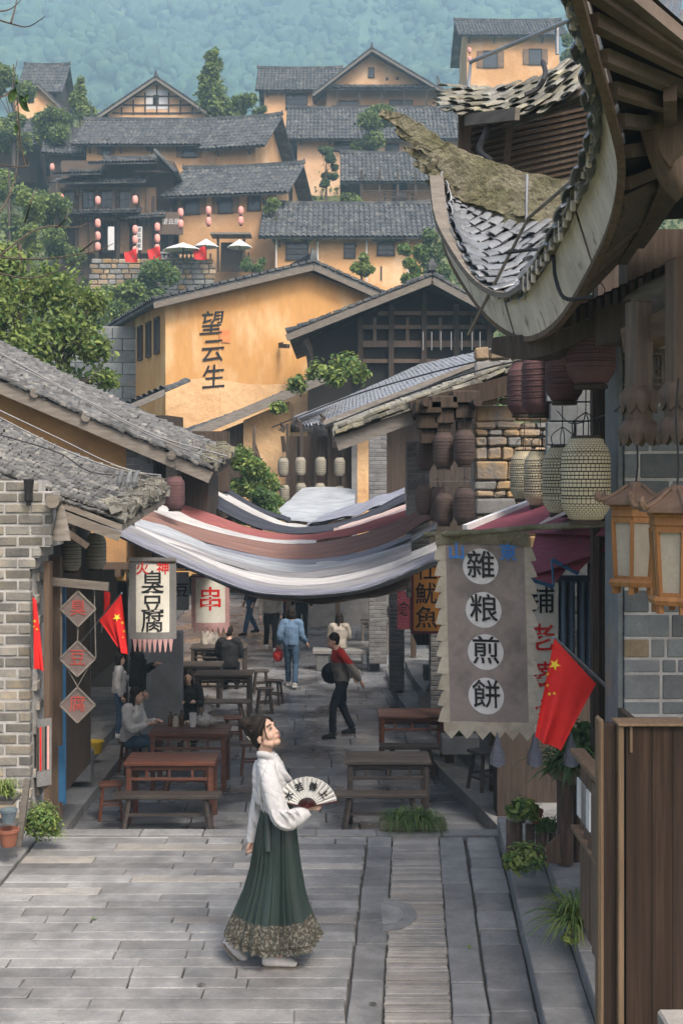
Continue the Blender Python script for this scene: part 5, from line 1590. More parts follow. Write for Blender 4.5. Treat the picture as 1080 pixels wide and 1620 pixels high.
for i, (px, a, b, D, lb) in enumerate([(926, 693, 823, 8.0, 'largest cream woven lantern, foremost of its row above the bamboo pole'), (889, 708, 812, 10.0, 'second cream woven lantern, partly hidden by the largest one'), (854, 714, 800, 12.0, 'third cream woven lantern before the rubble stone wall'), (829, 714, 790, 13.8, 'fourth and smallest cream woven lantern beside the rubble wall')]):
    place_lantern(lc, i == 0, px, a, b, D, lb, g)
lp = woven_lantern('plum_lantern', m_plum)
g = 'plum coloured woven lanterns under the flying eave'
for i, (px, a, b, D, lb) in enumerate([(934, 478, 608, 8.0, 'largest plum lantern, directly under the flying eave'), (892, 535, 635, 10.0, 'second plum lantern, partly behind the largest one'), (853, 560, 656, 12.0, 'third plum lantern with a wide base ring'), (826, 574, 656, 13.8, 'fourth and smallest plum lantern against the stone wall')]):
    place_lantern(lp, i == 0, px, a, b, D, lb, g)
lb_ = woven_lantern('brown_lantern', m_plumd)
g = 'dusty brown lanterns hanging under the mossy verge'
for i, (px, a, b, D, lb) in enumerate([(672, 696, 742, 14.6, 'upper brown lantern at the left end of the bracketed row'), (701, 684, 740, 14.2, 'upper brown lantern in the middle of the bracketed row'), (734, 680, 736, 14.0, 'upper brown lantern next to the rubble stone wall'), (670, 768, 812, 14.6, 'lower brown lantern at the left by the brick pier'), (692, 772, 822, 14.6, 'lower brown lantern half hidden behind another'), (702, 780, 830, 14.1, 'lower brown lantern above the end of the wide brown cloth'), (734, 772, 828, 13.9, 'lower brown lantern beside the pale awning edge')]):
    place_lantern(lb_, i == 0, px, a, b, D, lb, g)
ls_ = woven_lantern('small_cream_lantern', m_creamd)
g = 'small dim lanterns under the smooth grey roof'
upl = ['far left', 'second from left', 'third from left', 'far right']
for i, (px, a, b) in enumerate([(448, 724, 753), (475, 723, 752), (507, 723, 752), (537, 724, 753), (450, 767, 794), (476, 764, 792), (506, 764, 792), (537, 769, 796)]):
    place_lantern(ls_, i == 0, px, a, b, DS - .3, ('upper' if i < 4 else 'lower') + ' small dim lantern, ' + upl[i % 4] + ' of its row under the smooth grey roof', g)
lg = woven_lantern('dark_lantern', m_creamd)
g = 'dim lanterns under the brick shop eave'
for i, (px, a, b, D, lb) in enumerate([(113, 850, 903, 12.9, 'dim ribbed lantern left of the pair under the brick shop eave'), (152, 845, 900, 13.6, 'dim ribbed lantern right of the pair under the brick shop eave')]):
    place_lantern(lg, i == 0, px, a, b, D, lb, g)
place_lantern(again(lp, (0, 0, 0)), True, 277, 754, 806, 17, 'round plum lantern just behind the tip of the brick shop roof', 'plum lantern at left')
# hexagonal wooden lanterns
m_lw = mat('lantern_wood', (.34, .165, .06), .6, (.24, .11, .04), s=4, bump=.3, bs=14, bd=.004, st=(8, 8, 1))
m_lr = mat('lantern_roof_wood', (.19, .125, .085), .7, (.13, .085, .06), s=4, bump=.3, bs=14, bd=.004)
m_paper = mat('frosted_paper', (.40, .36, .29), .7, (.33, .29, .23), s=5, bump=.05)
def hexl():
    t = thing('hexagonal_lantern', 'hexagonal wooden lantern', 'lantern')
    def hx(r, z, rot=0.0): return [V((r * math.cos(k * math.pi / 3 + rot), r * math.sin(k * math.pi / 3 + rot), z)) for k in range(6)]
    r0, r1, h = .118, .142, .36
    m = MB(); m.loft([hx(.15, -.045), hx(.16, -.02), hx(.15, 0)]); m.build('base', m_lw, t)
    for k in range(6):
        a = k * math.pi / 3
        o = MB().box((.12 * math.cos(a), .12 * math.sin(a), -.065), (.03, .03, .05), a).build('foot', m_lw, t)
    A, B = hx(r0, 0), hx(r1, h)
    for k in range(6):
        MB().bar(A[k], B[k], .022, .022, A[k]).build('post', m_lw, t)
        q = [A[k], A[(k + 1) % 6], B[(k + 1) % 6], B[k]]
        c = sum(q, V()) / 4; q = [c + (p - c) * .97 - V((c.x, c.y, 0)) * .05 for p in q]
        p_ = MB().poly(q, -V((c.x, c.y, 0)) * .06).build('panel', m_paper, t)
        for f0, f1 in ((q[0], q[1]), (q[3], q[2])): MB().bar(f0 + V((c.x, c.y, 0)) * .04, f1 + V((c.x, c.y, 0)) * .04, .02, .03).build('panel_rail', m_lw, p_)
    m = MB(); m.loft([hx(.14, h), hx(.155, h + .02), hx(.15, h + .055), hx(.165, h + .07), hx(.16, h + .09)]); m.build('cornice', m_lw, t)
    m = MB(); m.loft([hx(.21, h + .085), hx(.205, h + .11), hx(.13, h + .15), hx(.05, h + .2), hx(.03, h + .23)]); rf = m.build('roof', m_lr, t)
    for k in range(6):
        a = k * math.pi / 3
        d = V((math.cos(a), math.sin(a), 0))
        MB().tube(path([d * .05 + V((0, 0, h + .21)), d * .14 + V((0, 0, h + .145)), d * .22 + V((0, 0, h + .11)), d * .245 + V((0, 0, h + .14)), d * .232 + V((0, 0, h + .17))], 10), [.012, .013, .014, .016, .018, .02, .021, .02, .015, .006], 6).build('horn', m_lr, rf)
    MB().tube(path([(0, 0, h + .22), (.01, 0, h + .35), (0, .01, h + .6), (.01, 0, h + .8)], 8), .006, 5).build('cord', m_wire, t)
    return t
h1 = hexl()
g = 'hexagonal wooden lanterns at the right edge'
tag(h1, 'hexagonal wooden lantern hanging before the stone pier, the one farther in', 'lantern', g); h1.location = P(1002, 916, 6.9); h1.rotation_euler = (R(-2), R(2), R(10)); h1.scale = (.9,) * 3
h2 = again(h1, P(1070, 942, 6.2), R(28), 'hexagonal wooden lantern cut by the right edge of the picture', g, .92)
# big cloth banner
t = thing('food_banner', 'tall mauve grey cloth banner with four black characters in white circles', 'banner', P(690, 848, 9.4))
o_ = P(690, 848, 9.4); s = 9.4 / F
m_bluet = mat('blue_print', (.05, .2, .55), .8, bump=0)
m_ban = mat('banner_mauve', (.28, .24, .22), .9, (.215, .185, .17), s=2.5, bump=.4, bs=200, bd=.002, c3=(.145, .13, .12), s3=5, lo3=.5, hi3=.75)
m_edge = mat('banner_edge', (.46, .42, .34), .9, (.34, .31, .25), s=4, bump=.3, bs=40, c3=(.24, .21, .16), s3=7, lo3=.5, hi3=.75)
def wv(p):
    d = max(0, -p[2])
    return V((p[0] + .035 * d / 1.5, p[1] + .022 * math.sin(p[0] * 11 + 1) * (.25 + d * .7) + .012 * math.sin(p[2] * 7 + p[0] * 5) * d - .05 * d, p[2] + .012 * math.sin(p[0] * 6)))
def sheet(mb, x0, x1, z0, z1, y, nu=26, nv=44, fn=wv, th=.004):
    mb.slab(lambda u, v: fn((lerp(x0, x1, u), y, lerp(z0, z1, v))), nu, nv, th)
X0, X1, Z1 = 14 * s, 138 * s, -292 * s
m = MB(); sheet(m, X0, X1, -12 * s, Z1, 0); m.build('panel', m_ban, t, 80)
def scal(mb, side):
    """scalloped pennant edging"""
    n = 11
    for k in range(n):
        za, zb_ = -12 * s + (Z1 + 12 * s) * k / n, -12 * s + (Z1 + 12 * s) * (k + 1) / n
        x = X0 if side < 0 else X1
        def f(u, v):
            z = lerp(za, zb_, v); w_ = (10 + 10 * (v ** .7)) * s * (1 if v < .93 else .2 + .8 * (1 - v) / .07)
            q = (x + side * u * w_, .0 + .01 * math.sin(k * 2 + v * 3) * u, z - u * .01)
            return wv(q)
        mb.slab(f if side > 0 else (lambda u, v: f(1 - u, v)), 4, 8, .004)
m = MB(); scal(m, -1); m.build('edge_trim', m_edge, t, 80)
m = MB(); scal(m, 1); m.build('edge_trim', m_edge, t, 80)
m = MB()
def f(u, v):
    x = lerp(X0 - 10 * s, X1 + 8 * s, u); k = (u * 6) % 1
    w_ = (14 + 14 * (1 - abs(2 * k - 1))) * s
    return wv((x, -.004, Z1 - v * w_))
m.slab(f, 60, 4, .004); m.build('bottom_trim', m_edge, t, 80)
m = MB(); sheet(m, X0 - 16 * s, X1 + 8 * s, 8 * s, -14 * s, -.012, 20, 4); m.build('pole_sleeve', m_moss, t, 80)
for chh, px, py in (('雜', 759, 898), ('粮', 763, 966), ('煎', 766, 1032), ('餅', 766, 1100)):
    c = V(((px - 690) * s - .02 * (py - 850) * s, 0, -(py - 848) * s))
    m = MB(); n = 40
    m.add([wv((c.x + 28 * s * math.cos(a * 2 * math.pi / n) * q, -.006, c.z + 28 * s * math.sin(a * 2 * math.pi / n) * q)) for q in (1, .6, .2) for a in range(n)],
          [(r * n + a, r * n + (a + 1) % n, (r + 1) * n + (a + 1) % n, (r + 1) * n + a) for r in range(2) for a in range(n)] + [tuple(range(2 * n, 3 * n))])
    d_ = m.build('white_disc', m_white, t)
    wtext('lettering', chh, 46 * s, m_black, d_, FRONT(c + V((0, -.016, 0))), wv, .008)
for chh, px in (('山', 720), ('東', 801)):
    wtext('lettering', chh, 28 * s, m_bluet, t, FRONT(V(((px - 690) * s, -.05, -27 * s))), wv, .02)
bp = thing('bamboo_pole', 'mossy bamboo pole carrying the mauve banner', 'pole', o_)
pp = path([P(672, 846, 9.5) - o_, P(760, 842, 9.2) - o_, P(850, 834, 8.9) - o_, P(965, 829, 8.4) - o_], 40)
MB().tube(pp, [.022 + (.004 if k % 8 == 0 else 0) for k in range(40)], 10).build('culm', m_moss, bp, 60)
for px, py, D, lb in ((786, 1190, 9.2, 'grey pennant hanging below the middle of the banner'), (845, 1190, 9.0, 'grey pennant hanging just left of the red flag tip'), (902, 1190, 8.8, 'grey pennant hanging before the fern')):
    t = thing('pennant', lb, 'pennant', P(px, py, D), 0, 'grey pennants along the front of the stall'); s2 = D / F
    MB().slab(lambda u, v: V(((u - .5) * 24 * s2 * (.05 + .95 * min(1, v * 1.4)) , .02 * math.sin(u * 7) * v, (32 - 56 * v + (8 * abs(2 * u - 1)) * max(0, v - .5)) * s2)), 8, 8, .004).build('cloth', m_cl['slate'], t, 80)
# national flag at right
def big_flag(label, tip, base, A, B, C_, D__, D, starc, nm='red_flag', srot=0.0, grp=None):
    o_ = P(*tip, D)
    t = thing(nm, label, 'flag', o_, 0, grp)
    MB().tube([P(*tip, D) - o_, P(*base, D + .25) - o_], .012, 8).build('pole', m_metal, t, 60)
    a, b, c, d = [P(*q, D - .01) - o_ for q in (A, B, C_, D__)]
    def f(u, v):
        p = a.lerp(b, u).lerp(d.lerp(c, u), v)
        p.y += (.03 * math.sin(u * 8 + v * 2) + .02 * math.sin(u * 15 - v)) * v - .04 * v
        p.x += .012 * math.sin(u * 8 + 1) * v
        return p
    MB().slab(f, 24, 18, .003).build('cloth', m_red, t, 80)
    if starc:
        for (u, v, r, ro) in starc:
            m = MB()
            q = V(f(u, v)) + V((0, -.012, 0))
            X_ = (V(f(u + .03, v)) - V(f(u - .03, v))).normalized(); Y_ = V((X_.z, 0, -X_.x)); Y_ = -Y_ if Y_.z < 0 else Y_
            star(m, q, r * D / F, X_, Y_, rot=ro)
            m.build('star', m_yel, t)
    return t
big_flag('national red flag with yellow stars leaning out before the banner', (875, 1008), (990, 1116), (876, 1010), (942, 1082), (884, 1186), (842, 1164), 8.5, [(.12, .22, 10, .3), (-.0, .36, 3.5, 0), (.06, .46, 3.5, .5), (.16, .52, 3.5, .9), (.27, .47, 3.5, .2)])
big_flag('red flag on a slanting pole beside the diamond boards', (193, 938), (126, 1018), (192, 940), (157, 982), (186, 1022), (202, 1036), 13.0, [(.3, .3, 7, 0), (.12, .45, 3, 0), (.1, .6, 3, 0), (.2, .7, 3, 0)])
big_flag('narrow red flag hanging against the grey brick wall', (53, 942), (50, 1060), (52, 944), (58, 950), (70, 1062), (53, 1052), 11.3, [(.5, .32, 4, 0), (.4, .4, 2.5, 0), (.7, .42, 2.5, 0)])
big_flag('plain red flag hanging in the shade behind the stall posts', (940, 935), (962, 1060), (940, 938), (955, 955), (957, 1050), (936, 1030), 10.2, None)
big_flag('small red flag behind the slanting one at left', (172, 930), (160, 1000), (165, 935), (175, 938), (172, 985), (163, 980), 14.5, None)
# stall awnings at right: maroon cloth with blue hem, curtains
def cloth(name, label, cat, pts, D, mt, th=.006, amp=.02, fr=9, grp=None, n=14):
    o_ = P(*pts[0], D[0] if isinstance(D, tuple) else D)
    Ds = D if isinstance(D, tuple) else (D,) * 4
    q = [P(*p, d) - o_ for p, d in zip(pts, Ds)]
    t = thing(name, label, cat, o_, 0, grp)
    def f(u, v):
        p = q[0].lerp(q[1], u).lerp(q[3].lerp(q[2], u), v)
        p.y += amp * math.sin(u * fr + v * 2); p.z += amp * .6 * math.sin(u * fr * .7 + 2) * (1 - v)
        return p
    MB().slab(f, n, n, th).build('fabric', mt, t, 80)
    return t, f
g = 'maroon awnings of the right hand stalls'
a1, f1 = cloth('awning', 'maroon awning with white edge behind the cream lanterns', 'awning', [(838, 800), (990, 762), (990, 850), (735, 840)], (13, 9.5, 9, 12), m_cl['maroon'], grp=g)
MB().bar(P(735, 838, 11.9) - P(838, 800, 13), P(840, 797, 12.9) - P(838, 800, 13), .05, .09).build('white_edge', m_white, a1)
a2, f2 = cloth('awning', 'maroon stall awning with blue hemmed points below the bamboo pole', 'awning', [(850, 838), (962, 832), (968, 868), (832, 915)], (10.6, 9.6, 9.4, 10.2), m_cl['maroon'], grp=g)
oo = P(850, 838, 10.6)
m = MB(); m.poly([P(832, 912, 10.15) - oo, P(920, 872, 9.9) - oo, P(875, 925, 10.0) - oo], (0, .01, 0)); m.poly([P(872, 886, 9.95) - oo, P(965, 850, 9.6) - oo, P(914, 905, 9.8) - oo], (0, .01, 0)); m.build('valance', m_cl['maroon'], a2)
m = MB()
for p, q in (((832, 915), (875, 928)), ((875, 928), (872, 885)), ((872, 885), (914, 908)), ((914, 908), (916, 868)), ((916, 856), (968, 884)), ((968, 884), (966, 836))): m.bar(P(*p, 9.85) - oo, P(*q, 9.85) - oo, .012, .03)
m.build('blue_hem', m_blue, a2)
cloth('awning', 'pale pink awning flap between the lanterns and the stone pier', 'awning', [(900, 800), (988, 750), (988, 775), (845, 835)], (10.5, 8.8, 8.7, 10), m_cl['pink'], grp=g)
m_sl = mat('slate_blue_curtain', (.125, .165, .215), .85, (.09, .12, .16), s=2, bump=.3, bs=14, st=(4, 4, .5))
cu = thing('stall_curtain', 'slate blue curtains on a rail behind the banner', 'curtain', P(900, 915, 10.4)); oo = P(900, 915, 10.4)
MB().box((-.02, 0, .0), (.52, .05, .05)).build('rail', m_sl, cu)
for px in (895, 924): MB().slab(lambda u, v: V(((px - 900 + (u - .5) * 26) * 10.4 / F, -.03 + .03 * math.sin(u * 14), -.02 - v * .95)), 20, 4, .006).build('drape', m_sl, cu, 80)
def vbanner(name, label, x0, x1, y0, y1, D, mt, border, chars, col, size, cat='banner', fringe=None, top=None, grp=None, skew=0.0):
    o_ = P((x0 + x1) / 2, y0, D); s_ = D / F
    t = thing(name, label, cat, o_, 0, grp)
    w_, h_ = (x1 - x0) * s_, (y1 - y0) * s_
    fn = lambda p: V((p[0], p[1] + .025 * math.sin(p[0] * 9 + p[2] * 2) * (.3 - p[2] / h_), p[2]))
    m = MB(); m.slab(lambda u, v: fn(((u - .5) * w_, 0, -v * h_)), 12, 14, .005); m.build('panel', mt, t, 80)
    if border:
        bt = border[1]; b_ = border[0] * s_
        for sg in (-1, 1):
            m = MB(); m.slab(lambda u, v: fn((sg * (w_ / 2 + b_ * (u if sg > 0 else 1 - u)), .0, b_ - v * (h_ + 2 * b_))), 3, 14, .005); m.build('side_border', bt, t, 80)
        m = MB(); m.slab(lambda u, v: fn(((u - .5) * w_, 0, -h_ - v * b_)), 10, 2, .005); m.build('end_border', bt, t, 80); m = MB(); m.slab(lambda u, v: fn(((u - .5) * w_, 0, b_ - v * b_)), 10, 2, .005); m.build('end_border', bt, t, 80)
    if fringe:
        m = MB()
        for k in range(fringe[0]):
            xx_ = (k + .5) / fringe[0] - .5
            m.slab(lambda u, v: fn((xx_ * w_ * 1.25 + (u - .5) * w_ * 1.1 / fringe[0] * (1 - .75 * v), 0, -h_ - (border[0] * s_ if border else 0) - v * fringe[1] * s_)), 3, 3, .004)
        m.build('fringe', fringe[2], t)
    n = len(chars)
    for i, chh in enumerate(chars):
        wtext('lettering', chh, size * s_, col[i] if isinstance(col, tuple) else col, t, FRONT(V((0, -.009, -h_ * ((i + .5) / n) * (.86 if top else 1) - (h_ * .14 if top else 0)))), fn, .008)
    if top:
        for k, chh in enumerate(top): wtext('lettering', chh, size * .55 * s_, m_red, t, FRONT(V(((k - .5) * w_ * .62, -.009, -h_ * .07))), fn, .015)
    MB().tube([(-w_ * .7, 0, .03), (w_ * .7, 0, .03)], .014, 6).build('rod', m_wdark, t)
    return t
m_bcream = mat('banner_cream', (.68, .655, .57), .9, (.56, .54, .46), s=3, bump=.2, bs=40)
m_bgrey = mat('banner_grey', (.2, .195, .19), .9, (.15, .145, .14), s=3, bump=.2, bs=40)
m_pinkf = mat('pink_fringe', (.50, .30, .29), .9, bump=.1)
m_bor = mat('banner_orange', (.56, .25, .06), .85, (.46, .2, .05), s=3, bump=.2)
vbanner('tofu_banner', 'cream banner bordered in grey with red and black characters at left', 216, 268, 893, 1000, 13.9, m_bcream, (11, m_bgrey), '臭豆腐', m_black, 38, fringe=(8, 20, m_pinkf), top='火神')
vbanner('grey_banner', 'narrow dark grey banner behind the cream tofu banner', 276, 299, 905, 965, 18.5, m_bgrey, None, '豆', m_black, 24)
vbanner('skewer_banner', 'faded cream banner with one red character and pink flame edges', 310, 356, 915, 985, 20, m_bcream, (7, m_pinkf), '串', m_red, 40, fringe=(7, 10, m_pinkf))
vbanner('fish_banner', 'orange banner with black fish characters beside the mauve banner', 654, 694, 884, 998, 17, m_bor, (4, m_cl['maroon']), '杜魷魚', m_black, 36)
vbanner('red_banner', 'dark maroon banner half hidden beside the brick pier', 628, 648, 935, 995, 20, m_cl['maroon'], None, '食', m_black, 24)
vbanner('cream_banner', 'cream banner with red brush characters behind the red flag', 828, 882, 922, 1160, 10.8, m_bcream, None, '铺老婆饼', (m_black, m_red, m_red, m_red), 46)
# pier of planks: the cabinet back
t = thing('plank_cabinet', 'tall brown cabinet of upright planks, its back turned to the camera', 'cabinet', P(1012, 1620, 6.0) - V((0, 0, .36)))
o_ = t.location
zt = P(0, 1147, 6.0).z - o_.z
xs = [988, 1029, 1062, 1081]
for a, b in zip(xs, xs[1:]):
    x0, x1 = P(a, 0, 6).x - o_.x, P(b, 0, 6).x - o_.x
    MB().box(((x0 + x1) / 2, .0, zt / 2), (x1 - x0 - .0012, .03, zt), None, .002).build('plank', m_plank, t)
x0 = P(984, 0, 6).x - o_.x
MB().box((x0 - .012, .02, zt / 2 + .002), (.028, .09, zt + .01), None, .006).build('corner_trim', m_wedge, t)
MB().box((x0 - .06, .05, zt / 2), (.07, .06, zt), None, .004).build('side_plank', m_plank, t)
MB().box((x0 - .1, .05, zt / 2 + .015), (.025, .1, zt + .03), None, .011).build('edge_post', m_wedge, t)
MB().box((x0 + .1, .25, zt / 2), (.03, .5, zt - .02)).build('inner_side', m_wdark, t)
MB().box((x0 + .14, .04, zt + .006), (.34, .16, .014), None, .004).build('top_board', m_wedge, t)
m = MB(); m.box((x0 + .035, -.02, zt - .06), (.012, .012, .13)); m.build('splinter', m_wedge, t)
t = thing('stone_block', 'pale square stone block at the bottom right corner', 'stone block', P(1068, 1640, 5.7))
MB().box((.02, 0, .0), (.16, .2, .17), None, .012).build('block', m_pavew, t)
# low slatted stand left of the cabinet
t = thing('slatted_stand', 'narrow slatted wooden stand beside the plank cabinet', 'stand', P(935, 1500, 7.1))
o_ = t.location
for k in range(4): MB().box((.0 + .016 * k, .2 * k - .1, .47), (.018, .1, .95), None, .003).build('slat', m_wbrown, t)
MB().box((.03, .2, .98), (.09, .8, .03), None, .004).build('top_board', m_wedge, t)
MB().box((.03, .2, .52), (.085, .78, .025), None, .004).build('shelf_board', m_wedge, t)
for k in range(4): MB().box((-.0, -.05 + .14 * k, .75), (.01, .1, .22)).build('paper_strip', m_white if k % 2 else m_kerb, t)
# ---------------------------------------------------------------- tables, benches, stools
def table(label, px0, px1, foot, D=None, mt=m_table, dep=.62, group='wooden tables along the street', rz=0.0, z=ZS, h=.78):
    D = D or (CZ - z) * F / (foot - YH)
    x0, x1 = P(px0, 0, D).x, P(px1, 0, D).x
    w_ = x1 - x0
    t = thing('table', label, 'table', ((x0 + x1) / 2, D + dep / 2, z), rz, group)
    for k in range(4):
        MB().box((0, -dep / 2 + dep * (k + .5) / 4, h - .02), (w_, dep / 4 - .004, .04), None, .005).build('plank', mt, t)
    lx, ly = w_ / 2 - .06, dep / 2 - .06
    for sx in (-1, 1):
        for sy in (-1, 1): MB().box((sx * lx, sy * ly, (h - .04) / 2), (.065, .065, h - .04), None, .006).build('leg', mt, t)
        MB().box((sx * lx, 0, h - .1), (.04, dep - .18, .09)).build('apron', mt, t)
    for sy in (-1, 1):
        MB().box((0, sy * ly, h - .075), (w_ - .18, .03, .05), None, .004).build('apron', mt, t)
        MB().box((0, sy * ly, h - .21), (w_ - .18, .03, .035), None, .004).build('rail', mt, t)
        for k in (-1, 0, 1): MB().box((k * w_ * .25, sy * ly, h - .145), (.03, .025, .1)).build('strut', mt, t)
    return t, w_
def bench(label, px0, px1, foot, mt=m_table, dep=.24, h=.46, group='long wooden benches', z=ZS, D=None):
    D = D or (CZ - z) * F / (foot - YH)
    x0, x1 = P(px0, 0, D).x, P(px1, 0, D).x
    w_ = x1 - x0
    t = thing('bench', label, 'bench', ((x0 + x1) / 2, D + dep / 2, z), 0, group)
    MB().box((0, 0, h - .025), (w_, dep, .05), None, .008).build('seat', mt, t)
    for sx in (-1, 1):
        for sy in (-1, 1): MB().bar((sx * (w_ / 2 - .12), sy * dep * .5, .003), (sx * (w_ / 2 - .19), sy * dep * .28, h - .05), .05, .045).build('leg', mt, t)
        MB().bar((sx * (w_ / 2 - .15), -dep * .42, .17), (sx * (w_ / 2 - .15), dep * .42, .17), .03).build('stretcher', mt, t)
    MB().box((0, 0, .2), (w_ - .32, .03, .035)).build('stretcher', mt, t)
    return t
def stool(label, px, foot, mt=m_tabled, w_=.3, h=.46, rz=.2, group='small wooden stools', z=ZS):
    D = (CZ - z) * F / (foot - YH)
    t = thing('stool', label, 'stool', (P(px, 0, D).x, D + .12, z), rz, group)
    MB().box((0, 0, h - .02), (w_, w_ * .75, .04), None, .008).build('seat', mt, t)
    for sx in (-1, 1):
        for sy in (-1, 1): MB().bar((sx * w_ * .46, sy * w_ * .36, .003), (sx * w_ * .32, sy * w_ * .24, h - .04), .036, .034).build('leg', mt, t)
        MB().bar((sx * w_ * .41, -w_ * .31, .16), (sx * w_ * .41, w_ * .31, .16), .024).build('stretcher', mt, t)
    for sy in (-1, 1): MB().bar((-w_ * .4, sy * w_ * .3, .2), (w_ * .4, sy * w_ * .3, .2), .024).build('stretcher', mt, t)
    return t
table('red brown table nearest the plaza at left', 195, 340, 1308)
bench('weathered bench in front of the nearest red brown table', 178, 348, 1322, m_tabled, D=15.15)
stool('reddish stool at the left end of the nearest table', 173, 1300, m_table)
table('red brown table with bottles and bags where two women sit', 234, 360, 1252, dep=.75)
bench('bench between the two nearest red brown tables', 245, 345, 1262, m_table)
stool('dark stool under the seated woman in white', 205, 1225, m_table, rz=.6)
table('dark brown table farther up the street at left', 305, 398, 1138, mt=m_tabled)
bench('bench before the farther dark brown table', 300, 396, 1152, m_tabled)
table('long low table behind the seated women', 258, 350, 1120, mt=m_tabled)
table('dim table far back at left by the seated man in black', 300, 390, 1085, mt=m_tabled)
stool('dark stool in the street, front one of the pair', 418, 1130)
stool('dark stool in the street, behind its twin', 433, 1116, rz=-.3)
stool('dark stool farther back between the tables', 412, 1098)
stool('brown stool just left of the woman in the green skirt', 396, 1228, m_table, rz=.1)
stool('brown stool at the right end of the table with bottles', 368, 1182, m_table)
table('weathered dark table on the right before the steps', 546, 682, 1306, mt=m_tabled)
bench('dark bench before the weathered right hand table', 528, 676, 1320, m_tabled, D=15.2)
tt, w_ = table('red topped table farther back on the right', 598, 706, 1217, mt=m_table)
bench('dark bench before the red topped right hand table', 600, 700, 1232, m_tabled)
stool('splayed dark bench end standing on the upper step', 772, 1252, m_tabled, .42, .5, .5, z=ZS + .34)
table('pale wooden table far up the street', 570, 618, 1035, mt=m_wgrey)
table('brown table far up the street behind the stone seat', 590, 640, 1010, mt=m_wbrown)
def stone_seat(label, px0, px1, top, foot, group='stone slab seats up the street'):
    D = (CZ - ZS) * F / (foot - YH)
    x0, x1 = P(px0, 0, D).x, P(px1, 0, D).x; w_ = x1 - x0; h = (foot - top) * D / F
    t = thing('stone_bench', label, 'stone bench', ((x0 + x1) / 2, D + .2, ZS), 0, group)
    MB().box((0, 0, h - .05), (w_, .45, .1), None, .015).build('slab', m_kerb, t)
    for k in (-1, 1): MB().box((k * w_ * .36, 0, (h - .1) / 2), (.28, .38, h - .1), None, .015).build('support', m_block, t)
stone_seat('long stone slab seat behind the man in the red jacket', 494, 606, 1028, 1062)
stone_seat('stone slab seat where the woman with a braid sits', 520, 592, 1018, 1052)
# things on the table of the women
tz = ZS + .78
mb_glass = mat('bottle_brown', (.10, .05, .03), .2, bump=0); m_pl = mat('clear_bag', (.5, .48, .45), .3, bump=.3, bs=30)
def bottle(px, py, h, r, mt, label, D=17.6):
    t = thing('bottle', label, 'bottle', (P(px, 0, D).x, D + .1 + rnd.random() * .15, tz + .001), 0, 'jars and bottles on the table')
    MB().lathe([(0, 0), (r, 0), (r, h * .62), (r * .45, h * .8), (r * .4, h * .92), (0, h * .93)], 12).build('body', mt, t, 50)
    MB().lathe([(r * .46, h * .9), (r * .46, h), (0, h)], 10).build('cap', m_wdark, t, 40)
bottle(268, 0, .2, .04, mb_glass, 'brown sauce bottle, leftmost on the table with bottles')
bottle(276, 0, .17, .045, m_paper, 'pale jar beside the leftmost sauce bottle')
bottle(285, 0, .22, .035, mb_glass, 'tall brown bottle in the middle of the table')
t = thing('paper_cup', 'white paper cup on the table with bottles', 'cup', (P(304, 0, 17.6).x, 17.7, tz + .001))
MB().lathe([(0, 0), (.04, 0), (.055, .19), (.05, .19), (.036, .01)], 16).build('cup', m_white, t, 40)
t = thing('plastic_bag', 'crumpled clear plastic bag of food on the table', 'bag', (P(322, 0, 17.6).x, 17.75, tz + .08))
MB().ell((0, 0, 0), (.14, .11, .085)).tube(path([(0, 0, .06), (.02, 0, .12), (.08, .02, .16)], 6), [.05, .025, .05], 8)
b_ = MB().ell((0, 0, 0), (.14, .11, .08)).tube(path([(0, 0, .05), (.02, 0, .12), (.06, .02, .18)], 6), [.05, .04, .025, .03, .045, .06], 8)
baked('bag', b_, m_pl, t, .014, 1, disp=lambda c, n: n * .02 * noise.noise(c * 22))
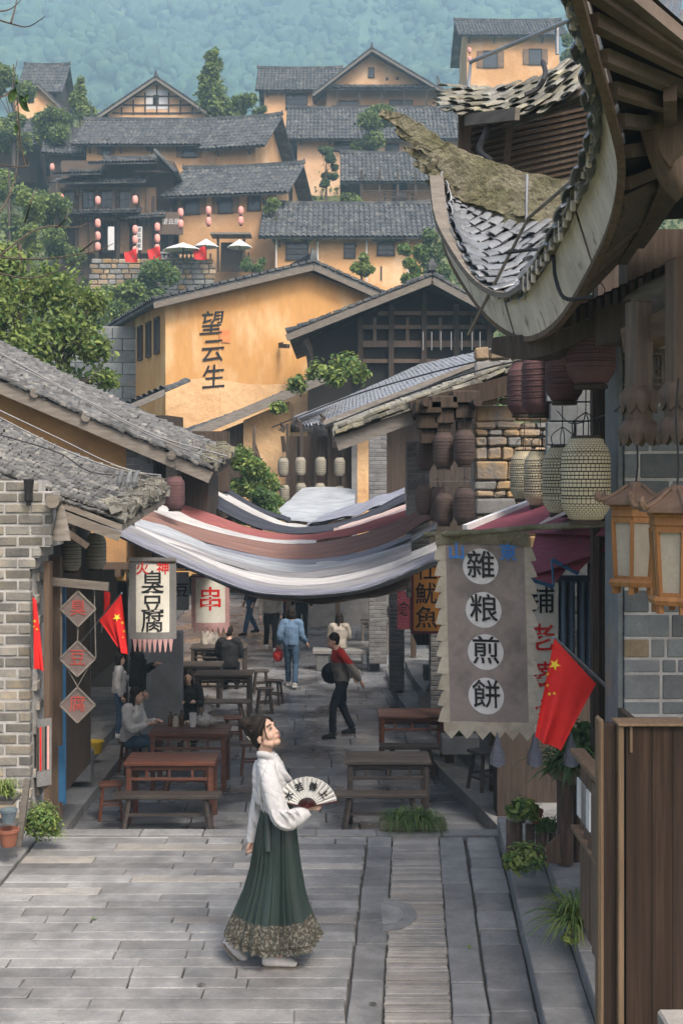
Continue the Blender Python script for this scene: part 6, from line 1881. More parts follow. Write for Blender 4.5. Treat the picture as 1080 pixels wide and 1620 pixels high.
# ---------------------------------------------------------------- people
m_skin = mat('skin', (.54, .355, .27), .5, (.50, .32, .24), s=5, bump=.05, bs=80)
m_hair = mat('hair', (.014, .011, .009), .7, (.022, .017, .014), s=20, bump=.4, bs=40, bd=.003, spec=.12)
def cm(n, c, **k): return mat(n, c, .85, tuple(x * .75 for x in c), s=5, bump=.45, bs=13, bd=.014, **k)
m_denim, m_jeans, m_navy, m_blk = cm('denim', (.115, .19, .29)), cm('jeans', (.05, .09, .145)), cm('navy_cloth', (.02, .024, .036)), cm('black_cloth', (.016, .017, .019))
m_greysh, m_offw, m_redj, m_beige = cm('grey_shirt', (.25, .235, .215)), cm('off_white_cloth', (.52, .52, .51)), cm('red_jacket', (.42, .035, .03)), cm('beige_cloth', (.34, .31, .265))
m_shoew = mat('white_shoe', (.66, .64, .60), .6, bump=.1)
def person(label, loc, rz=0, H=1.68, J=None, top=m_blk, bottom=m_navy, shoes=m_blk, hair='short', legs=True, vox=.017, top2=None, long_coat=0.0, group=None, wide=1.0):
    """faces -y at rz 0"""
    j = dict(pel=(0, 0, .93), che=(0, -.01, 1.26), nec=(0, .0, 1.44), hea=(0, -.02, 1.575), shl=(.175, 0, 1.375), ell_=(.235, .03, 1.1), wrl=(.245, -.06, .86), shr=(-.175, 0, 1.375), elr=(-.235, .03, 1.1), wrr=(-.245, -.06, .86),
             hil=(.085, 0, .9), knl=(.1, -.02, .5), anl=(.1, .02, .09), hir=(-.085, 0, .9), knr=(-.1, -.02, .5), anr=(-.1, .02, .09))
    j.update(J or {})
    j = {k: V(v) for k, v in j.items()}
    t = thing('person', label, 'person', loc, rz, group)
    t.scale = (H / 1.7,) * 3
    b = MB()
    hd = j['hea']
    b.ell(hd + V((0, .01, .03)), (.074, .092, .098)).ell(hd + V((0, -.035, -.04)), (.056, .055, .075)).ell(hd + V((0, -.06, -.085)), (.028, .026, .024))
    b.tube([hd + V((0, -.09, .0)), hd + V((0, -.108, -.03))], [.009, .015], 6)
    for s_ in (-1, 1): b.ell(hd + V((s_ * .075, .01, -.015)), (.01, .018, .03), 8, 6)
    b.tube([j['nec'] - V((0, 0, .06)), j['nec'], hd - V((0, -.01, .03))], [.07, .055, .052], 10)
    b.tube([j['pel'], j['che'], j['nec'] - V((0, 0, .05))], [.13, .14, .08], 12, ry=[.1, .1, .06])
    for s_ in 'lr':
        sh, e_, wr = j['sh' + s_], j['el' + s_ + ('_' if s_ == 'l' else '')], j['wr' + s_]
        b.tube(path([j['che'].lerp(sh, .6) + V((0, 0, .05)), sh, e_, wr], 12), [.06, .058, .055, .052, .05, .045, .043, .042, .038, .034, .03, .026], 8)
        d = (wr - e_).normalized()
        sd_ = V((-d.y, d.x, 0)) if abs(d.z) < .9 else V((0, -1, 0))
        sd_ = sd_.normalized(); nn = d.cross(sd_).normalized()
        b.ell(wr + d * .05, (.04, .04, .04), 8, 6)
        b.tube([wr, wr + d * .085], [.026, .036], 8, ry=[.02, .018], up=nn)
        for q in range(4):
            o = sd_ * ((q - 1.5) * .021)
            L = (.075, .088, .082, .064)[q]
            b.tube([wr + d * .075 + o, wr + d * (.08 + L * .5) + o - nn * .012, wr + d * (.075 + L * .8) + o - nn * .035], [.011, .0105, .009], 6)
        b.tube([wr + d * .025 + sd_ * .028, wr + d * .06 + sd_ * .055, wr + d * .095 + sd_ * .058], [.013, .012, .01], 6)
        hi, kn, an = j['hi' + s_], j['kn' + s_], j['an' + s_]
        b.tube([j['pel'], hi, hi.lerp(kn, .5), kn, kn.lerp(an, .4), an], [.085, .08, .07, .052, .05, .035], 10)
        b.tube([an, an + V((0, -.06, -.05)), an + V((0, -.15, -.065))], [.036, .035, .025], 8)
    baked('body', b, m_skin, t, vox, 2)
    for s_ in (-1, 1):
        MB().ell(hd + V((s_ * .03, -.083, .008)), (.012, .008, .006), 8, 6).build('eye', m_black, t)
    h_ = MB()
    h_.ell(hd + V((0, .02, .05)), (.083, .096, .1))
    if hair == 'short': h_.ell(hd + V((0, .045, .0)), (.077, .065, .07))
    if hair in ('long', 'braid', 'bob'):
        h_.ell(hd + V((0, .05, -.03)), (.082, .06, .1))
        for s_ in (-1, 1): h_.tube([hd + V((s_ * .072, .0, .05)), hd + V((s_ * .082, .005, -.06)), hd + V((s_ * .075, .02, -.16))], [.02, .026, .02], 8)
    if hair == 'long': h_.tube([hd + V((0, .07, 0)), hd + V((0, .09, -.14)), hd + V((0, .1, -.3))], [.06, .075, .04], 10, ry=[.03, .035, .02])
    if hair == 'braid':
        pts = path([hd + V((0, .09, 0)), hd + V((0, .11, -.12)), hd + V((.0, .13, -.36))], 14)
        h_.tube(pts, [.03 + .008 * (k % 2) - .001 * k for k in range(14)], 8)
    baked('hair', h_, m_hair, t, .012, 1)
    # clothes
    c = MB()
    W_ = wide
    c.tube([j['pel'] - V((0, 0, .02 + long_coat)), j['pel'] + V((0, 0, .07)), j['pel'].lerp(j['che'], .6), j['che'] + V((0, 0, .05)), j['nec'] - V((0, 0, .035))], [.165 * W_, .165 * W_, .165 * W_, .175 * W_, .075], 14, ry=[.12 * W_, .125 * W_, .125 * W_, .125 * W_, .068])
    for s_ in 'lr':
        sh, e_, wr = j['sh' + s_], j['el' + s_ + ('_' if s_ == 'l' else '')], j['wr' + s_]
        c.tube(path([j['che'].lerp(sh, .5) + V((0, 0, .06)), sh, e_, e_.lerp(wr, .93)], 12), [x * W_ for x in (.08, .08, .082, .076, .07, .066, .065, .066, .064, .06, .056, .05)], 10)
    c.tube([j['nec'] - V((0, 0, .05)), j['nec'] + V((0, 0, .0))], [.08, .07], 10)
    def crumple(co, n): return n * (.012 * noise.noise(co * 9) + .006 * noise.noise(co * 22))
    o = baked('jacket', c, [top, top2] if top2 else top, t, .016, 2, disp=crumple)
    if top2:
        for p in o.data.polygons: p.material_index = 1 if p.center.z < j['che'].z - .02 and not (p.center.z > j['che'].z - .02) else 0
    if legs:
        g = MB()
        g.tube([j['pel'] + V((0, 0, .06)), j['pel'], j['pel'] - V((0, 0, .1))], [.15, .155, .13], 12, ry=[.105, .11, .1])
        for s_ in 'lr':
            hi, kn, an = j['hi' + s_], j['kn' + s_], j['an' + s_]
            g.tube([j['pel'], hi, hi.lerp(kn, .5), kn, kn.lerp(an, .5), an + V((0, 0, .0))], [.1, .1, .09, .07, .065, .058], 10)
        baked('trousers', g, bottom, t, .017, 2, disp=crumple)
    for s_ in 'lr':
        an = j['an' + s_]
        f_ = MB().tube([an + V((0, .045, -.045)), an + V((0, .0, -.035)), an + V((0, -.08, -.05)), an + V((0, -.17, -.06))], [.04, .05, .048, .03], 10, ry=[.045, .05, .04, .028])
        f_.box(an + V((0, -.06, -.078)), (.085, .24, .02), None, .008)
        f_.build('shoe', shoes, t, 50)
    return t
def at(px, foot, z=ZS): 
    D = (CZ - z) * F / (foot - YH); return V((P(px, 0, D).x, D, z))
walk = dict(knl=(.09, -.13, .5), anl=(.09, -.22, .1), knr=(-.09, .02, .5), anr=(-.09, .22, .14))
# man in red and white jacket, walking left, hands behind him
wk2 = dict(knl=(.1, -.17, .52), anl=(.1, -.18, .09), knr=(-.1, .02, .5), anr=(-.1, .19, .12), che=(0, -.06, 1.25), nec=(0, -.1, 1.43), hea=(0, -.15, 1.56), shl=(.185, -.04, 1.37), shr=(-.185, -.04, 1.37), ell_=(.24, .13, 1.12), wrl=(.18, .26, .93), elr=(-.24, .1, 1.12), wrr=(-.2, .24, .92))
t = person('man in a red and grey jacket walking left with a shoulder bag', at(541, 1166), R(-78), 1.72, wk2, m_redj, m_navy, m_blk, 'short', top2=m_greysh, wide=1.05)
bag = thing('shoulder_bag', 'dark navy shoulder bag at the hip of the man in red', 'bag', at(524, 1160) + V((0, -.12, 1.02)))
b_ = MB().ell((0, 0, 0), (.17, .1, .18)); baked('bag', b_, m_navy, bag, .02, 1, disp=lambda c, n: n * .015 * noise.noise(c * 12))
MB().tube(path([(.0, 0, .1), (.08, -.06, .3), (.1, 0, .48)], 8), .012, 6).build('strap', m_navy, bag)
# woman in denim walking away with a red bag
person('woman in a denim jacket and jeans walking up the street', at(461, 1088), R(176), 1.62, dict(walk, wrl=(.27, -.08, .92), ell_=(.25, .05, 1.1), wrr=(-.3, -.1, .95)), m_denim, m_jeans, m_shoew, 'bob', wide=1.08)
bag = thing('red_bag', 'red drawstring bag carried by the woman in denim', 'bag', at(440, 1085) + V((0, 0, .62)))
b_ = MB().ell((0, 0, 0), (.11, .09, .13)).tube([(0, 0, .1), (0, 0, .2)], [.06, .02], 8); baked('bag', b_, m_redj, bag, .014, 1, disp=lambda c, n: n * .014 * noise.noise(c * 16))
person('man in a loose grey shirt and dark trousers walking toward the plaza', at(428, 1030), R(8), 1.74, walk, m_greysh, m_blk, m_shoew, 'short', wide=1.08)
person('person in dark blue clothes mid stride far up the street', at(397, 1005), R(-60), 1.76, walk, m_navy, m_jeans, m_blk, 'short')
person('person in black standing behind the woman in denim', at(477, 1010), R(170), 1.7, {}, m_blk, m_blk, m_blk, 'short')
person('person in dark red and black far up the street', at(443, 1005), R(20), 1.66, walk, m_redj, m_blk, m_blk, 'long')
sit = dict(pel=(0, .02, .52), che=(0, -.02, .86), nec=(0, -.05, 1.03), hea=(0, -.09, 1.16), shl=(.18, -.02, .97), shr=(-.18, -.02, .97), ell_=(.22, -.1, .72), wrl=(.12, -.34, .78), elr=(-.22, -.1, .72), wrr=(-.12, -.34, .78),
           hil=(.09, 0, .5), knl=(.11, -.4, .5), anl=(.11, -.38, .09), hir=(-.09, 0, .5), knr=(-.11, -.4, .5), anr=(-.11, -.38, .09))
person('seated woman in an off white jacket leaning on the table', at(208, 1225), R(72), 1.66, sit, m_offw, m_jeans, m_shoew, 'long', wide=1.12)
person('young woman with long black hair sitting behind the table', at(290, 1190) + V((0, .6, .0)), R(5), 1.58, sit, m_blk, m_blk, m_blk, 'long')
person('man in a black jacket seated with his back turned, far left table', at(362, 1095), R(178), 1.72, sit, m_blk, m_blk, m_blk, 'short', wide=1.15)
person('woman with a braid seated on the stone slab, seen from behind', at(536, 1060), R(176), 1.66, sit, m_beige, m_greysh, m_blk, 'braid', wide=1.05)
hand_up = dict(ell_=(.24, -.14, 1.14), wrl=(.1, -.3, 1.22))
person('girl in a denim shirt standing at the left stall', at(250, 1168, ZS + .28) + V((0, .5, 0)), R(150), 1.45, hand_up, m_denim, m_blk, m_blk, 'bob')
person('person in black with a beige coat over one arm at the left stall', at(214, 1180, ZS + .28) + V((0, .2, 0)), R(110), 1.6, hand_up, m_blk, m_beige, m_blk, 'long', wide=1.1)
person('child in a white hooded top at the left stall', at(183, 1172, ZS + .28) + V((0, .3, 0)), R(100), 1.28, hand_up, m_offw, m_jeans, m_shoew, 'bob', wide=1.15)
person('man in a beige jacket sitting far back at left', at(330, 1075), R(60), 1.68, sit, m_beige, m_blk, m_blk, 'short')

# the woman with the fan, eight metres from the camera
S_ = 8.3 / F
wt = thing('person', 'woman in a white blouse and long green pleated skirt walking on the plaza', 'person', GP(430, 1520) * 1.0)
wt.location = (P(430, 0, 8.3).x, 8.3, 0)
def w2(px, py, y=0.0): return V(((px - 430) * S_, y, (1520 - py) * S_))
HM = Matrix.Translation(w2(418, 1157)) @ Matrix.Rotation(R(-30), 4, 'Z') @ Matrix.Rotation(R(-27), 4, 'Y') @ Matrix.Rotation(R(6), 4, 'X')
H3 = HM.to_3x3()
def hp(x, y, z): return HM @ V((x, y, z))
b = MB()
b.ell(hp(-.012, 0, .03), (.092, .073, .088), 20, 14, H3)
b.ell(hp(.03, 0, -.018), (.06, .058, .085), 18, 12, H3)
b.ell(hp(.058, 0, -.086), (.029, .028, .022), 14, 10, H3)
for s_ in (-1, 1):
    b.ell(hp(.05, s_ * .033, -.030), (.034, .029, .03), 12, 8, H3)
    b.ell(hp(-.008, s_ * .074, -.022), (.017, .008, .03), 10, 8, H3 @ Matrix.Rotation(R(10), 3, 'Y'))
    b.tube([hp(.005, s_ * .058, -.05), hp(.05, s_ * .03, -.088)], [.022, .02], 10)
    b.tube([hp(.083, s_ * .012, .033), hp(.074, s_ * .045, .034)], [.009, .008], 8)
b.tube([hp(.084, 0, .022), hp(.090, 0, .0), hp(.098, 0, -.022)], [.007, .0075, .009], 8)
b.ell(hp(.093, 0, -.027), (.012, .014, .008), 10, 8, H3)
b.ell(hp(.082, 0, -.056), (.014, .024, .014), 10, 8, H3)
nb = w2(420, 1192)
b.tube([hp(-.02, 0, -.05), nb + V((0, 0, .02)), nb + V((.01, 0, -.05))], [.052, .046, .05], 14)
hd_w = w2(486, 1266, -.16)
# near arm and hand at the fan
b.tube(path([w2(425, 1208, -.12), w2(433, 1232, -.185), w2(444, 1266, -.22), w2(457, 1279, -.205), w2(475, 1273, -.18), hd_w], 14), [.04] * 7 + [.034, .032, .03, .029, .028, .026, .025], 10)
pd = (w2(495, 1263, -.155) - hd_w).normalized()
sdv = V((0, -1, 0)); nn = V((-pd.z, 0, pd.x))
b.tube([hd_w, hd_w + pd * .035, hd_w + pd * .06], [.02, .03, .03], 10, ry=[.018, .02, .018])
for q in range(4):
    o = nn * ((1.5 - q) * .0155) 
    b.tube(path([hd_w + pd * .045 + o + sdv * .012, hd_w + pd * .075 + o + sdv * .026, hd_w + pd * .09 + o + sdv * .004, hd_w + pd * .072 + o - sdv * .02], 7), [.0088, .0088, .0086, .0083, .008, .0075, .0065], 7)
b.tube(path([hd_w + pd * .01 + nn * .022, hd_w + pd * .045 + nn * .034 + sdv * .012, hd_w + pd * .078 + nn * .026 + sdv * .02], 6), [.0115, .011, .0105, .01, .009, .0075], 7)
# far arm, held back
fh = w2(398, 1330, .06)
b.tube(path([w2(418, 1208, .15), w2(405, 1268, .12), fh], 10), [.038] * 5 + [.038, .034, .031, .028, .024], 10)
dd = V((-.25, -.1, -1)).normalized(); ss = V((-.4, -.9, .2)).normalized()
b.tube([fh, fh + dd * .03, fh + dd * .055], [.02, .028, .026], 10, ry=[.016, .018, .016])
for q in range(4):
    o = V((.0155 * (q - 1.5), .006 * (q - 1.5), 0))
    b.tube(path([fh + dd * .05 + o, fh + dd * .078 + o + V((.012, -.008, 0)), fh + dd * .08 + o + V((.034, -.012, .012))], 6), [.0088, .0086, .0084, .008, .0072, .006], 7)
b.tube(path([fh + dd * .015 + ss * .02, fh + dd * .04 + ss * .036, fh + dd * .066 + ss * .034], 5), [.011, .0108, .01, .009, .007], 7)
b.tube([nb + V((.01, 0, -.04)), w2(433, 1230), w2(440, 1290), w2(436, 1340)], [.045, .075, .075, .085], 14, ry=[.045, .07, .07, .075])
for (kx, ky, ax, ay, yy) in ((415, 1415, 366, 1500, .07), (440, 1410, 440, 1505, -.07)):
    b.tube([w2(436, 1330, yy * .6), w2(kx, ky, yy), w2(ax, ay, yy)], [.075, .055, .036], 10)
baked('body', b, m_skin, wt, .0055, 2)
m_lip = mat('lips', (.46, .19, .165), .4, bump=0); m_eyew = mat('eye_white', (.62, .58, .54), .3, bump=0)
MB().ell(hp(.0915, 0, -.053), (.0065, .019, .0035), 12, 6, H3).ell(hp(.0905, 0, -.0605), (.007, .016, .0045), 12, 6, H3).build('lips', m_lip, wt, 180)
for s_ in (-1, 1):
    e_ = MB().ell(hp(.0795, s_ * .031, .006), (.007, .0125, .0052), 12, 8, H3).build('eye', m_eyew, wt, 180)
    MB().ell(hp(.0850, s_ * .0305, .0065), (.004, .0062, .0058), 10, 8, H3).build('iris', m_black, e_, 180)
    MB().tube(path([hp(.083, s_ * .015, .008), hp(.0885, s_ * .03, .0145), hp(.078, s_ * .05, .009)], 8), [.001, .002, .0026, .0026, .0026, .0024, .002, .001], 6).build('eyelash', m_black, wt)
    MB().tube(path([hp(.092, s_ * .015, .031), hp(.090, s_ * .033, .037), hp(.076, s_ * .054, .030)], 8), [.0018, .0028, .003, .003, .0028, .0024, .002, .001], 6).build('eyebrow', m_hair, wt)
# hair with bun and pins
h_ = MB()
h_.ell(hp(-.024, 0, .04), (.095, .083, .098), 22, 14, H3)
h_.ell(hp(-.05, 0, -.02), (.055, .068, .07), 18, 12, H3)
for s_ in (-1, 1):
    h_.tube(path([hp(.062, s_ * .012, .085), hp(.05, s_ * .056, .055), hp(.01, s_ * .079, .02), hp(-.035, s_ * .074, -.01)], 10), [.012, .014, .016, .017, .018, .018, .018, .016, .014, .012], 8)
for k in range(9):
    a = -1.1 + 2.2 * k / 8
    h_.tube(path([hp(.052 - .012 * abs(a), math.sin(a) * .06, .082 - .02 * abs(a)), hp(-.03, math.sin(a) * .078, .125 - .03 * abs(a)), hp(-.1, math.sin(a) * .04, .09)], 9), .009, 6)
bc = w2(388, 1142, .01)
for k in range(7):
    a = k * .9
    M_ = Matrix.Rotation(a, 3, 'Y') @ Matrix.Rotation(a * 1.7, 3, 'Z')
    h_.tube([bc + M_ @ V((.033 * math.cos(q * .45), .033 * math.sin(q * .45), .01 * math.sin(q * 1.3))) for q in range(14)], .0135, 7)
h_.ell(bc, .035, 12, 9); h_.tube([bc, hp(-.09, 0, .05)], [.03, .045], 10)
hr = baked('hair', h_, m_hair, wt, .0042, 1, disp=lambda c, n: n * .0022 * noise.noise(V((c.x * 60, c.y * 60, c.z * 180))))
for (a, bq) in (((398, 1151), (411, 1132)), ((392, 1160), (396, 1166))):
    MB().tube([w2(*a, -.05), w2(*bq, -.03)], .004, 6).build('hair_pin', m_edge, hr)
MB().tube(path([hp(.07, -.03, .072), hp(.062, -.062, .03), hp(.052, -.07, -.03), hp(.056, -.068, -.055)], 12), [.004, .005, .005, .0048, .0045, .004, .0038, .0035, .003, .0025, .002, .001], 6).build('hair_lock', m_hair, hr)
# blouse
m_blouse = mat('white_blouse', (.54, .535, .53), .85, (.46, .455, .46), s=4, bump=.35, bs=55, bd=.003)
b = MB()
rows = [(424, 1186, 12, .052), (424, 1194, 17, .07), (427, 1204, 21, .13), (430, 1222, 25, .148), (432, 1245, 26, .135), (436, 1265, 24, .12), (439, 1282, 23, .11), (440, 1290, 23, .108)]
b.loft([[w2(cx_ + a * math.cos(k * math.pi / 12), py_, by * math.sin(k * math.pi / 12)) for k in range(24)] for cx_, py_, a, by in rows])
na = path([w2(424, 1203, -.11), w2(432, 1230, -.19), w2(444, 1268, -.225), w2(457, 1281, -.21), w2(475, 1275, -.185), w2(489, 1267, -.165)], 22)
nr_ = [.058, .06, .061, .062, .063, .065, .067, .069, .07, .071, .071, .07, .069, .068, .066, .063, .06, .057, .053, .049, .046, .044]
b.tube(na, nr_, 16, ry=[x * .8 for x in nr_])
b.ell(w2(456, 1284, -.2), (.085, .055, .045), 14, 9)
fa = path([w2(420, 1206, .1), w2(411, 1245, .14), w2(404, 1285, .11), w2(399, 1322, .07), w2(398, 1334, .06)], 16)
b.tube(fa, [.05, .05, .05, .05, .05, .049, .048, .047, .046, .048, .046, .044, .042, .041, .04, .04], 14)
b.tube(path([w2(409, 1202, .05), w2(407, 1240, .04), w2(411, 1270, .0)], 8), [.03, .04, .045, .045, .04, .035, .03, .02], 10)
for q, r_ in ((((428, 1207, -.17), (437, 1235, -.245), (443, 1262, -.285)), .008), (((421, 1210, -.16), (426, 1240, -.24), (436, 1272, -.28)), .009), (((437, 1206, -.15), (446, 1232, -.2), (452, 1258, -.26)), .007),
             (((446, 1262, -.285), (456, 1272, -.285), (462, 1290, -.25)), .009), (((456, 1262, -.265), (466, 1270, -.26), (470, 1287, -.225)), .008), (((467, 1260, -.245), (474, 1268, -.24), (478, 1282, -.21)), .007),
             (((432, 1262, -.285), (444, 1282, -.29), (462, 1292, -.25)), .009), (((412, 1212, -.1), (412, 1245, -.11), (418, 1276, -.1)), .009), (((420, 1226, -.13), (420, 1256, -.13), (426, 1284, -.11)), .008),
             (((404, 1262, .06), (402, 1282, .06), (407, 1298, .06)), .008), (((397, 1290, .03), (401, 1302, .03), (405, 1312, .04)), .007)):
    b.tube(path([w2(*k) for k in q], 8), [r_ * .4, r_, r_ * 1.2, r_ * 1.2, r_ * 1.2, r_ * 1.1, r_, r_ * .4], 7)
def folds(c, n):
    d = .009 * noise.noise(V((c.x * 16, c.y * 10, c.z * 8))) + .009 * math.sin(c.x * 55 + c.z * 42 + 6 * noise.noise(c * 7)) * (.4 + noise.noise(c * 5 + V((3, 1, 2))))
    r_ = noise.noise(V((c.x * 13 + c.z * 3.5, c.y * 7, c.z * 3.2 - c.x * 2)))
    r2 = noise.noise(V((c.x * 8 + 5, c.y * 6, c.z * 15 + c.x * 9)))
    d = .3 * d - .006 * max(0, 1 - abs(r_) * 4.5) ** 2 - .004 * max(0, 1 - abs(r2) * 5) ** 2 * (1 if c.z > 1.05 else .5)
    return n * d
bl = baked('blouse', b, m_blouse, wt, .0065, 2, disp=folds)
m = MB()
for dx, w_ in ((0, .012), (.012, .01)):
    m.tube(path([w2(408, 1187, .0) + V((dx, -.05, 0)), w2(421, 1187, -.075) + V((dx, 0, 0)), w2(432, 1196, -.06) + V((dx, 0, 0)), w2(447, 1215, -.06) + V((dx, -.02, 0)), w2(457, 1230, -.05) + V((dx, 0, 0))], 14), w_, 8, ry=.02)
m.tube([w2(423 + 14.5 * math.cos(k * .449), 1191 + 2.5 * math.cos(k * .449), .062 * math.sin(k * .449)) for k in range(15)], .012, 8, ry=.016)
m.build('collar', m_blouse, bl, 180)
# skirt
m_skirt = mat('green_satin', (.025, .044, .038), .42, (.013, .025, .022), s=3, bump=.25, bs=22, bd=.004, st=(2, 2, .4), spec=.55)
m_band = mat('patterned_band', (.06, .058, .045), .6, (.04, .04, .032), s=9, bump=.2, bs=60, c3=(.175, .165, .135), s3=60, lo3=.49, hi3=.6)
m_bandl = mat('band_line', (.04, .035, .022), .6, bump=.1)
srow = [(438, 1266, 23, .10), (439, 1282, 25, .11), (438, 1300, 29, .125), (437, 1330, 33, .15), (436, 1368, 38, .155), (434, 1404, 46, .17), (432, 1432, 55, .185), (431, 1454, 63, .195), (431, 1474, 72, .205), (431, 1482, 75, .208)]
NP = 27
def skirt_pt(a, f, off=0.0):
    x = f * (len(srow) - 1); i = min(int(x), len(srow) - 2); k = x - i
    r0, r1 = srow[i], srow[i + 1]
    cx_, py_, rx, ry = [lerp(r0[q], r1[q], k) for q in range(4)]
    ph = a / (2 * math.pi) * NP + .5 * noise.noise(V((math.cos(a) * 2, math.sin(a) * 2, f * .8)))
    tri = ph % 1
    saw = (tri / .85 if tri < .85 else (1 - tri) / .15) - .5
    d = (.006 + .034 * f) * saw * (1 + .7 * noise.noise(V((a * 2, f * 1.2, 5))))
    big = .045 * f * f * noise.noise(V((math.cos(a) * 2.2, math.sin(a) * 2.2, f + 9)))
    dz = (.018 * math.sin(a * 2 + 1) - .03 * (math.sin(a) < 0) * abs(math.sin(a))) * max(0, f - .6) / .4
    c_, s2 = math.cos(a), math.sin(a)
    return w2(cx_, py_, 0) + V(((rx * S_ + (d + big + off)) * c_, (ry + d + big + off) * s2, dz))
sk = MB(); sk.grid(lambda u, v: skirt_pt(u * 2 * math.pi, v * .72), 360, 40); sk.build('skirt', m_skirt, wt, 180)
sb = MB()
sb.grid(lambda u, v: skirt_pt(u * 2 * math.pi, .72 + .17 * v, .0005), 360, 14)
sb.mi = 1; sb.grid(lambda u, v: skirt_pt(u * 2 * math.pi, .89 + .02 * v, .0005), 360, 2); sb.mi = 0
sb.grid(lambda u, v: skirt_pt(u * 2 * math.pi, .91 + .09 * v, .0005), 360, 8)
sb.build('patterned_hem', [m_band, m_bandl], wt, 180)
MB().loft([[w2(439 + 24.5 * math.cos(k * math.pi / 16), py_, .107 * math.sin(k * math.pi / 16)) for k in range(32)] for py_ in (1278, 1270, 1262)], False).build('waistband', m_skirt, wt, 180)
m = MB(); m.slab(lambda u, v: w2(420 + 8 * u + 2 * v, 1272 + 60 * v, -.112 - .02 * u * (1 - u) - .05 * v), 4, 8, .003); m.build('sash', m_skirt, wt, 180)
def shoe(pts, r, ry, sole):
    b = MB(); b.tube(path(pts, 12), r, 12, ry=ry)
    s_ = baked('shoe', b, m_shoew, wt, .007, 1)
    MB().sweep(path(sole, 10), .085, .018).build('sole', m_wgrey, s_)
shoe([w2(416, 1506, -.07), w2(432, 1508, -.07), w2(452, 1512, -.07), w2(470, 1516, -.07)], [.035, .042, .045, .046, .046, .046, .045, .043, .04, .037, .032, .02], [.04, .05, .052, .05, .046, .042, .038, .034, .03, .026, .022, .014], [w2(414, 1519, -.07), w2(440, 1520, -.07), w2(473, 1520, -.07)])
shoe([w2(357, 1488, .06), w2(368, 1502, .06), w2(380, 1514, .06), w2(390, 1521, .06)], [.03, .038, .041, .042, .042, .042, .041, .04, .038, .035, .03, .018], [.034, .04, .042, .04, .038, .036, .033, .03, .027, .024, .02, .013], [w2(352, 1493, .06), w2(366, 1512, .06), w2(378, 1523, .06), w2(392, 1527, .06)])
# the fan, held in her hand
fn_ = thing('folding_fan', 'open white folding fan with black brush characters in the woman\'s hand', 'fan', wt.location + w2(487, 1262, -.19))
m_fan = mat('fan_paper', (.60, .60, .56), .8, (.53, .53, .5), s=6, bump=.1)
m_fanw = mat('fan_wood', (.085, .022, .022), .4, bump=.1)
a0, a1_, r0, r1 = R(12), R(168), .062, .196
NF = 16
def fan(a, r): return V((math.cos(a) * r, 0, math.sin(a) * r))
m = MB(); vs = []; fs = []
for k in range(NF * 2 + 1):
    a = lerp(a0, a1_, k / (NF * 2)); y = -.004 if k % 2 else .004
    vs += [fan(a, r0) + V((0, y * .5, 0)), fan(a, r1) + V((0, y, 0))]
for k in range(NF * 2): fs.append((2 * k, 2 * k + 1, 2 * k + 3, 2 * k + 2))
m.add(vs, fs); lf = m.build('leaf', m_fan, fn_)
for k in range(NF + 1):
    a = lerp(a0, a1_, k / NF)
    MB().bar(fan(a, .0) + V((0, .004 + k * .0003, 0)), fan(a, .19) + V((0, .006, 0)), .004, .007, (0, 1, 0)).build('rib', m_fanw, fn_)
    MB().bar(fan(a, .0) + V((0, -.004 - k * .0002, 0)), fan(a, .064) + V((0, -.003, 0)), .002, .008, (0, 1, 0)).build('rib', m_fanw, fn_)
for a in (a0, a1_): MB().bar(fan(a, -.01) + V((0, -.008, 0)), fan(a, .2) + V((0, -.008, 0)), .006, .013 if a == a0 else .005, (0, 1, 0)).build('guard', m_fanw, fn_)
for chh, ang in zip('水若善上', (147, 111, 74, 39)):
    a = R(ang)
    text('lettering', chh, .058, m_black, lf, FRONT(fan(a, .136) + V((0, -.0065, 0)), 0, a - math.pi / 2), .02, .0008)
# ---------------------------------------------------------------- plants
def blades(name, n, L, wd, seed, mats, spread=1.0, droop=1.0, r0=.03, seg=6):
    g = random.Random(seed)
    vs, fs, mi = [], [], []
    for k in range(n):
        a = g.uniform(0, 6.283); el = g.uniform(.55, 1.45)
        l = L * g.uniform(.55, 1.1); d = V((math.cos(a), math.sin(a), 0))
        p = d * g.uniform(0, r0); vel = d * math.cos(el) * spread + V((0, 0, math.sin(el)))
        side = V((-d.y, d.x, 0)); b = len(vs)
        m = g.randrange(len(mats))
        for i in range(seg + 1):
            w_ = wd * (1 - (i / seg) ** 2) * .5 + .0006
            vs += [p - side * w_, p + side * w_]
            vel = vel + V((0, 0, -1.5 * droop / seg)); p = p + vel.normalized() * (l / seg)
        for i in range(seg): fs.append((b + 2 * i, b + 2 * i + 1, b + 2 * i + 3, b + 2 * i + 2)); mi.append(m)
    return npmesh(name, np.array([tuple(v) for v in vs]), np.array(fs), mats, mi)
def grass_plant(name, label, loc, n, L, wd, seed, mats, pot=None, group=None, **k):
    t = thing(name, label, 'plant', loc, 0, group)
    link('foliage', blades('foliage', n, L, wd, seed, mats, **k), t)
    return t
def leafy(name, label, loc, r, n, ls, seed, mats, squash=.8, stems=9, z0=0.0):
    t = thing(name, label, 'plant', loc)
    pts = blob_pts([((0, 0, r * .7 + z0), r, squash), ((r * .4, -.1 * r, r * .5 + z0), r * .6, squash), ((-r * .45, 0, r * .5 + z0), r * .6, squash)], n, seed, .3)
    link('foliage', leafmesh('foliage', pts, ls, mats, seed, .6), t)
    m = MB()
    for k in range(stems):
        a = rnd.uniform(0, 6.28); m.tube(path([(0, 0, z0), (math.cos(a) * r * .3, math.sin(a) * r * .3, z0 + r * .6), (math.cos(a) * r * .75, math.sin(a) * r * .75, z0 + r * rnd.uniform(.6, 1.3))], 5), [.007, .006, .005, .004, .002], 4)
    m.build('stem', m_bark, t)
    return t
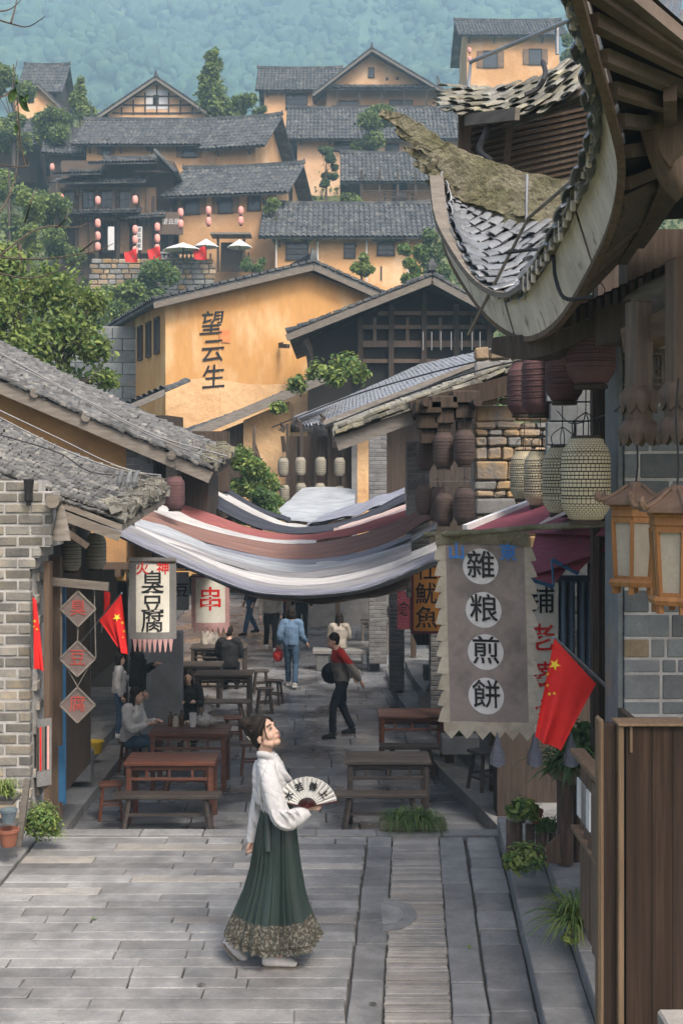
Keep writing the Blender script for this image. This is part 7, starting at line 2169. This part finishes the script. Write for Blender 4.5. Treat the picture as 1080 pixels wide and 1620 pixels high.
m_terra = mat('terracotta', (.24, .095, .055), .8, (.18, .07, .045), s=8, bump=.3)
m_glaze = mat('blue_grey_glaze', (.14, .18, .20), .25, (.08, .105, .12), s=5, bump=.1)
m_log = mat('log_bark', (.125, .085, .065), .9, (.07, .05, .04), s=6, bump=1.0, bs=16, bd=.012, st=(5, 5, .7), c3=(.2, .15, .11), s3=3)
def pot(name, label, loc, r, h, mt):
    t = thing(name, label, 'pot', loc)
    MB().lathe([(0, 0), (r * .68, 0), (r * .95, h * .8), (r * 1.04, h * .82), (r * 1.04, h), (r * .9, h), (r * .85, h * .86), (0, h * .84)], 20).build('pot_body', mt, t, 40)
    return t
def logpost(px, top, foot, D, wpx, label, group='upright log stumps of the plant stand'):
    b = P(px, foot, D); h = (foot - top) * D / F; r = wpx / 2 * D / F
    t = thing('log_stump', label, 'log', b, rnd.random() * 6, group)
    m = MB(); N = 18
    rings = [[V((r * (1 + .06 * noise.noise(V((math.cos(a) * 2, math.sin(a) * 2, z * 2 + px)))) * math.cos(a), r * (1 + .06 * noise.noise(V((math.cos(a) * 2, math.sin(a) * 2, z * 2 + px)))) * math.sin(a), z)) for a in [k * 2 * math.pi / N for k in range(N)]] for z in [h * q / 8 for q in range(9)]]
    m.loft(rings); m.build('trunk', m_log, t, 60)
    MB().lathe([(r * .93, 0), (0, .003)], 18, (0, 0, h + .001)).build('cut_top', m_wgrey, t)
    return t
for i, (px, a, f, D, w_) in enumerate([(893, 1232, 1366, 9.6, 26), (914, 1236, 1362, 9.7, 17), (930, 1236, 1360, 9.8, 16), (813, 1297, 1350, 9.95, 26), (838, 1302, 1352, 9.9, 15), (856, 1300, 1358, 9.9, 18), (873, 1305, 1360, 9.9, 12)]):
    logpost(px, a, f, D, w_, ['thick tall log stump under the fern', 'thin tall log stump right of the thick one', 'tall log stump next to the slatted stand', 'short thick log stump at the left end of the plant stand', 'thin short log stump between two others', 'short log stump under the terracotta pot', 'thinnest short log stump beside the tall one'][i])
t = thing('stone_planter', 'mossy low stone planter holding the fern on the tall logs', 'planter', P(906, 1236, 9.65))
MB().lathe([(0, 0), (.12, 0), (.2, .06), (.21, .13), (.19, .14), (.17, .09), (0, .08)], 20).build('bowl', m_moss, t, 50)
grass_plant('fern', 'dark green fern with arching fronds on the tall logs', P(906, 1212, 9.6), 150, .42, .04, 4, [m_leafd, m_leafp], spread=1.3, droop=.9, r0=.1)
leafy('fern_bush', 'dark bushy greenery behind the fern on the logs', P(918, 1200, 9.8), .22, 700, .07, 5, [m_leafd, m_leafp])
pot('plant_pot', 'small terracotta pot on the short log stump', P(848, 1302, 9.75), .052, .105, m_terra)
leafy('leafy_plant', 'bright green leafy plant spilling over the short logs', P(828, 1302, 9.7), .15, 520, .06, 6, [m_leafb, m_leafp])
leafy('leafy_plant', 'darker ivy beside the terracotta pot', P(866, 1318, 9.75), .11, 300, .05, 7, [m_leafp, m_leafd])
pot('glazed_pot', 'round blue grey glazed pot among trailing greenery on the step', P(836, 1386, 9.2), .065, .12, m_glaze)
leafy('trailing_plant', 'yellow green trailing plant around the glazed pot', P(828, 1384, 9.22), .19, 900, .045, 8, [m_leafb, m_leaf, m_leafp], .85)
MB()
t = thing('wooden_wedge', 'triangular wooden board leaning by the log stumps', 'board', P(873, 1366, 9.4))
MB().poly([V((-.05, 0, 0)), V((.06, 0, 0)), V((.05, 0, .21)), V((-.05, 0, .12))], (0, .03, 0)).build('board', m_wbrown, t)
grass_plant('spider_plant', 'spider plant with long arching leaves beside the slatted stand', P(910, 1465, 8.2), 200, .42, .017, 9, [m_leafb, m_leafp, m_leaf], spread=.9, droop=.8)
leafy('weed', 'small yellow green weed at the foot of the spider plant', P(900, 1492, 8.0), .06, 130, .035, 10, [m_leafb])
t = thing('grass_trough', 'mossy stone trough planted with grass on the plaza edge', 'planter', GP(654, 1319, .0))
MB().box((0, .12, .055), (.6, .2, .09), None, .02).build('trough', m_moss, t)
for k, (x, sd_) in enumerate(((-.12, 3), (.1, 5), (.0, 9))): link('grass', blades('grass', 150, .3, .009, sd_, [m_leafp, m_leaf, m_leafd], spread=1.2, droop=1.2, r0=.07), t).location = (x, .12, .09)
# right side planters along the far steps
for (px, foot, D, w_, lb) in ((728, 1192, 17.0, .5, 'low dark stone planter under the bottom of the banner'), (686, 1118, 21, .5, 'stone planter on the far step right of the street'), (688, 1075, 22, .4, 'upper stone planter by the far brick pier')):
    c = P(px, foot, D)
    t = thing('planter_box', lb, 'planter', c)
    MB().box((0, .15, .1), (w_, .3, .24), None, .012).build('box', m_kerb, t)
    leafy('planter_plant', 'sparse greenery growing in the ' + lb.replace('low ', ''), c + V((0, .1, .2)), .14, 150, .06, int(px), [m_leafd, m_leafp])
# left plants
t = thing('plant_shelf', 'weathered wooden stand with flower pots at the left edge', 'plant stand', P(10, 1345, 10.6))
MB().bar(P(30, 1338, 10.5) - t.location, P(44, 1232, 10.5) - t.location, .05, .05).build('post', m_wgrey, t)
MB().box((-.05, .05, .2), (.28, .3, .03)).build('board', m_wgrey, t); MB().box((-.05, .05, .42), (.26, .3, .03)).build('board', m_wgrey, t)
pot('plant_pot', 'dark glazed pot on the plant stand at the left edge', P(14, 1301, 10.4), .07, .11, m_glaze)
pot('plant_pot', 'brown pot at the foot of the plant stand', P(14, 1338, 10.4), .085, .14, m_terra)
leafy('leafy_plant', 'low mossy plant on the upper board of the plant stand', P(14, 1262, 10.5), .09, 260, .03, 12, [m_leaf, m_leafb])
grass_plant('spider_plant', 'pale spider plant at the top of the left plant stand', P(5, 1252, 10.5), 60, .25, .014, 13, [m_leafb, m_leaf], spread=1.1)
leafy('bush', 'round bush of small leaves at the foot of the brick wall', P(66, 1325, 10.8), .22, 1700, .035, 14, [m_leafp, m_leaf, m_leafb], .9)
grass_plant('weed', 'low weeds beside the round bush by the brick wall', P(88, 1322, 10.8), 60, .14, .01, 15, [m_leafp, m_leafb])
# ---------------------------------------------------------------- trees
LG = [m_leaf, m_leafd, m_leafb]
def hill_tree(label, px, top, base, wpx, D, n, ls, mats, seed, kind='round', name='tree', group='trees between the hillside houses'):
    s_ = D / F; h = (base - top) * s_; w_ = wpx * s_ / 2
    g = random.Random(seed)
    bl = []
    if kind == 'cone':
        for k in range(9):
            f = k / 8; r = w_ * (1 - f * .75) * g.uniform(.55, .75)
            bl.append(((g.uniform(-.35, .35) * w_ * (1 - f), g.uniform(-.3, .3) * w_, h * (.28 + .66 * f)), r + .25, 1.0))
    else:
        for k in range(8):
            a = g.uniform(0, 6.28); q = g.uniform(.1, .65)
            bl.append(((math.cos(a) * w_ * q, math.sin(a) * w_ * q * .7, h * g.uniform(.16, .86)), w_ * g.uniform(.32, .5), .85))
    return tree(name, label, 'tree', P(px, base, D), h * .9, bl, int(n * 2.4), ls * .62, mats, max(.08, h * .02), group, seed)
hill_tree('tall pale conifer standing behind the long pale house', 337, 72, 200, 70, 104, 2600, .5, LG + [m_leafb], 21, 'cone')
hill_tree('leafy tree right of the tall pale conifer', 375, 150, 215, 80, 106, 1500, .5, LG, 22)
hill_tree('slim young tree at the left above the pavilion', 127, 122, 195, 42, 104, 900, .5, [m_leafb, m_leaf], 23, 'cone')
hill_tree('rounded tree at the far left top of the village', 22, 84, 260, 95, 100, 2600, .55, LG, 24)
hill_tree('spreading tree before the barn at far left', 80, 170, 225, 100, 101, 1700, .5, LG, 25)
hill_tree('big bushy tree over the long dark roof at right', 592, 160, 248, 100, 100, 2600, .45, LG, 26)
hill_tree('small dark round tree before the porch house', 516, 225, 312, 46, 95, 1300, .4, [m_leafd], 27)
hill_tree('bushy slope tree left of the porch house', 560, 300, 335, 60, 92, 900, .4, LG, 28)
hill_tree('dark tree at the right end of the awning house', 690, 340, 470, 80, 72, 2200, .4, [m_leafd, m_leaf], 29)
hill_tree('bright round shrub tree below the awning house', 655, 385, 460, 60, 66, 1500, .35, [m_leafb, m_leafp], 30)
hill_tree('yellow green shrub behind the ridge of the orange building', 572, 400, 445, 50, 62, 900, .3, [m_leafb, m_leaf], 31)
hill_tree('bright bushy tree below the terrace wall', 235, 415, 500, 110, 68, 2600, .35, [m_leafp, m_leaf], 32)
hill_tree('tree at the far right behind the square tower house', 905, 45, 135, 50, 118, 900, .5, LG, 33)
hill_tree('dark tree between the terrace wall and the orange building', 195, 440, 560, 110, 60, 2600, .35, LG, 34)
hill_tree('leafy tree at left below the pavilion', 90, 270, 440, 120, 74, 3000, .4, LG, 35)
hill_tree('tree at far left under the dark cottages', 15, 250, 440, 110, 78, 2600, .42, LG, 36)
hill_tree('tree filling the gap left of the orange building', 140, 450, 620, 150, 56, 3200, .35, LG, 37)
hill_tree('tree by the right verge of the orange building', 740, 440, 520, 90, 58, 1500, .35, LG, 38)
hill_tree('slender courtyard tree above the small white awning', 402, 655, 830, 125, 27.5, 2600, .17, [m_leaf, m_leafb, m_leafp], 39, name='courtyard_tree', group=None)
hill_tree('low hedge bush beyond the back of the canopy', 410, 768, 832, 90, 25.5, 1500, .13, [m_leafd, m_leafp], 40, name='courtyard_bush', group=None)
# the near tree on the left with single leaves, and its bare twigs
tr_ = tree('tree', 'large broadleaf tree with yellowing leaves at the left edge', 'tree', (-6.1, 24, -1.0), 8.6,
           [((-.4, 0, 8.2), .8), ((.5, .2, 7.7), .9), ((-.5, -.3, 7.4), 1.1), ((.95, .0, 6.9), .8), ((.2, -.2, 6.6), 1.0), ((-.8, .1, 6.3), 1.1), ((1.4, 0, 6.6), .55), ((.6, .2, 5.9), .9), ((1.3, .1, 7.5), .5), ((1.6, .1, 6.0), .4), ((-.2, 0, 5.6), .9)], 17000, .115, [m_leaf, m_leaf, m_leafp, m_leafb, m_leafb], .16, None, 50, .4, shell=.2)
tw = thing('bare_branch', 'bare twigs with a few hanging leaves reaching in at upper left', 'branch', P(-20, 300, 13))
o_ = tw.location
tws = [[(-30, 250), (10, 262), (45, 262), (40, 250)], [(-20, 420), (60, 362), (120, 360), (140, 352)], [(-30, 405), (60, 410), (150, 398), (180, 385)], [(40, 262), (32, 220), (28, 160), (22, 128), (28, 95)], [(-20, 355), (10, 320), (28, 260), (26, 170)],
       [(-20, 26), (20, 38), (45, 42), (72, 26)], [(-20, 20), (15, 15), (34, 0)], [(18, 36), (25, 10), (28, -10)], [(40, 352), (50, 318), (58, 295)], [(90, 360), (105, 345), (108, 330)], [(-10, 430), (40, 440), (90, 430), (150, 398)], [(-20, 160), (10, 150), (25, 128)], [(128, 398), (150, 380), (152, 368)]]
m = MB()
for q in tws: m.tube(path([P(x, y, 13 + .4 * math.sin(x)) - o_ for x, y in q], 16), [.011 - .0005 * k for k in range(16)], 5)
m.build('twig', m_bark, tw, 60)
for px, py, L, a in ((24, 140, .16, .3), (34, 150, .2, -.4), (44, 150, .13, .8), (26, 196, .08, 0), (22, 128, .12, 1.2)):
    m = MB(); m.slab(lambda u, v: V(((v - .5) * L * .55 * math.sin(math.pi * min(1, u * 1.02)) ** .7, -.3 * L * abs(v - .5), -u * L)), 8, 4, .002)
    o = m.build('hanging_leaf', m_leafp, tw, 80); o.location = P(px, py, 13) - o_; o.rotation_euler = (.3, a, a * 2)
# weeds growing on the sloping roof, and bamboo sprays
for px, py, h, D, sd_ in ((470, 610, .9, 30.5, 60), (505, 590, 1.1, 30.5, 61), (545, 578, 1.3, 30.5, 62), (530, 600, .9, 30, 63), (440, 640, .7, 30.5, 64), (566, 590, 1.0, 29, 65)):
    leafy('roof_weed', 'weeds sprouting from the sloping tiled roof, ' + {60: 'third from its low end', 61: 'in front of the timber hall', 62: 'tall clump below the hall lattice', 63: 'low clump by the earth wall', 64: 'small clump nearest the low end', 65: 'rightmost clump by the grey roof'}[sd_], P(px, py + 14, D), h * .36, 210, .14, sd_, [m_leafb, m_leafp, m_leaf], 1.1)
# ---------------------------------------------------------------- cables
for i, (pts, lb, mt, r) in enumerate([
    ([(-20, 548, 17), (150, 640, 17.3), (250, 690, 17.5), (360, 722, 18)], 'pale cable sagging along the tiled verge of the orange house', m_wirew, .012),
    ([(-20, 558, 16.8), (90, 610, 17), (230, 685, 17.4), (352, 732, 18)], 'second pale cable close along the verge of the orange house', m_wirew, .01),
    ([(-20, 640, 13), (90, 692, 13), (180, 735, 13), (255, 755, 13.4)], 'pale cable above the brick shop roof', m_wirew, .008),
    ([(-20, 650, 12.8), (90, 706, 12.8), (185, 742, 12.8), (255, 752, 13.2)], 'second pale cable above the brick shop roof', m_wirew, .008),
    ([(-20, 682, 12.6), (90, 715, 12.5), (150, 748, 12.4), (250, 752, 12.8)], 'dark cable lying over the brick shop tiles', m_wire, .007),
    ([(430, 676, 20), (560, 625, 20), (700, 585, 19), (830, 555, 16)], 'black cable running along the smooth grey roof', m_wire, .012),
    ([(530, 668, 15), (640, 625, 15), (760, 585, 14.6), (850, 565, 14)], 'black cable along the mossy verge tiles', m_wire, .01),
    ([(880, 650, 11), (905, 670, 9.5), (960, 655, 8.6), (985, 640, 7.2)], 'thin chain tying the large lantern to the carved post', m_wire, .005)]):
    t = thing('cable', lb, 'cable', P(*pts[0]))
    MB().tube(path([P(*p) - t.location for p in pts], 24), r, 5).build('wire', mt, t)
rl = thing('roof_railing', 'small wire railing with dark finials at the tip of the brick shop roof', 'railing', P(225, 765, 12.8)); o_ = rl.location
m = MB(); m.tube(path([P(175, 735, 12.4) - o_, P(230, 752, 12.5) - o_, P(262, 758, 13.1) - o_], 10), .007, 5); m.tube(path([P(178, 752, 12.4) - o_, P(230, 766, 12.5) - o_, P(260, 768, 13.1) - o_], 10), .006, 5)
for k in range(7): x = 190 + k * 11; m.tube([P(x, 742 + k * 2.4, 12.5) - o_, P(x, 775 + k * 1.2, 12.5) - o_], .006, 5)
m.build('rail', m_wgrey, rl)
for px in (192, 205, 216):
    m = MB(); m.tube(path([P(px - 4, 770, 12.4) - o_, P(px, 752, 12.4) - o_, P(px + 5, 744, 12.4) - o_], 6), [.02, .035, .03, .025, .015, .006], 6); m.build('finial', m_block, rl)
rl = thing('roof_railing', 'small wire railing at the tip of the orange house roof', 'railing', P(330, 712, 18.5)); o_ = rl.location
m = MB(); m.tube(path([P(300, 693, 18.4) - o_, P(362, 716, 19) - o_], 5), .008, 5)
for k in range(9): x = 304 + k * 7; m.tube([P(x, 694 + k * 2.6, 18.5) - o_, P(x + 2, 708 + k * 2.4, 18.5) - o_], .008, 5)
m.build('rail', m_wgrey, rl)
# retaining wall seen between the trees at left
t = thing('retaining_wall', 'grey stone retaining wall behind the tree left of the orange building', 'stone wall', P(60, 640, 50))
for r in range(7):
    for k in range(8):
        o = link('stone', brick_unit(.9, .45, m_block, .4), t, Matrix.Translation((-1.2 + k * .93 + (.4 if r % 2 else 0), 0, r * .47)))
MB().box((2.2, .4, 1.5), (8, .6, 3.2)).build('core', m_mortar, t)
hill_tree('small light tree before the awning house at its left end', 432, 300, 372, 46, 82, 900, .35, [m_leafb, m_leaf], 41)
hill_tree('light green tree rising at the far left above the near tree', 45, 290, 420, 90, 70, 2200, .38, [m_leafb, m_leaf], 42)
hill_tree('green shrub at the foot of the lantern house beside the porch', 400, 405, 440, 50, 76, 700, .3, [m_leafp, m_leaf], 43)
hill_tree('tree behind the ridge between the long house and the gabled house', 410, 165, 215, 40, 108, 700, .45, LG, 44)
# fallen leaves on the paving
for k, (px, py, lb) in enumerate(((318, 1560, 'yellow green leaf lying on the paving just left of the woman'), (742, 1500, 'leaf lying on the grey slab between the cobbles and the right kerb'), (590, 1590, 'leaf lying near the bottom edge beside the cobbled strip'), (150, 1455, 'leaf lying alone on the open paving at left'))):
    o = npmesh('fallen_leaf', np.array([[-.03, 0, 0], [0, -.018, .006], [.035, 0, .002], [0, .018, .008]]), np.array([[0, 1, 2, 3]]), m_leafb if k % 2 else m_bark)
    o = link('fallen_leaf', o); o.location = GP(px, py, .005) + V((0, 0, .008)); o.rotation_euler = (0, 0, k * 1.3)
    tag(o, lb, 'leaf', 'fallen leaves on the paving')
# ---------------------------------------------------------------- mountain air
m = bpy.data.materials.new('haze'); m.use_nodes = True
n = m.node_tree.nodes; n.clear()
ou = n.new('ShaderNodeOutputMaterial'); pv = n.new('ShaderNodeVolumePrincipled')
pv.inputs['Color'].default_value = (.54, .80, 1.0, 1)
pv.inputs['Density'].default_value = .00095
m.node_tree.links.new(pv.outputs[0], ou.inputs[1])
hb = MB().box((0, 430, 205), (820, 900, 420)).build('haze', m)
hb.display_type = 'WIRE'
tag(hb, 'thin blue mountain air', None, kind='stuff')
